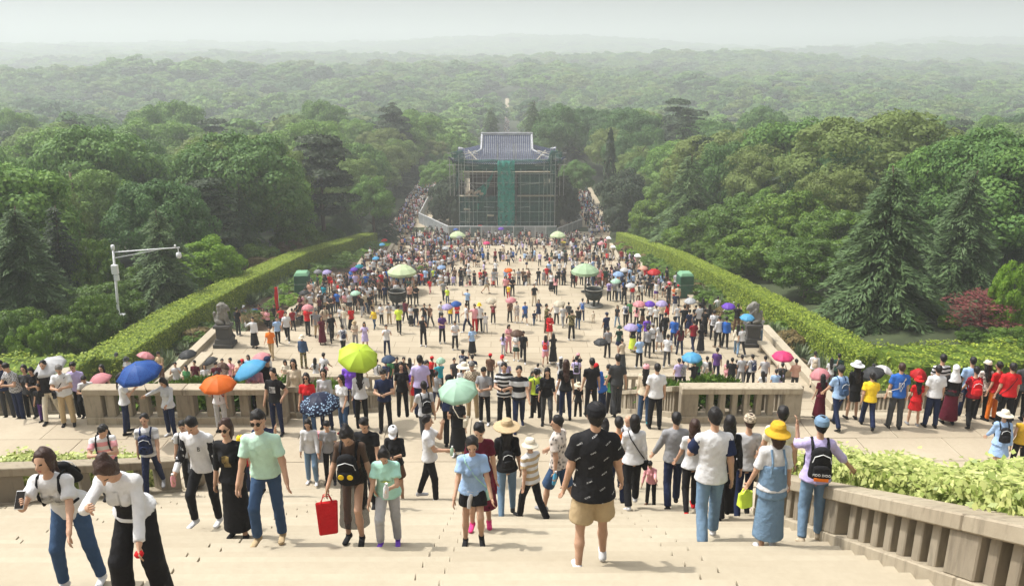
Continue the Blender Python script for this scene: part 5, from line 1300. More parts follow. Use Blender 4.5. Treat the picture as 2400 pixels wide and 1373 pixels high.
def umb_mat(colour, pat):
    if (colour,pat) in UM: return UM[(colour,pat)]
    m = mat('%s umbrella cloth' % colour, COLS[colour] if isinstance(colour,str) else colour, .55, noise=.06, nscale=6, spec=.35); nt = m.node_tree; n,l = nt.nodes, nt.links; b = n["Principled BSDF"]
    if pat:
        tc = n.new("ShaderNodeTexCoord"); v = n.new("ShaderNodeTexVoronoi"); v.inputs['Scale'].default_value = 9 if pat=='flowers' else 14; l.new(tc.outputs['Object'], v.inputs['Vector'])
        r = n.new("ShaderNodeValToRGB"); r.color_ramp.interpolation='CONSTANT'; e = r.color_ramp.elements; col = COLS[colour]; oth = (.45,.65,.9) if pat=='flowers' else (.02,.05,.3)
        e[0].color=(*oth,1); e[1].position=.36; e[1].color=(*col,1); l.new(v.outputs['Distance'], r.inputs['Fac'])
        # the flowered band lies towards the hem
        sp = n.new("ShaderNodeSeparateXYZ"); l.new(tc.outputs['Object'], sp.inputs[0]); g = n.new("ShaderNodeMath"); g.operation='LESS_THAN'; g.inputs[1].default_value=-.1; l.new(sp.outputs[2], g.inputs[0])
        x = n.new("ShaderNodeMix"); x.data_type='RGBA'; l.new(g.outputs[0], x.inputs[0]); x.inputs[6].default_value=(*col,1); l.new(r.outputs[0], x.inputs[7]); l.new(x.outputs[2], b.inputs['Base Color'])
    tr = n.new("ShaderNodeBsdfTranslucent"); mx = n.new("ShaderNodeMixShader"); mx.inputs[0].default_value=.42; tr.inputs['Color'].default_value = (*(COLS[colour]),1)
    l.new(b.outputs[0], mx.inputs[1]); l.new(tr.outputs[0], mx.inputs[2]); l.new(mx.outputs[0], n["Material Output"].inputs['Surface'])
    UM[(colour,pat)] = m; return m
PACK = {}
def pack_mesh():
    if PACK: return PACK
    V, F = blend([cap((0,0,.02),(0,0,.32),.145,.12,.52,.5,(0,1,0),.05,.09)], .022, .03); PACK['bag'] = mesh_from('bag', V, F, [SKIN[0]], True)
    V, F = blend([cap((0,-.075,.04),(0,-.075,.16),.105,.1,.35,.35,(0,1,0),.04,.04)], .02, .03); PACK['pocket'] = mesh_from('pocket', V, F, [SKIN[0]], True)
    mb = MB(); PACK['zip'] = MB().tube([(-.11,-.055,.22),(-.09,-.064,.3),(0,-.07,.34),(.09,-.064,.3),(.11,-.055,.22)],.006,4).mesh('zip', M['metalwhite'])
    return PACK
def backpack(o, colour, label, front=False, size=1.0, pat=None):
    """worn on the back (or the chest) of figure o"""
    J = joints(o); pm = pack_mesh(); q = next(p for p in PEOPLE if p['o'] is o); s = -1 if not front else 1
    c = wpt(o, J.S(.08, 0, s*(.225))); b = empty('backpack', c); 
    fw = (o.rotation_euler.to_matrix() @ Vector(J.fw*(1 if not front else -1))).normalized(); up = (o.rotation_euler.to_matrix() @ Vector(J.sp)).normalized(); rt = fw.cross(up)
    b.rotation_euler = Matrix((rt,fw,up)).transposed().to_euler(); k = o.scale[0]*size; b.scale = (k,k,k); m = cloth(colour, pat)
    for nm in ('bag','pocket'):
        c_ = obj(nm, pm[nm], b); c_.material_slots[0].link='OBJECT'; c_.material_slots[0].material = m
    obj('zip', pm['zip'], b)
    for sd_ in (-1,1):
        sh = J.arm[sd_][0]; ins = J.S(.455, sd_*.105)
        pts = [J.S(.34,sd_*.1,s*.13),J.S(.47,sd_*.105,s*.105),ins+J.sp*.075,J.S(.46,sd_*.115,-s*.1),J.S(.33,sd_*.125,-s*.135),J.S(.2,sd_*.135,-s*.125),J.S(.12,sd_*.15,-s*.02)]
        w = [wpt(o,p) for p in pts]; inv = Matrix.LocRotScale(b.location,b.rotation_euler,b.scale).inverted()
        MB().tube([inv@p for p in w],.019,6).build('strap', m, b, smooth=True)
    tag(b, label, 'backpack', 'backpacks'); return b
def shoulder_bag(o, colour, label, side=1, size=1.0, low=-.12):
    J = joints(o); b = empty('shoulder_bag', wpt(o, J.S(low, side*.22, .02))); b.rotation_euler = o.rotation_euler; k = size*o.scale[0]; b.scale=(k,k,k)
    MB().box((0,0,0),(.09,.26,.2),0,0,.9).build('bag', cloth(colour), b, bevel=.02); MB().box((side*.05,0,.05),(.012,.24,.1)).build('flap', cloth(colour), b, bevel=.004)
    inv = Matrix.LocRotScale(b.location,b.rotation_euler,b.scale).inverted(); pts = [J.S(low+.1,side*.215,.05),J.S(.25,side*.06,.155),J.S(.47,-side*.1,.09),J.S(.54,-side*.12,0),J.S(.44,-side*.1,-.12),J.S(.2,side*.06,-.15),J.S(low+.1,side*.215,-.05)]
    MB().tube([inv@wpt(o,p) for p in pts],.011,5).build('strap', cloth(colour), b); tag(b,label,'bag','bags carried by visitors'); return b
def hand_pt(o, side): J = joints(o); sh, el, wr, fd = J.arm[side]; return wpt(o, wr+fd*.09)
def tote(o, side, colour, label, w=.3, h=.36, hang=.14, pat=None):
    p = hand_pt(o, side); b = empty('tote_bag', p); b.rotation_euler = (0,0,o.rotation_euler.z+.3)
    MB().hexa([(-w*.42,-.06,-hang-h),(w*.42,-.06,-hang-h),(w*.42,.06,-hang-h),(-w*.42,.06,-hang-h)],[(-w/2,-.02,-hang),(w/2,-.02,-hang),(w/2,.02,-hang),(-w/2,.02,-hang)]).build('bag', cloth(colour,pat), b, bevel=.015)
    for y in (-.02,.02): MB().tube([(-w*.25,y,-hang-.01),(-w*.12,y,-.02),(w*.12,y,-.02),(w*.25,y,-hang-.01)],.008,5).build('handle', cloth(colour), b)
    tag(b,label,'bag','bags carried by visitors'); return b
def bottle(o, side, colour, label, hgt=.22):
    b = empty('bottle', hand_pt(o, side)); b.rotation_euler=(.2,.1,0); m = cloth(colour)
    MB().lathe([(.028,-hgt*.5),(.032,-hgt*.45),(.032,hgt*.15),(.014,hgt*.32),(.014,hgt*.38)],12).build('body', m, b, smooth=True); MB().lathe([(.017,hgt*.38),(.017,hgt*.47)],10).build('cap', cloth('white'), b); tag(b,label,'bottle','bottles held by visitors')
def phone(o, side, label, colour='black'):
    b = empty('phone', hand_pt(o, side)); b.rotation_euler=(.6,0,o.rotation_euler.z)
    MB().box((0,0,.02),(.075,.01,.15)).build('case', cloth(colour), b, bevel=.004); MB().box((0,.0065,.02),(.066,.002,.135)).build('screen', EYE, b); tag(b,label,'phone','phones held by visitors')
def shades(o):
    J = joints(o); mb = MB()
    for s in (-1,1): mb.lathe([(.001,0),(.026,.0),(.026,.006),(.001,.006)],12,(s*.032,0,0))
    V=[]; 
    R3 = np.stack([J.hr,-J.hu,J.hf],1); V = np.array(mb.v)@R3.T + J.H(0,.094,.01)+J.off; fr = MB().add([tuple(v) for v in V], mb.f)
    fr.tube([tuple(J.H(-.075,.0,.018)+J.off),tuple(J.H(-.06,.085,.016)+J.off),tuple(J.H(0,.102,.014)+J.off),tuple(J.H(.06,.085,.016)+J.off),tuple(J.H(.075,.0,.018)+J.off)],.004,4); fr.build('sunglasses', EYE, o)
def front_patch(o, w, h, s, m, name='print', back=False, x=0):
    """printed panel following the shirt front"""
    J = joints(o); V=[]; F=[]; n=7; sg = -1 if back else 1; ms = next(c for c in o.children if c.name.split('.')[0] in ('shirt','dress','top','blouse')); bv = np.zeros(len(ms.data.vertices)*3); ms.data.vertices.foreach_get('co', bv); bv = bv.reshape(-1,3)-J.off
    A = (bv-J.pel)@J.rt; B = (bv-J.pel)@J.sp; C = (bv-J.pel)@J.fw*sg
    for j in range(n):
        for i in range(n):
            u = x+w*(i/(n-1)-.5); v = s+h*(j/(n-1)-.5); k = np.argsort((A-u)**2+(B-v)**2-np.where(C>0,.0,-9)*0 + np.where(C<0,9,0))[:3]; V.append(J.S(v,u,sg*(C[k].max()+.006))+J.off)
    for j in range(n-1):
        for i in range(n-1): F.append((j*n+i,j*n+i+1,(j+1)*n+i+1,(j+1)*n+i))
    me = mesh_from(name,V,F,[m],True); return obj(name, me, o)
def txt(parent, s, size, m, M_, name='lettering'):
    c = bpy.data.curves.new('lettering','FONT'); c.body = s; c.size = size; c.align_x='CENTER'; c.align_y='CENTER'; c.extrude=.002; c.materials.append(m)
    t_ = bpy.data.objects.new('lettering', c); COL.objects.link(t_); bpy.context.view_layer.update()
    me = bpy.data.meshes.new_from_object(t_.evaluated_get(bpy.context.evaluated_depsgraph_get())); bpy.data.objects.remove(t_)
    o = obj(name, me, parent); o.matrix_local = M_; return o
# ------------------------------------------------------------------ the visitors in front
def F_(px, py):
    p = feet(px, py); p.z = stand_z(p.y); return p
def D_(px, y): return Vector((at_x(px, y, prof(y)+0.9), y, stand_z(y)))
A = dict(res=.018, detail=True); B = dict(res=.024, detail=True)
def PP(base, **k): d = dict(POSES[base]); d.update(k); return d
GR = mat('grey printed ink', (.7,.7,.7), .8, noise=.8, nscale=9, col2=(.03,.03,.035)); WMIX = mat('white printed drawing', (.7,.7,.7), .8, noise=.5, nscale=14, col2=(.016,.016,.018)); WINK = mat('white printed ink', (.72,.72,.72), .8); GOLD = mat('gold printed ink', (.4,.28,.09), .6, noise=.6, nscale=14, col2=(.016,.016,.018)); NINK = mat('navy printed ink', (.02,.03,.09), .8)
# --- nearest rank on the upper stairs
p1 = person(F_(196,1366), 182, 1.54, True, PP('climb', la=(12,14,22,0), ra=(38,6,70,30), ll=(6,14,10), rl=(24,30,4), lean=34, headp=-18, heady=-8), ('tee','white'), ('slim','denim blue'), 'pony', 'brown', shoes='white', loose=.02, label='young woman in white printed tee and jeans bending forward up the stairs', **A)
front_patch(p1,.2,.2,.27,GR); backpack(p1,'black','black backpack on the bending woman in white printed tee',size=.85); phone(p1,1,'white phone in the hand of the bending young woman','white')
p2 = person(F_(352,1418), 178, 1.52, True, PP('climb2', la=(8,12,18,0), ra=(46,6,60,40), ll=(8,18,6), rl=(22,26,6), lean=28, headp=34), ('puff','white'), ('wide','black'), 'bun', 'brown', shoes='black', loose=.014, hem=.03, label='woman in white blouse and wide black dungarees looking down as she climbs', **A)
front_patch(p2,.22,.2,.17,cloth('black'),'bib'); front_patch(p2,.05,.16,.36,cloth('white'),'neck_bow'); tag(empty('red_bauble',hand_pt(p2,-1)),'small round red bauble in the hand of the woman in dungarees','bauble'); MB().lathe([(.001,-.03),(.025,-.02),(.035,0),(.025,.02),(.001,.03)],12).build('ball',cloth('red'),bpy.data.objects['red_bauble'],smooth=True)
p3 = person(D_(252,13.7), 200, 1.72, False, PP('hands', lean=32, headp=14, heady=40), ('tee','white','stripes:pink:1.6'), ('trousers','dark grey'), 'short', hat=None, label='man in pink, white and black striped polo bending down by the left balustrade', **B); backpack(p3,'black','bulky black backpack on the man bending by the left balustrade')
p4 = person(D_(352,14.7), 190, 1.72, False, 'walk', ('tee','white','stripes:light grey:2.2'), ('slim','navy'), 'short', shoes='grey', label='man in grey and white striped tee with a patterned bag on his chest', **B); backpack(p4,'navy','dark patterned backpack worn on the chest of the striped man',front=True,pat='floral',size=1.05)
p5 = person(F_(452,1148), 185, 1.70, False, 'climb', ('tee','white'), ('slim','dark grey'), 'short', shoes='khaki', label='smiling man in white tee behind the young man with black sleeves', **B); backpack(p5,'black','black backpack on the smiling man in white tee',size=.9)
p6 = person(F_(495,1232), 172, 1.74, False, PP('climb2', headp=24, ra=(14,10,30,10)), ('long','white'), ('slim','black'), 'short', shoes='white', loose=.016, label='young man in white raglan shirt with black sleeves and black trousers', **A)
for s in (-1,1):
    J = joints(p6); sh, el, wr, fd = J.arm[s]; V, F = blend([cap(sh-J.sp*.012,el,.066,.06),cap(el,el+(wr-el)*.45,.059,.053,1,1,J.fw,None,.012)],.02,.02); obj('sleeve', mesh_from('sleeve',V+J.off,F,[cloth('black')],True), p6)
txt(p6,'B',.09,cloth('black'),Matrix.Translation(Vector(joints(p6).S(.36,-.075,.142)+joints(p6).off)) @ Matrix.Rotation(math.pi,4,'Z') @ Matrix.Rotation(math.pi/2,4,'X'),'emblem')
bottle(p6,1,'pink','pink drink bottle held by the young man with black sleeves')
p7 = person(F_(562,1258), 176, 1.66, True, PP('stand2', ll=(8,10,2), rl=(-3,6,2), lean=6), ('long','black'), ('aline','black'), 'bob','brown', shoes='black', slv=1.0, label='woman in black dress and sunglasses holding a man by the arm', dress=True, **A); shades(p7); front_patch(p7,.1,.18,.28,GOLD)
p8 = person(F_(640,1272), 181, 1.74, False, PP('climb2', la=(-4,14,20,0), ra=(8,10,12,0), headp=0), ('shirt','pale mint'), ('trousers','denim blue'), 'short', shoes='khaki', loose=.015, label='man in mint green shirt, jeans and sunglasses striding up the stairs', hem=-.03, **A); shades(p8)
J = joints(p8); MB().tube([tuple(J.S(-.03,.15*math.cos(a),.118*math.sin(a))+J.off) for a in np.linspace(0,2*math.pi,17)],.02,6).build('belt',cloth('black'),p8); front_patch(p8,.09,.1,.33,cloth('pale mint'),'breast_pocket',x=.08)
p9 = person(F_(838,1272), 178, 1.62, True, PP('climb', headp=38, la=(-4,16,14,0), ra=(6,14,14,0)), ('tee','sheer black'), ('aline','sheer black'), 'bun','black', shoes='black', slv=.7, bln=.82, label='woman in sheer black dress with a rucksack on her chest and a red bag', dress=True, **A)
b9 = backpack(p9,'black','black rucksack with two yellow badges worn on the chest',front=True,size=1.1)
for s in (-1,1): MB().lathe([(.001,0),(.036,0),(.036,.008),(.001,.008)],14,(s*.055,0,0)).build('badge',cloth('yellow'),b9).matrix_local = Matrix.Translation((0,-.125,.17)) @ Matrix.Rotation(math.pi/2,4,'X')
tote(p9,1,'red','bright red tote bag hanging from the hand of the woman in sheer black',.26,.42,.1)
p10 = person(F_(915,1275), 180, 1.36, True, PP('climb2', headp=30, la=(28,8,70,30)), ('tee','mint'), ('slim','light grey'), 'bun','black', shoes='violet', loose=.03, label='girl in turquoise tee, grey leggings and purple shoes looking down', **A); front_patch(p10,.16,.03,.26,cloth('lime')); bottle(p10,-1,'white','small white bottle held by the girl in turquoise')
p11 = person(F_(1010,1170), -92, 1.74, False, PP('walk', la=(50,10,120,10), ra=(34,6,55,10), ll=(-14,6,2), rl=(14,12,2), lean=-2), ('tee','white'), ('slim','black'), 'short', shoes='silver', label='young man in white tee and black trousers turned to the right', loose=.018, **A); bottle(p11,1,'pale mint','clear water bottle held by the young man turned to the right')
p12 = person(F_(1110,1275), 183, 1.48, True, PP('climb', ll=(34,60,3), rl=(-2,4,3), la=(10,12,14,0), ra=(16,12,20,0), headp=10), ('tee','light blue'), ('shorts','black'), 'pony','black', shoes='black', bln=.6, loose=.024, label='girl in pale blue butterfly tee with a white jacket tied round her waist', **A)
front_patch(p12,.14,.14,.3,leaf_mat('butterflies',(.33,.48,.72),(.33,.48,.72))) ; J = joints(p12); MB().tube([tuple(J.S(.0,.16*math.cos(a),.125*math.sin(a))+J.off) for a in np.linspace(0,2*math.pi,17)],.032,6).build('tied_jacket',cloth('white'),p12); MB().tube([tuple(J.S(-.02,.02,.15)+J.off),tuple(J.S(-.14,.05,.16)+J.off),tuple(J.S(-.26,.06,.17)+J.off)],[.03,.035,.03],6).build('jacket_sleeve',cloth('white'),p12)
MB().tube([tuple(J.S(-.04,-.05,.14)+J.off),tuple(J.S(-.16,-.03,.15)+J.off),tuple(J.S(-.24,-.04,.15)+J.off)],[.03,.035,.03],6).build('jacket_sleeve',cloth('white'),p12); shoulder_bag(p12,'mint','small flowered sling bag at the hip of the girl in pale blue',side=-1,size=.8)
p13 = person(F_(1128,1240), 178, 1.62, True, PP('climb2',headp=20), ('tee','maroon'), ('longskirt','maroon','floral'), 'short','black', shoes='hot pink', bln=.7, dress=True, label='woman in maroon dress and pink shoes behind the girl in pale blue', **A)
p14 = person(F_(1188,1206), 6, 1.64, True, PP('descend', la=(4,16,10,0)), ('tee','black'), ('slim','pale denim'), 'long','black', hat=('sun','khaki'), shoes='dark grey', label='woman in wide straw hat, black top and jeans seen from behind', slv=.9, **A); tote(p14,-1,'dark red','dark red tote bag beside the woman in the wide straw hat',.36,.36,.06); backpack(p14,'black','black leather rucksack of the woman in the wide straw hat',size=.8)
p15 = person(F_(1244,1212), 40, 1.36, False, 'walk2', ('tee','white','stripes:khaki:2.4'), ('trousers','black'), 'short', hat=('bucket','cream'), shoes='black', loose=.022, label='boy in striped tee and cream bucket hat on the stairs', **A)
p16 = person(F_(1308,1196), 60, 1.72, False, PP('walk2',heady=30), ('tee','floral'), ('shorts','denim blue'), 'short', shoes='grey', bln=1.0, loose=.024, label='man in flowered shirt and long denim shorts left of the lettered tee', **A); bottle(p16,-1,'sky blue','blue water bottle hanging from the hand of the man in flowered shirt',.28)
p17 = person(F_(1385,1322), 2, 1.81, False, PP('descend', la=(2,12,10,0), ra=(10,14,14,0), ll=(2,16,5), rl=(14,8,5)), ('tee','black','dashes'), ('shorts','khaki'), 'short', hat=('cap','black'), shoes='white', loose=.036, hem=-.13, bln=.85, label='big man in black lettered tee, khaki shorts and cap, nearest walker', **A)
p18 = person(F_(1478,1192), 8, 1.64, True, 'descend', ('long','white'), ('trousers','black'), 'bob','black', shoes='white', label='woman in loose white top beside the lettered tee, black bag at hip', loose=.02, **A); shoulder_bag(p18,'black','black shoulder bag of the woman in the loose white top',side=1)
p18b = person(D_(1447,13.2), 5, 1.70, True, 'stand', ('tee','orange'), ('trousers','navy'), 'short','black', shoes='black', label='person in orange half hidden behind the lettered tee', **B)
p19 = person(F_(1524,1182), 150, .98, True, PP('stand2', la=(60,20,30,0), headp=25, lean=20), ('long','pink'), ('trousers','black'), 'short','black', shoes='brown', label='toddler in pink held by the hand on the stairs', **A)
p20 = person(F_(1572,1188), 2, 1.72, False, PP('descend', la=(18,16,10,0)), ('long','grey'), ('trousers','navy'), 'short', shoes='black', label='man in grey sweatshirt and dark jeans seen from behind', loose=.018, **A)
p21 = person(D_(1622,11.8), 4, 1.62, True, 'descend', ('tee','white'), ('slim','black'), 'long','brown', shoes='red', label='long haired woman in white between the grey sweatshirt and baseball tee', **B)
p22 = person(F_(1655,1262), 2, 1.76, False, PP('descend', la=(26,16,60,30), headp=14), ('tee','white'), ('trousers','pale denim'), 'short', shoes='white', loose=.024, hem=-.09, label='man in white baseball tee with navy sleeves and pale jeans', **A)
J = joints(p22)
for s in (-1,1):
    sh, el, wr, fd = J.arm[s]; V, F = blend([cap(sh-J.sp*.01,sh+(el-sh)*.72,.074,.09,1,1,J.fw,None,.012)],.02,.02); obj('sleeve', mesh_from('sleeve',V+J.off,F,[cloth('navy')],True), p22)
p23 = person(D_(1702,10.9), 0, 1.66, True, 'descend', ('long','black'), ('wide','black'), 'long','black', shoes='black', label='woman all in black right of the baseball tee', **B)
p23b = person(D_(1714,11.6), 0, 1.02, False, 'stand', ('long','grey'), ('trousers','black'), 'short', shoes='black', label='small child in grey and yellow hoodie among the walkers', **B); front_patch(p23b,.2,.08,.4,cloth('lime'),'yoke',back=True)
p24 = person(D_(1748,11.4), -4, 1.74, True, 'descend', ('tee','light grey'), ('slim','navy'), 'short','brown', hat=('cap','beige','plaid'), shoes='black', label='person in grey tee and plaid cap behind the pinafore dress', **A)
p25 = person(F_(1795,1276), 4, 1.60, True, PP('stand', la=(6,14,12,0), ra=(4,12,10,0), ll=(-3,8,2), rl=(6,4,2)), ('tee','white'), ('aline','pale denim'), 'bob','brown', hat=('bucket','mustard'), shoes='white', loose=.018, bln=.86, label='woman in pale denim pinafore dress and mustard hat', slv=.85, **A); J = joints(p25); V, F = blend([cap(J.S(-.16),J.S(.28),.205,.168,.84,.8,J.fw,.012,.012)],.018,.02,wrinkle=.002); obj('pinafore_bodice', mesh_from('bodice',V+J.off,F,[cloth('pale denim')],True), p25)
for s in (-1,1): J=joints(p25); MB().tube([tuple(J.S(.2,s*.1,-.155)+J.off),tuple(J.S(.36,s*.09,-.155)+J.off),tuple(J.S(.5,s*.08,-.06)+J.off)],.018,5).build('strap',cloth('pale denim'),p25)
tote(p25,-1,'lime','yellow bag in the hand of the woman in the pinafore dress',.2,.2,.05)
p26 = person(D_(1822,11.0), -6, 1.76, False, 'descend', ('tee','cream'), ('trousers','black'), 'short','black', shoes='black', label='man with close cropped hair in cream tee beyond the mustard hat', **A)
p27 = person(F_(1893,1262), -10, 1.62, True, PP('descend', ra=(16,40,6,0), la=(60,16,110,10), rl=(4,4,4), ll=(-4,22,4)), ('long','lilac'), ('slim','pale denim'), 'short','black', hat=('cap','pale denim'), shoes='beige', loose=.026, slv=1.2, label='woman in lilac top, jeans and denim cap resting a hand on the balustrade', **A)
b27 = backpack(p27,'black','black backpack with white lettering on the woman in the denim cap',size=1.12)
txt(b27,'FIDO DIDO',.042,WINK,Matrix.Translation((0,-.117,.085)) @ Matrix.Rotation(math.pi/2,4,'X')); MB().box((0,-.108,.02),(.17,.012,.04)).build('orange_patch',cloth('orange'),b27)
p28 = person(D_(1468,16.2), 178, 1.70, False, 'hands', ('tee','white'), ('trousers','dark grey'), 'bald','black', label='smiling balding man in white tee facing up the stairs', **B); backpack(p28,'black','backpack straps on the smiling balding man',size=.85); phone(p28,-1,'phone in the hand of the smiling balding man')
p29 = person(D_(-28,15.6), 175, 1.72, False, 'walk', ('shirt','light blue'), ('trousers','navy'), 'short', label='man in light blue shirt cut by the left edge, carrying a black case', **B); b = empty('black_case', D_(16,15.6)+Vector((0,-.2,.62))); tag(b,'black case carried at the left picture edge','case'); MB().box((0,0,0),(.46,.12,.34),.1).build('body',cloth('black'),b,bevel=.03); MB().tube([(-.08,0,.17),(-.06,0,.23),(.06,0,.23),(.08,0,.17)],.012,5).build('handle',cloth('black'),b)
# --- second rank: the landing and the head of the middle stairs
q = person
m1 = q(D_(150,19.6), 200, 1.72, False, PP('hands',lean=8), ('tee','white'), ('trousers','khaki'), 'short','grey', shoes='black', label='grey haired man in white polo with a black bag on the left', loose=.024, **B); shoulder_bag(m1,'black','black shoulder bag of the grey haired man in white polo',side=1,low=-.02)
m2 = q(D_(112,19.9), 190, 1.70, False, 'walk', ('tee','black'), ('trousers','cream'), 'short', label='man in black shirt and cream trousers left of the white polo', **B)
q(D_(36,20.2), 160, 1.70, False, PP('hands',lean=10), ('tee','light grey','plaid'), ('trousers','navy'), 'short', label='man in small checked shirt at the far left of the landing', **B)
q(D_(82,20.4), 180, 1.45, True, 'hands', ('tee','black'), ('trousers','dark grey'), 'long', label='woman in black crouched among the left group', **B); q(D_(64,21.2), 185, 1.62, True, 'stand', ('tee','dark grey'), ('trousers','black'), 'bob', label='woman in charcoal behind the checked shirt', **B)
q(D_(90,19.8), 175, 1.05, False, 'stand', ('tee','black'), ('trousers','purple'), 'short', label='child in black and purple beside the cream trousers', **B)
q(D_(184,20.6), 185, 1.66, False, 'climb', ('tee','lilac'), ('trousers','black'), 'short', label='man in lilac shirt under the pink umbrella edge', **B); q(D_(203,20.2), 200, 1.40, False, PP('hands',lean=22), ('tee','white'), ('slim','dark grey'), 'short', label='boy in white tee bending beside the lilac shirt', **B)
q(D_(10,21), 185, 1.68, False, 'stand', ('tee','navy'), ('trousers','dark grey'), 'short', label='person in navy at the extreme left behind the checked shirt', **B); q(D_(245,22), 180, 1.6, True, 'stand', ('tank','black'), ('trousers','black'), 'long', label='woman in black vest beyond the left balustrade end', **B)
q(head_at(272,830,1.7,30), 185, 1.7, False, 'hip', ('tee','light grey'), ('trousers','dark grey'), 'short', hat=('cap','dark grey'), label='man in grey tee and cap above the blue umbrella', **B); q(head_at(296,838,1.65,30), 175, 1.65, True, 'hands', ('tee','white'), ('trousers','grey'), 'short', hat=('bucket','dark grey'), label='woman in white and dark hat beside the man in grey cap', **B)
q(head_at(372,826,1.68,30), 160, 1.68, False, 'hands', ('shirt','khaki'), ('trousers','brown'), 'short', label='man in khaki shirt next to the small pink umbrella', **B)
m7 = q(F_(302,1015), -60, 1.62, True, PP('umb',headp=12), ('tee','white'), ('slim','navy'), 'pony', shoes='black', label='woman in white tee holding the blue patterned umbrella', **B)
m8 = q(F_(404,1022), 165, 1.62, True, PP('stand2', la=(30,20,40,20), ra=(20,62,10,0), headp=30), ('long','silver'), ('slim','navy'), 'long', shoes='white', label='long haired woman in pale blue blouse reaching out an arm', loose=.02, **B)
m9 = q(F_(522,1012), 185, 1.60, True, 'umb', ('tee','white'), ('trousers','light grey'), 'bun', label='woman in white tee under the orange umbrella', **B); backpack(m9,'dark red','patterned red rucksack of the woman under the orange umbrella',size=.8,pat='floral')
q(D_(566,15.6), 180, 1.35, True, 'stand', ('tee','red'), ('trousers','navy'), 'long', hat=('cap','yellow'), label='child in yellow cap and red behind the woman in black', **B)
m11 = q(D_(602,20.6), 180, 1.62, True, 'umb', ('long','pink'), ('slim','black'), 'bob', label='woman in pink blouse under the bright blue umbrella', loose=.02, **B)
m12 = q(F_(652,1015), 170, 1.74, False, 'hip', ('tee','black'), ('slim','navy'), 'short', label='young man in black printed tee with a hand on his hip', **B); front_patch(m12,.17,.17,.3,WMIX); q(D_(632,20.8), 175, 1.7, False, 'stand', ('tee','black'), ('trousers','dark grey'), 'short', hat=('cap','navy'), label='man in dark cap right behind the black printed tee', **B)
q(D_(622,14.6), 184, 1.70, False, PP('wave', la=(62,24,120,20), ra=(4,10,14,0)), ('tee','navy'), ('slim','denim blue'), 'short', label='man in navy polo touching his head behind the mint shirt', **B)
m14 = q(D_(722,19.0), 184, 1.66, True, 'stand', ('tee','red'), ('trousers','denim blue'), 'long', label='woman in red tee, denim dungarees and sunglasses', **B); shades(m14); front_patch(m14,.2,.18,.16,cloth('denim blue'),'bib')
q(D_(762,19.4), 180, 1.62, True, 'stand2', ('long','light grey'), ('trousers','navy'), 'bob', label='woman in grey cardigan beside the red tee', **B); q(D_(692,21), 182, 1.7, True, 'stand', ('long','beige'), ('trousers','black'), 'long', label='woman in beige between the printed tee and red tee', **B)
q(F_(735,1130), 182, 1.60, True, PP('climb',ll=(26,30,3)), ('long','white'), ('slim','pale denim'), 'long', hat=None, shoes='white', label='woman in white blouse below the navy flowered umbrella', loose=.022, **B)
q(F_(757,1118), 178, 1.18, True, PP('climb2'), ('tee','white'), ('skirt','white'), 'long', hat=('bucket','pink'), shoes='white', label='little girl in white dress and pink hat', dress=True, **B); q(F_(778,1132), 184, 1.60, True, PP('climb',headp=16), ('tee','grey'), ('slim','black'), 'short', label='woman in grey tee and black trousers beside the pink hat', **B)
q(F_(808,1018), 150, 1.60, True, 'stand2', ('tee','white'), ('slim','denim blue'), 'pony', shoes='dark red', label='woman in white tee and jeans left of the lime umbrella bearer', **B)
m17 = q(F_(850,1002), 8, 1.66, True, 'umb', ('long','white'), ('slim','black'), 'long', label='woman in white shirt holding the big lime umbrella', **B)
q(F_(905,1012), 184, 1.72, False, PP('hands'), ('tee','navy'), ('trousers','black'), 'short', label='man in navy polo looking at his phone on the landing', **B); phone(PEOPLE[-1]['o'],1,'phone held by the man in navy polo'); q(D_(942,20.6), 188, 1.62, True, 'stand', ('tee','black'), ('trousers','black'), 'bob', label='woman in black right of the navy polo', **B); q(D_(820,20.8), 180, 1.66, True, 'stand', ('tee','violet'), ('trousers','navy'), 'short', label='person in violet just left of the navy polo', **B)
q(F_(870,1190), 176, 1.70, False, PP('climb',headp=15), ('tee','black'), ('trousers','black'), 'short', label='young man in black tee behind the sheer black dress', **B); m = q(F_(930,1168), 178, 1.62, True, PP('hands',headp=30), ('long','black'), ('skirt','brown'), 'long', hat=('cap','white'), label='woman in black top, white cap and brown skirt with a phone', slv=1.0, **B); phone(m,1,'phone held by the woman in white cap')
q(D_(986,20.4), 6, 1.74, False, 'stand', ('tee','lilac'), ('trousers','navy'), 'short', label='broad man in lilac shirt with his back turned', loose=.03, **B); m22 = q(D_(996,18.4), 20, 1.70, False, 'walk', ('tee','light grey'), ('trousers','dark grey'), 'short', label='man in pale grey tee with black backpack walking down', **B); backpack(m22,'black','black backpack of the man in pale grey tee')
q(D_(1054,18.6), 6, 1.78, False, PP('walk',la=(4,14,10,0)), ('tee','navy'), ('trousers','black'), 'short', hat=('cap','black'), label='big man in navy tee and black cap seen from behind', loose=.026, **B); q(D_(1088,20.6), 180, 1.60, True, 'stand', ('tee','white'), ('trousers','grey'), 'short', hat=('sun','cream'), label='woman in cream sun hat beyond the pale mint umbrella', **B); q(D_(1107,20.2), 175, 1.66, False, 'hands', ('shirt','beige','plaid'), ('trousers','khaki'), 'short','grey', label='old man in plaid shirt right of the cream sun hat', **B)
q(F_(1136,992), 165, 1.58, False, 'hands', ('tee','grey'), ('trousers','black'), 'short', shoes='white', label='boy in grey tee and black trousers on the landing edge', **B)
q(F_(1075,1072), 172, 1.62, True, PP('umb'), ('tee','black'), ('longskirt','black'), 'bob', bln=.8, dress=True, shoes='white', label='woman in black dress hidden under the pale mint umbrella', **B); shoulder_bag(PEOPLE[-1]['o'],'cream','cream handbag on the woman under the pale mint umbrella',side=-1,size=1.2,low=.08)
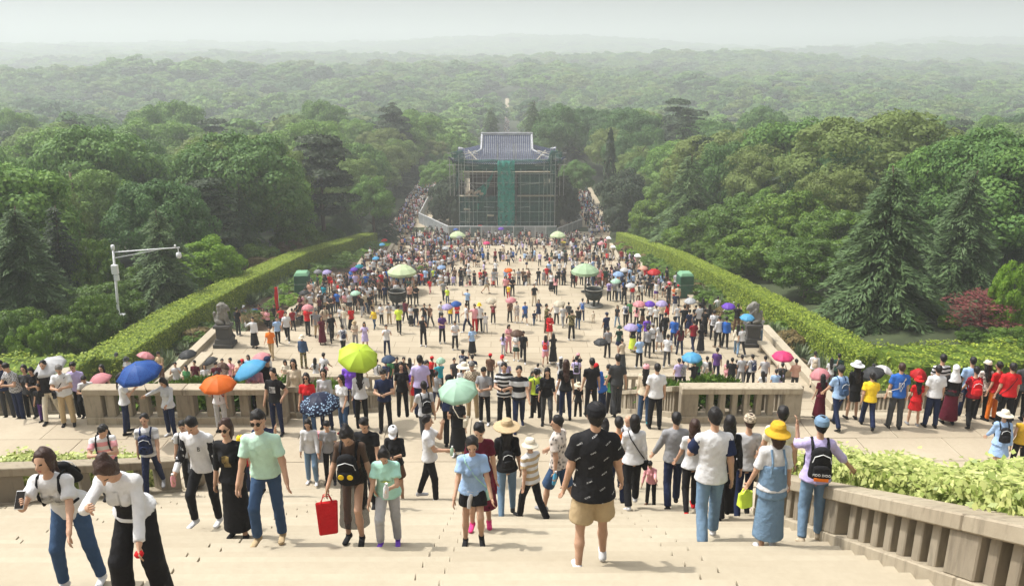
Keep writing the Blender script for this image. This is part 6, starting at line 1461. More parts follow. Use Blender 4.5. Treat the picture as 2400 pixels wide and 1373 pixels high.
m = q(F_(1182,1000), 178, 1.76, False, PP('hands',headp=8), ('tee','black','stripes:white:3.0'), ('trousers','black'), 'short', label='tall man in black and white striped polo', loose=.022, **B); phone(m,1,'selfie phone held by the tall man in stripes'); q(F_(1216,1004), 182, 1.74, False, 'walk', ('tee','black','stripes:silver:1.1'), ('slim','navy'), 'short', shoes='navy', label='laughing man in black polo with thin dashes beside the tall striped man', loose=.022, **B)
q(D_(1256,20.2), 20, 1.44, False, 'stand', ('tank','lime'), ('trousers','black'), 'short', label='boy in lime vest seen from behind', **B); backpack(PEOPLE[-1]['o'],'navy','blue backpack of the boy in lime vest',size=.8); q(D_(1282,19.6), 178, 1.62, True, 'climb', ('tee','black'), ('slim','dark grey'), 'long', label='frowning long haired woman in black tee facing the camera', slv=1.0, **B); q(D_(1326,19.9), 4, 1.66, True, 'stand', ('tee','black'), ('slim','navy'), 'long','brown', label='woman with waist length brown hair seen from behind', **B)
q(D_(1356,20.8), 0, 1.10, True, 'stand', ('tee','black'), ('trousers','black'), 'short', hat=('sun','beige'), label='child in beige sun hat between the two dark adults', **B); q(D_(1386,20.4), 6, 1.66, False, 'stand', ('tee','black'), ('trousers','black'), 'short', label='man in black tee with a white headband seen from behind', **B); q(D_(1446,20.6), 10, 1.74, False, 'descend', ('shirt','dark grey'), ('trousers','dark grey'), 'short', label='man in charcoal shirt by the right balustrade corner', **B)
q(D_(1412,22.5), 60, 1.72, False, PP('hands',lean=18), ('shirt','blue'), ('trousers','navy'), 'short', hat=('cap','red'), label='man in blue shirt and red cap leaning by the balustrade', **B); q(D_(1440,24.0), 70, 1.70, False, PP('hands',lean=14), ('tee','black'), ('trousers','black'), 'short', label='man in black leaning right of the red cap', **B)
q(D_(1537,19.35), 4, 1.76, False, 'stand', ('tee','white'), ('slim','black'), 'short', shoes='black', label='young man in plain white tee and black trousers at the bed corner', loose=.024, **B); q(D_(1512,19.7), -20, 1.60, True, 'stand', ('long','beige'), ('trousers','denim blue'), 'long', shoes='teal', hat=('cap','pink'), label='woman in beige coat and pink cap beside the plain white tee', loose=.03, **B)
q(D_(1420,15.4), 10, 1.62, True, PP('hands',lean=10), ('long','lilac'), ('trousers','black'), 'bob', label='woman in pale lilac shirt carrying a toddler behind the black cap', **B)
q(D_(1397,14.0), 4, 1.68, True, 'stand', ('tee','navy'), ('trousers','navy'), 'short', label='dark haired person just behind the shoulder of the lettered tee', **B)
# --- the group at the head of the right side stairs
q(D_(1926,19.9), 10, 1.25, True, 'stand', ('tee','maroon'), ('longskirt','maroon'), 'long', dress=True, label='girl in maroon dress under the pale pink umbrella', **B)
m = q(D_(1966,19.4), 12, 1.70, False, 'walk', ('shirt','light blue'), ('trousers','navy'), 'short', hat=('cap','dark grey'), label='man in light blue shirt with blue backpack, right group', **B); backpack(m,'denim blue','blue backpack of the man in light blue shirt')
q(D_(2003,19.9), 4, 1.60, True, 'stand', ('long','black'), ('skirt','black'), 'long', hat=('visor','white'), label='woman in black with white visor left of the yellow tee', **B); q(D_(2040,19.4), -12, 1.50, False, 'walk2', ('tee','yellow'), ('trousers','navy'), 'short', label='boy in bright yellow tee walking with the right group', loose=.03, **B)
m = q(D_(2104,19.35), -6, 1.76, False, 'stand', ('tee','blue'), ('trousers','dark grey'), 'short','brown', label='man in royal blue tee with a white emblem on its back', loose=.026, **B); mm = cloth('white')
for d_ in (((-.03,.36),(-.03,.2)),((.035,.36),(-.015,.28)),((-.015,.28),(.04,.2)),((-.06,.36),(-.06,.24)),((.06,.36),(.06,.24)),((-.03,.2),(-.015,.12)),((.02,.2),(.005,.12))):
    J=joints(m); MB().tube([tuple(J.S(z,x,-.150-.06*max(0,.1-abs(x)))+J.off) for x,z in d_],.008,4).build('emblem_stroke',mm,m)
shoulder_bag(m,'beige','beige waist bag of the man in royal blue',side=-1,size=.9,low=.0)
q(D_(2150,19.5), -4, 1.34, True, 'stand2', ('tee','red'), ('skirt','red'), 'long', hat=('bucket','red'), dress=True, shoes='grey', label='girl in flared red dress and red hat', loose=.02, **B); q(D_(2190,19.4), -4, 1.68, False, 'stand', ('shirt','white'), ('slim','navy'), 'short', label='man in loose white shirt right of the red dress', loose=.03, **B); q(D_(2200,20.6), 0, 1.82, False, 'stand', ('tee','white','stripes:black:3'), ('trousers','black'), 'short', label='tall man in striped tee behind the loose white shirt', **B)
q(D_(2232,19.6), -6, 1.62, True, 'stand', ('long','black'), ('longskirt','maroon'), None, hat=('hijab','white'), label='woman in white headscarf and long maroon skirt', **B); m = q(D_(2281,19.5), -10, 1.62, True, 'walk', ('tee','dark red'), ('trousers','black'), 'short', label='person in dark red with a red backpack, right group', **B); backpack(m,'red','bright red backpack in the right group',size=1.1); tote(m,-1,'floral','small patterned bag below the red backpack',.24,.24,.05)
q(D_(2270,20.6), 0, 1.74, False, 'stand', ('shirt','light blue'), ('trousers','navy'), 'short', label='man in pale blue shirt behind the red backpack', **B); q(D_(2306,19.9), 0, 1.62, True, 'stand', ('long','floral'), ('trousers','black'), 'long', hat=('cap','cream'), label='woman in flowered top and cream cap', **B); q(D_(2362,19.4), -6, 1.74, False, 'stand', ('tee','red'), ('trousers','black'), 'short', label='broad man in red tee at the right edge', loose=.034, **B); shoulder_bag(PEOPLE[-1]['o'],'black','black sling strap bag of the broad man in red tee',side=-1); q(D_(2332,19.8), 30, 1.62, True, 'stand', ('tee','red'), ('trousers','orange'), 'short', label='woman in red and orange left of the broad man in red', **B); q(D_(2396,19.8), 0, 1.7, False, 'stand', ('tee','dark grey'), ('trousers','black'), 'short', label='man in charcoal cut by the right edge beside the red tee', **B)
m = q(D_(2346,16.9), -12, 1.60, True, 'walk', ('long','light blue'), ('skirt','light blue'), 'short', hat=('visor','cream'), dress=True, shoes='white', loose=.026, label='woman in pale blue shirt dress and wide cream visor', bln=.42, **B); backpack(m,'black','black backpack of the woman in the cream visor'); q(D_(2394,16.9), -8, 1.55, True, 'stand', ('tank','mustard'), ('slim','black'), 'short', shoes='white', label='girl in mustard top and black trousers at the right edge', **B)
# --- umbrellas near the landing
umbrella(108,846,20.0,76,'white','silver white umbrella above the left group',24,200); umbrella(170,862,21.0,52,'cream','cream umbrella tilted beside the silver white one',38,40); umbrella(226,878,21.2,58,'pink','flat pink umbrella left of the blue patterned one',18,240)
umbrella(318,855,18.6,106,'blue','blue patterned umbrella held over the left landing',16,200,'leaves'); umbrella(509,884,18.7,86,'orange','bright orange umbrella over the left landing',10,160); umbrella(576,851,20.4,84,'sky blue','sky blue umbrella tilted to the left over the pink blouse',24,250)
umbrella(842,822,19.6,98,'lime','large lime yellow umbrella in the middle of the crowd',30,150); umbrella(746,927,14.4,100,'navy','navy umbrella with pale blue flowers on the stairs',12,190,'flowers'); umbrella(1071,899,16.6,97,'pale mint','pale mint umbrella over the woman in black dress',20,190); umbrella(968,868,20.8,55,'violet','violet umbrella behind the broad lilac shirt',40,300)
umbrella(1920,864,20.2,48,'pink','pale pink umbrella at the head of the right side stairs',16,250); umbrella(2042,862,21.6,56,'dark grey','dark grey umbrella behind the yellow tee',22,260); umbrella(2076,857,22.4,52,'white','white umbrella beside the dark grey one',26,60); umbrella(2158,866,20.2,40,'red','red umbrella above the girl in red',20,180); umbrella(344,825,34.5,42,'pink','small pink umbrella above the blue patterned one',20,60); umbrella(437,822,35,44,'dark grey','grey umbrella by the left plaza kerb',10,200); umbrella(489,838,34.5,36,'dark grey','black umbrella edge at the foot of the left bed',20,250); umbrella(527,850,34.2,34,'brown','mauve brown umbrella left of the bright blue one',30,60); umbrella(608,828,34.8,46,'pink','very pale pink umbrella behind the bright blue one',12,240)
# ------------------------------------------------------------------ visitors on the plaza, each read off the photograph
# (column, row of feet or h+row of head, top, bottom, flags)  flags: b back, l/r side, w walk, n camera, a folded hands, s skirt, d dress, o shorts, L long hair, k child, K toddler, v long sleeves, u umbrella arm; hat after '/', bag after '+'
CROWD = """576 771 grey black n /white|601 768 blue dark_grey b|612 765 maroon black|620 772 peach black vL|630 775 pink black aL|646 765 black black|662 772 red black|688 775 dark_red black bw|675 800 white black w|653 808 light_blue black w|598 815 white black dv|638 840 orange khaki w
560 786 black dark_grey b|723 786 red black b|736 765 grey black b|746 795 grey khaki w|757 807 maroon maroon dsL|779 800 black black w|764 782 beige grey +black|776 743 dark_grey black|754 734 dark_grey black b /white|761 713 teal dark_grey b /khaki|806 830 white black bw +navy|834 815 beige grey aL /khaki|825 776 red black sL
800 765 white dark_grey L|808 771 cream light_grey|713 863 denim_blue camouflage bv /cream|732 702 teal black|760 686 yellow blue k|784 696 red navy|797 709 red black|812 709 black khaki nL|878 770 yellow denim_blue vL|895 762 white black a|913 759 light_grey khaki +dark_grey|936 781 lime black bw|951 754 maroon black b|964 763 white black sL
976 765 black navy b|996 766 black denim_blue|1009 766 brown dark_grey w|993 811 black black n|1037 804 purple black a|1067 819 white black a|1107 832 light_blue black sL|1056 760 yellow denim_blue|1072 759 red denim_blue aL|1034 757 white black|1095 778 white navy lw|1113 779 pink red|1124 779 white black b /yellow|1138 779 white light_grey bk|1156 759 brown black b +dark_red|1096 728 light_blue black|1040 703 grey black w|1049 711 lime denim_blue k
908 832 white navy n|857 822 lilac lilac dsnL|930 709 white grey|961 715 peach black a|976 715 black black a|904 715 navy dark_grey b|849 741 black light_grey w|871 714 black light_grey|892 702 brown black|907 692 black black|1195 755 brown black u|1211 756 floral floral ds|1230 760 blue denim_blue o|1252 762 navy denim_blue wk|1262 752 navy navy dsL|1252 717 black beige|1280 779 camouflage brown rn|1288 798 red red dsvaL
1304 760 white black b|1319 766 light_grey grey b|1332 759 dark_grey black b|1354 771 black denim_blue b|1364 753 light_grey navy b +blue|1339 797 camouflage black bn|1390 757 cream beige K|1278 855 lilac pink boL +red|1296 852 black black bdsnL|1210 845 white dark_green saL|1226 849 black black|1180 832 lilac light_grey bkL|1192 827 pink pink aL|1420 801 navy dark_grey bu /navy|1450 830 dark_green navy bs /dark_green|1423 838 grey black b|1457 862 beige dark_grey bs
1482 823 black lime bs|1497 862 light_blue black b|1446 765 black pale_denim L|1465 762 white black b +navy|1475 757 green black b|1491 766 pink black bL|1505 763 black brown bs|1427 705 lilac black b +purple|1440 705 grey black b|1450 705 white denim_blue bL|1481 709 red grey bu|1501 708 white dark_grey b +black|1524 764 white black b|1536 769 white black b|1549 762 beige navy bu|1562 754 red red bdsL|1581 737 navy white b|1587 767 light_grey denim_blue b
1601 784 black black b|1613 791 navy navy bds|1577 814 blue navy bv|1623 822 dark_red navy bw|1592 831 maroon navy bvL|1641 826 black black bdsL|1636 781 white black b|1649 787 black black bs|1670 797 white black b +grey|1682 814 white black bv|1698 816 blue black bv|1725 831 cream pale_denim bvL|1735 832 white black b|1755 809 black black b|1778 807 light_grey pale_denim bn|1725 779 black brown bn|1514 809 violet navy b +dark_grey
1497 801 blue navy bk|1527 827 white black b /grey|1517 837 grey dark_grey bv|1544 824 white white bdsL|1562 859 white dark_grey bw|1557 801 black black b|1537 703 white purple bds|1566 715 black dark_grey b /red|1587 718 beige black b /red|1660 775 dark_grey black bL|1628 768 black navy b|1700 770 white grey b|1745 770 cream khaki bn|1610 745 brown black b|1645 750 black dark_grey bL|1680 745 white navy b|1720 748 white brown b|1735 752 peach beige bL
581 h835 light_blue navy L|609 h842 dark_grey black|630 h834 white navy l|757 h829 white black b|738 h842 white navy bL|882 h844 white black +black|913 h839 green navy|930 h838 black black|946 h840 black dark_grey|960 h842 white black bL|1012 h838 red black b /red|1064 h840 dark_grey black|1085 h823 navy black b +grey|1107 h836 navy dark_grey b|1149 h832 brown dark_grey b /red|1177 h836 light_grey navy /red|1355 h831 black navy bn /pink|1315 h838 light_grey navy bL /white
1260 h855 white navy bk|1592 h843 lilac black b|1602 h845 white black b +grey|1629 h848 black black b|1658 h838 white grey b|1682 h819 purple navy b|1706 h846 pink pink bkL|1717 h841 black black b|1740 h835 light_grey grey b|1765 h834 light_grey black b +navy|1795 h837 light_grey brown b|1835 h852 dark_grey dark_grey b|1868 h845 peach dark_grey bv|1727 h846 black grey bk|1752 h848 dark_grey black bk|1665 h850 beige black bL|1912 h826 white beige bv +beige|1968 h832 dark_green black b|1950 h842 white grey bL
1820 h868 light_blue denim_blue b|1790 h872 white navy bL|905 h846 navy black|990 h846 navy grey b|1030 h848 teal black b|760 h850 pink white bkL|668 h845 cream black L|590 h852 white grey|560 h846 peach brown|520 h842 floral brown v|540 h840 pink navy|455 h848 maroon black|505 h850 maroon grey a|478 h855 white dark_grey L|435 h858 green navy L|410 h852 light_grey black|2115 h852 dark_grey navy b|2050 h856 navy black b
1000 661 dark_grey black|1006 668 black black l|1017 665 lime black|1027 667 black black|1040 655 brown black aL|1051 668 maroon black sL|1066 664 brown black a|1081 671 black navy b|1090 660 black black|1099 664 white black|1112 668 black black sa|1126 668 red dark_grey b|1137 668 dark_red black|1140 688 grey beige rwo +black|1157 672 grey light_grey sL|1163 669 light_grey navy b +navy|1185 666 light_blue navy|1195 668 red black L|1205 667 cream grey aL|1216 668 grey navy|1226 667 brown black|1238 666 peach black|1240 668 brown cream vL
1262 668 black navy b|1274 668 grey grey bs|1281 660 red dark_red b|1292 682 white black sL|1302 690 pink black bL|1309 668 black black b|1321 669 black black b|1343 674 black black b|1185 692 pink black|1201 694 black black|1192 700 yellow red k|1363 668 grey black b|1376 670 teal black b|1394 668 dark_red black|1404 672 pink brown|1410 668 red red dsL|1418 672 dark_green brown bn|1440 664 navy black b|1452 662 black grey b|1475 665 light_blue navy b|1485 646 black black b
1500 668 light_grey black b|1512 664 red navy b|1522 668 navy black b|1532 667 blue black bs|1545 662 red grey b|1560 668 light_grey black b|1575 664 light_grey navy b|1583 686 light_grey black b|1592 690 light_blue black b|1008 688 red pink k"""
fl_bag = []
def auto_label(d):
    t, b = d['topn'], d['botn']; fl = d['fl']; k = 'toddler' if 'K' in fl else 'child' if 'k' in fl else 'person'
    if 'd' in fl: s = '%s in %s %sdress' % (k, t, 'long sleeved ' if 'v' in fl else '')
    else: s = '%s in %s %s and %s %s' % (k, t, 'long sleeves' if 'v' in fl else 'top', b, 'skirt' if 's' in fl else 'shorts' if 'o' in fl else 'trousers')
    if d['hat']: s += ', %s hat' % d['hat']
    if d['bag']: s += ', %s backpack' % d['bag']
    return s
REC = []
for line in CROWD.split('\n'):
    for e in line.split('|'):
        t = e.split(); fl = ''; hat = bag = None
        for w in t[4:]:
            if w[0] == '/': hat = w[1:].replace('_',' ')
            elif w[0] == '+': bag = w[1:].replace('_',' ')
            else: fl = w
        REC.append(dict(x=float(t[0]), y=t[1], topn=t[2].replace('_',' '), botn=t[3].replace('_',' '), fl=fl, hat=hat, bag=bag))
rr = random.Random(21)
# more of the throng on the middle stairs and where they reach the plaza
TC = ['white','black','light grey','navy','white','red','grey','pink','black','beige','light blue','cream','dark red','lilac','denim blue','green']; BC = ['black','navy','dark grey','denim blue','black','khaki','grey']
for i in range(16):
    y = rr.uniform(23.0,33.0) if i % 2 else rr.uniform(34.6,37.0); x = rr.uniform(-4.2,4.9) if i % 2 else rr.choice((rr.uniform(-4.2,4.9), rr.uniform(9.4,14), rr.uniform(-14,-9.5)))
    REC.append(dict(x=x*40+1200, y='w', w=Vector((x,y,0)), topn=rr.choice(TC), botn=rr.choice(BC), fl=rr.choice(('b','b','','bL','L','bw','w')), hat=rr.choice((None,None,None,None,None,'red','white','cream')), bag=rr.choice((None,None,None,None,'black'))))
def landmark(p):
    x, y = p.x, p.y
    side = 'left' if x < 0 else 'right'
    if y < 34: return 'on the middle stairs, %s' % ('left half' if x < -1.5 else 'right half' if x > 1.5 else 'centre')
    if y < 46:
        if y < 38.5: return 'at the near edge of the plaza, %s' % ('left' if x < -6 else 'right' if x > 6 else 'middle')
        if x < -10: return 'near the left stone lion'
        if x > 9: return 'near the right stone lion'
        return 'in the open near plaza'
    if y < 69:
        if abs(x+8) < 3.2: return 'near the left cauldron'
        if abs(x-7.5) < 3.2: return 'near the right cauldron'
        return 'on the second plaza level, %s' % ('left' if x < -5 else 'right' if x > 5 else 'middle')
    return 'on the third plaza level'
POS = {'w':('walk','walk2'),'n':('phone',),'a':('hands',),'u':('umb',)}
def place(d):
    fl = d['fl']; kid = 'k' in fl; tod = 'K' in fl; fem = 'L' in fl or 's' in fl
    d['h'] = h = .92 if tod else 1.2+rr.uniform(-.1,.12) if kid else (1.60 if fem else 1.70)+rr.uniform(-.06,.08)
    if d['y'] == 'w': p = d['w']
    elif d['y'][0] == 'h': p = head_at(d['x'], float(d['y'][1:]), h, 33.0)
    else: p = feet(d['x'], float(d['y']), 34.0)
    p.z = stand_z(p.y); d['p'] = p
for d in REC: place(d)
# the largest ones are people of their own, the rest joins the far crowd
KEEP = 205
REC.sort(key=lambda d: d['p'].y/d['h']); FAR = REC[KEEP:]; REC = REC[:KEEP]
def look(d):
    fl = d['fl']; pose = None
    for c in 'wnau':
        if c in fl: pose = rr.choice(POS[c])
    pose = pose or rr.choice(('stand','stand2','hip','hands','walk','walk2','stand2','phone','wave'))
    face = (0 if 'b' in fl else 90 if 'l' in fl else -90 if 'r' in fl else 180) + rr.uniform(-28,28)
    dr = 'd' in fl; tk = 'long' if 'v' in fl else 'tee'; bk = ('longskirt' if d['botn'] in ('black','brown','dark grey','lime','maroon') else 'skirt') if 's' in fl or dr else 'shorts' if 'o' in fl else 'trousers'
    return pose, face, dr, tk, bk, ('L' in fl or 's' in fl)
for d in REC:
    pose, face, dr, tk, bk, fem = look(d); kid = 'k' in d['fl']
    o = person(d['p'], face, d['h'], fem, pose, (tk, d['topn']), (bk, d['botn']), 'long' if 'L' in d['fl'] else 'short', hat=(('cap' if d['hat'] in ('red','white','pink','grey','navy') else 'bucket'), d['hat']) if d['hat'] else None, shoes=rr.choice(('black','black','white','brown','grey')), res=.034, label=None, skin=rr.choice((0,1,2)), dress=dr, loose=.016 if not kid else .022)
    d['o'] = o; d['base'] = auto_label(d)
    if d['bag']: fl_bag.append((o, d))
def far_people():
    V=[]; F=[]; MI=[]; mats=[]; b=0
    for d in FAR:
        pose, face, dr, tk, bk, fem = look(d); ms = fig_meshes(pose, fem, (tk,.016,-.06,None), (bk,.0128,None), 'long' if 'L' in d['fl'] else 'short', None, .045, False)
        s = d['h']/1.72; c_, s_ = math.cos(R(face))*s, math.sin(R(face))*s; Rm = np.array([[c_,-s_,0],[s_,c_,0],[0,0,s]])
        for k, m in (('body',SKIN[0]),('hair',HAIR['black']),('top',cloth(d['topn'])),('bottom',cloth(d['botn'])),('shoe0',cloth('black')),('shoe1',cloth('black'))):
            me = ms[k]; co = np.zeros(len(me.vertices)*3); me.vertices.foreach_get('co',co); ix = np.zeros(len(me.loops),int); me.loops.foreach_get('vertex_index',ix)
            if m not in mats: mats.append(m)
            V.append(co.reshape(-1,3)@Rm.T + np.array(d['p'])); F.append(ix.reshape(-1,4)+b); MI += [mats.index(m)]*(len(ix)//4); b += len(me.vertices)
    return bpy.data.objects.new('far_figure', mesh_from('far people', np.concatenate(V), np.concatenate(F), mats, True, MI))
# each label singles its person out: look first, then turn, then place, then neighbour
def turn(d): return 'seen from behind' if 'b' in d['fl'] else 'in profile' if ('l' in d['fl'] or 'r' in d['fl']) else 'facing up'
def uniq(key):
    c = {}
    for d in REC: c.setdefault(key(d), []).append(d)
    return c
for d in REC: d['lab'] = d['base']
for fn in (lambda d: d['base'], lambda d: d['base']+' '+turn(d), lambda d: d['base']+' '+turn(d)+' '+landmark(d['p'])):
    c = uniq(lambda d: d['lab'])
    for k, v in c.items():
        if len(v) > 1:
            for d in v: d['lab'] = fn(d)
c = uniq(lambda d: d['lab'])
for k, v in c.items():
    if len(v) > 1:
        for d in v:
            nb = min((e for e in REC if e is not d and e['topn'] != d['topn']), key=lambda e: (e['p']-d['p']).length)
            d['lab'] = d['base'].replace(' and ',' & ').replace(' & ',' and ') + ' beside the one in %s' % nb['topn'] + (' and %s' % nb['botn'])
c = uniq(lambda d: d['lab'])
for k, v in c.items():
    if len(v) > 1:
        v.sort(key=lambda d: d['x'])
        for i, d in enumerate(v): d['lab'] = d['lab'] + (', leftmost' if i == 0 else ', rightmost' if i == len(v)-1 else ', %s from left' % ('second','third','fourth','fifth')[i-1])
for d in REC: d['lab'] = ' '.join(d['lab'].split()[:16])
c = uniq(lambda d: d['lab'])
for k, v in c.items():
    if len(v) > 1:
        v.sort(key=lambda d: d['x'])
        for i, d in enumerate(v): d['lab'] = ' '.join(d['lab'].replace(',','').split()[:12]) + ', %s one' % (('left','right') if len(v) == 2 else ('leftmost','middle','right','far right','last'))[i]
for d in REC: d['o']['label'] = d['lab']
for o, d in fl_bag: backpack(o, d['bag'], ' '.join(('%s backpack of the %s' % (d['bag'], d['lab'].replace(', %s backpack' % d['bag'],'').replace(',',''))).split()[:16]))
# umbrellas over the plaza
def UA(px, py, w, col, label, tilt=10, taz=200, hgt=2.1):
    p = head_at(px, py, hgt, 34.5); return umbrella(px, py, p.y, w, col, label, tilt, taz, ribs=w > 24)
for a in ((1197,697,27,'pink','pink umbrella in the middle of the second plaza level'),(1068,706,28,'blue','royal blue umbrella over the yellow and red tops'),(1047,713,28,'lilac','lilac blue umbrella left of the royal blue one'),(1150,699,28,'cream','cream umbrella in the open plaza'),(1211,774,34,'brown','mauve umbrella with dark fringe over a couple'),(1408,794,36,'dark grey','dark grey umbrella held low on the right'),(1479,760,36,'lilac','lilac ribbed umbrella in front of the right crowd'),
  (1498,706,32,'pink','coral pink umbrella at the head of the right crowd'),(1523,706,28,'violet','violet umbrella right of the coral pink one'),(1551,705,30,'lilac','pale violet umbrella in the right crowd'),(1618,699,30,'silver','silver umbrella in the right crowd'),(1708,711,34,'violet','deep violet umbrella by the right kerb'),(1752,737,36,'sky blue','sky blue umbrella near the right stone lion'),(1622,828,50,'sky blue','bright sky blue umbrella over the row behind the right bed'),(1836,825,52,'hot pink','hot pink umbrella over the row behind the right bed'),(1478,664,26,'white','white umbrella behind the right cauldron'),
  (1443,654,26,'pale mint','pale mint umbrella above the white one'),(1449,637,28,'light blue','light blue umbrella right of the green parasol'),(1463,628,22,'white','white umbrella beside the light blue one'),(1508,624,22,'peach','peach umbrella at the right edge of the crowd'),(1533,631,34,'red','red umbrella at the right edge of the crowd'),(719,714,30,'pink','pale pink umbrella left of the red vests'),(711,681,26,'dark grey','black umbrella over the bench on the left'),(832,682,26,'pale mint','mint umbrella in the dense left crowd'),(765,633,24,'lilac','white lilac umbrella by the left hedge'),(744,632,22,'grey','grey umbrella by the left hedge'),
  (829,627,20,'violet','blue violet umbrella in the left crowd'),(841,620,22,'teal','teal umbrella in the left crowd'),(880,602,18,'sky blue','sky blue umbrella far in the left crowd'),(909,834,36,'denim blue','dusty blue umbrella right of the lime one'),(1032,838,24,'pale mint','pale mint umbrella top between the heads'),(1191,629,22,'orange','orange umbrella on the middle steps'),(1034,622,22,'light blue','pale blue umbrella on the left steps'),(1140,566,18,'hot pink','hot pink umbrella far off in the middle'),(1408,567,18,'pink','pink umbrella far off on the right'),(1044,578,18,'silver','silver umbrella far off on the left'),(1174,533,16,'violet','violet umbrella by the hoarding'),(1068,535,14,'blue','blue umbrella by the hoarding'),(1125,527,12,'red','red umbrella by the hoarding'),(1310,705,32,'cream','white cream umbrella right of the centre'),(1076,553,16,'grey','grey dome umbrella beside the far left parasol'),(900,560,16,'red','red umbrella far in the left crowd'),(895,570,16,'sky blue','pale blue umbrella far in the left crowd'),(985,548,14,'light grey','grey umbrella near the left path')):
    UA(*a)
# flag
fp = feet(662,772,34); fb = empty('red_flag', fp+Vector((-.1,.05,.0))); tag(fb,'red flag on a pole above the red vests','flag'); MB().tube([(0,0,.9),(0,0,3.3)],.015,6).build('pole',M['metalwhite'],fb)
V=[];F=[]
for i in range(9):
    for j in range(9): V.append((-.02-.03*i+.04*math.sin(j*.8+i), .05*math.sin(i*1.1+j*.5), 3.25-j*.19-.02*i*j*.3)) 
for i in range(8):
    for j in range(8): F.append((i*9+j,(i+1)*9+j,(i+1)*9+j+1,i*9+j+1))
o = obj('cloth', mesh_from('flag cloth',V,F,[cloth('red')],True), fb); s = o.modifiers.new('t','SOLIDIFY'); s.thickness=.006
# people by the statue and on benches
person(feet(548,803,34), 120, 1.66, False, 'crouch', ('long','dark grey'), ('trousers','black'), 'short', res=.03, label='person crouching at the foot of the left stone lion'); person(feet(534,798,34), 60, 1.1, False, 'crouch', ('tee','teal'), ('trousers','grey'), 'short', res=.03, label='child in teal crouching at the left lion plinth')
sp_ = Vector((-15.0,58.2,-20+.45-.42)); person(sp_, -100, 1.66, True, 'sit', ('tee','black'), ('trousers','black'), 'long', res=.03, label='person in black sitting on the short bench under the dark umbrella', grounded=False); person(sp_+Vector((0,-.6,0)), -80, 1.62, False, 'sit', ('tee','grey'), ('trousers','dark grey'), 'short', res=.03, label='person in grey sitting on the short bench at left', grounded=False)
ro = feet(1609,700,34); person(Vector((15.0,ro.y,ro.z)), 100, 1.6, True, 'crouch', ('long','orange'), ('trousers','red'), 'long', res=.03, label='person in orange and red crouching by the right green booth')

# ------------------------------------------------------------------ stone lions
def lion(x, y, z, face, label):
    root = empty('stone_lion', (x,y,z), face); root.scale = (.8,.8,.98); tag(root, label, 'statue', 'pair of stone lions')
    MB().box((0,0,.11),(1.15,1.35,.22)).build('step', M['darkstone'], root, bevel=.02); MB().box((0,0,.36),(.98,1.18,.28),0,0,.86).build('plinth_foot', M['darkstone'], root, bevel=.03); MB().box((0,0,.82),(.72,.9,.64)).build('plinth_die', M['darkstone'], root, bevel=.015); MB().box((0,0,1.22),(.96,1.16,.18)).build('plinth_cap', M['darkstone'], root, bevel=.03)
    f = (0,1,0); P = [cap((0,-.28,1.52),(0,-.02,1.95),.27,.25,1.1,1.0,f),cap((0,.06,1.75),(0,.1,2.1),.23,.22,1,1,f),cap((0,.2,2.28),(0,.3,2.26),.24,.2,1,1,f),cap((0,.38,2.2),(0,.47,2.17),.13,.11,1,1,f),cap((0,-.06,2.2),(0,.0,2.35),.27,.25,1,1,f)]
    for s in (-1,1): P += [cap((s*.15,.2,1.95),(s*.16,.32,1.4),.1,.085),cap((s*.16,.3,1.37),(s*.16,.44,1.36),.1,.085,1,.8,f),cap((s*.22,-.26,1.5),(s*.24,.05,1.42),.16,.1),cap((s*.17,.14,2.46),(s*.18,.12,2.52),.06,.04),cap((s*.1,.44,2.27),(s*.1,.46,2.26),.04,.04)]
    P.append(cap((0,-.5,1.5),(.05,-.5,1.95),.09,.12))
    rg = random.Random(4)
    for i in range(34): a = rg.uniform(0,6.28); zz = rg.uniform(1.95,2.5); rr_ = .26; P.append(cap((math.cos(a)*rr_,.02+math.sin(a)*rr_*.9-.05,zz),(math.cos(a)*rr_,.02+math.sin(a)*rr_*.9-.05,zz+.01),.065,.06))
    V, F = blend(P, .026, .035); obj('lion', mesh_from('lion',V,F,[M['lion']],True), root)
lion(-14.85,42.6,-16,R(-90),'weathered stone lion on a dark plinth at the left plaza edge'); lion(14.6,42.6,-16,R(90),'weathered stone lion on a dark plinth at the right plaza edge')

# ------------------------------------------------------------------ the far crowd: one mass nobody could count
def rand_cloth(name, cols):
    m = mat(name, (1,1,1), .85); n, l = m.node_tree.nodes, m.node_tree.links; oi = n.new("ShaderNodeObjectInfo"); r = n.new("ShaderNodeValToRGB"); r.color_ramp.interpolation='CONSTANT'; e = r.color_ramp.elements
    for i, c in enumerate(cols):
        x = e[i] if i < 2 else e.new(i/len(cols)); x.position = i/len(cols); x.color = (*COLS[c],1)
    ml = n.new("ShaderNodeMath"); ml.operation='MULTIPLY'; ml.inputs[1].default_value = {'t':7.13,'b':13.7}[name[0]]; fr = n.new("ShaderNodeMath"); fr.operation='FRACT'
    l.new(oi.outputs['Random'], ml.inputs[0]); l.new(ml.outputs[0], fr.inputs[0]); l.new(fr.outputs[0], r.inputs['Fac']); l.new(r.outputs['Color'], n["Principled BSDF"].inputs['Base Color']); return m
RT = rand_cloth('tops at random', ['white','black','light grey','white','red','navy','white','grey','pink','black','beige','dark red','light blue','white','cream','dark grey','maroon','black','floral','white','blue','peach','dark green','lilac'])
RB = rand_cloth('bottoms at random', ['black','navy','dark grey','black','denim blue','black','khaki','grey','black','navy','brown','black'])
cp = []
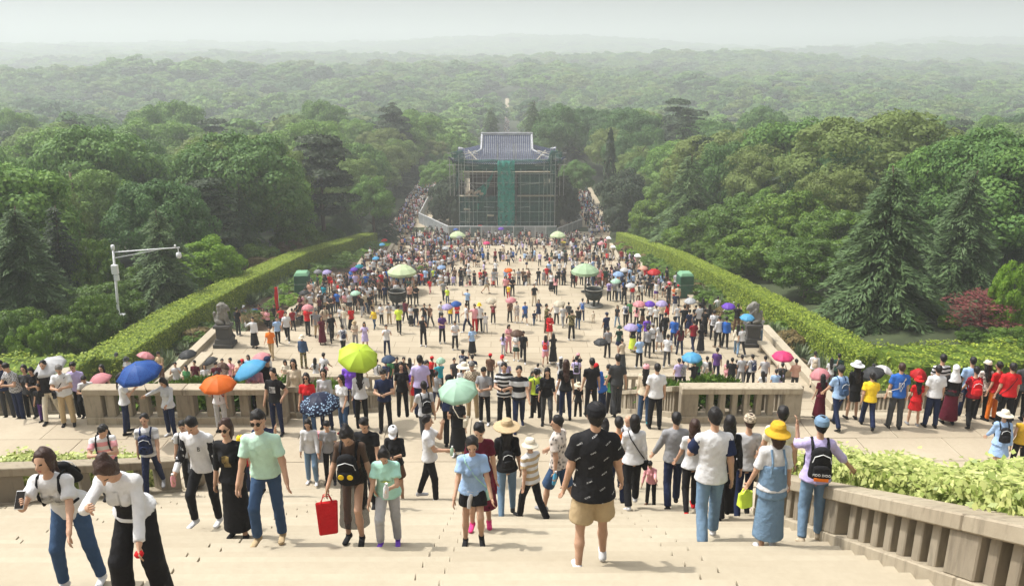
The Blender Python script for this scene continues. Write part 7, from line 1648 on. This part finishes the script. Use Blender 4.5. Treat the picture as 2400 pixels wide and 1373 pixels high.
for i, (po, fe, hr, bk) in enumerate((('stand',False,'short','trousers'),('walk',False,'short','trousers'),('stand2',True,'long','trousers'),('hands',True,'long','skirt'),('stand',True,'pony','skirt'),('walk2',False,'short','shorts'))):
    ms = fig_meshes(po, fe, ('tee',.016,-.06,None), (bk,.012,None), hr, None, .05, False)
    V=[];F=[];MI=[];b=0
    for k, mi in (('body',0),('hair',1),('top',2),('bottom',3),('shoe0',4),('shoe1',4)):
        me = ms[k]; co = np.zeros(len(me.vertices)*3); me.vertices.foreach_get('co',co); V.append(co.reshape(-1,3)); ix = np.zeros(len(me.loops),int); me.loops.foreach_get('vertex_index',ix); F.append(ix.reshape(-1,4)+b); MI += [mi]*(len(ix)//4); b += len(me.vertices)
    me = mesh_from('far figure', np.concatenate(V), np.concatenate(F), [SKIN[0],HAIR['black'],RT,RB,cloth('black')], True, MI); cp.append(bpy.data.objects.new('far_figure', me))
def crowd():
    rng = np.random.default_rng(31); P=[]; RZ=[]; SC=[]
    def put(x0,x1,y0,y1,n,face=None):
        for _ in range(n):
            x, y = rng.uniform(x0,x1), rng.uniform(y0,y1)
            if y < 64.5 and (abs(x+7.8) < 1.7 or abs(x-7.9) < 1.7): y += 6
            z = stand_z(y) if y < 205 else float(land(0,y))+.35
            P.append((x,y,z)); RZ.append(rng.uniform(0,6.28) if face is None else face+rng.normal()*.5); SC.append(rng.uniform(.84,1.04) if rng.random()>.1 else .65)
    put(-15.3,-7,59.5,76,210,math.pi); put(-7.5,-3,68,76,14,math.pi); put(8,15,62,76,60,0); put(-3,7,69,76,10)
    put(-15.4,-5.5,76,100,300,math.pi); put(-6,-2,84,100,26); put(-2,5,88,100,26); put(6,15.3,80,100,110,0); put(-3,6,80,88,6)
    put(-15.2,-3,100,124,230,math.pi); put(-3,5,104,124,42); put(5,15.3,100,124,120,0); put(-15.5,15.5,124.5,138,330)
    put(-20.5,-16.3,138,198,430,math.pi); put(15.2,18.8,140,190,260,0); put(-15.5,-10,128,142,40); put(-1.4,1.4,206,600,900)
    me = mesh_from('crowd points', P, [], []); n_ = len(P)
    for nm, t, v, f in (('sc','FLOAT',SC,'value'),('rz','FLOAT',RZ,'value')):
        a = me.attributes.new(nm,t,'POINT'); a.data.foreach_set(f, np.array(v,np.float32))
    a = me.attributes.new('kd','INT','POINT'); a.data.foreach_set('value', rng.integers(0,len(cp),n_).astype(np.int32))
    o = obj('crowd', me); tag(o,'dense crowd of visitors on the far plaza levels and paths',None,None,'stuff')
    g = bpy.data.node_groups.new('crowd','GeometryNodeTree'); g.interface.new_socket('Geometry', in_out='INPUT', socket_type='NodeSocketGeometry'); g.interface.new_socket('Geometry', in_out='OUTPUT', socket_type='NodeSocketGeometry')
    n, l = g.nodes, g.links; gi = n.new('NodeGroupInput'); go = n.new('NodeGroupOutput'); J_ = n.new('GeometryNodeJoinGeometry')
    def attr(name, t): a = n.new('GeometryNodeInputNamedAttribute'); a.data_type = t; a.inputs[0].default_value = name; return a.outputs[0]
    kd, sc, rz = attr('kd','INT'), attr('sc','FLOAT'), attr('rz','FLOAT'); cx = n.new('ShaderNodeCombineXYZ'); l.new(rz, cx.inputs[2])
    for i, p in enumerate(cp):
        c_ = n.new('FunctionNodeCompare'); c_.data_type='INT'; c_.operation='EQUAL'; l.new(kd, c_.inputs[2]); c_.inputs[3].default_value = i
        oi = n.new('GeometryNodeObjectInfo'); oi.inputs['Object'].default_value = p; oi.inputs['As Instance'].default_value = True
        ip = n.new('GeometryNodeInstanceOnPoints'); l.new(gi.outputs[0], ip.inputs['Points']); l.new(c_.outputs[0], ip.inputs['Selection']); l.new(oi.outputs['Geometry'], ip.inputs['Instance']); l.new(cx.outputs[0], ip.inputs['Rotation']); l.new(sc, ip.inputs['Scale']); l.new(ip.outputs[0], J_.inputs[0])
    oi = n.new('GeometryNodeObjectInfo'); oi.inputs['Object'].default_value = far_people(); l.new(oi.outputs['Geometry'], J_.inputs[0])
    l.new(J_.outputs[0], go.inputs[0]); o.modifiers.new('crowd','NODES').node_group = g
crowd()
# ------------------------------------------------------------------ hazy air
hz = MB().box((0, 2900, 22), (7100, 6260, 150)).build('haze', None)
hm = bpy.data.materials.new('haze'); hm.use_nodes = True
hn = hm.node_tree.nodes; hn.remove(hn["Principled BSDF"])
pv = hn.new("ShaderNodeVolumePrincipled"); pv.inputs['Color'].default_value = (0.76,0.80,0.83,1); pv.inputs['Density'].default_value = 0.00088
pv.inputs['Anisotropy'].default_value = 0.15
hm.node_tree.links.new(pv.outputs[0], hn["Material Output"].inputs['Volume'])
hz.data.materials.clear(); hz.data.materials.append(hm); hz['kind'] = 'stuff'; hz['label'] = 'pale haze hanging over the woods'
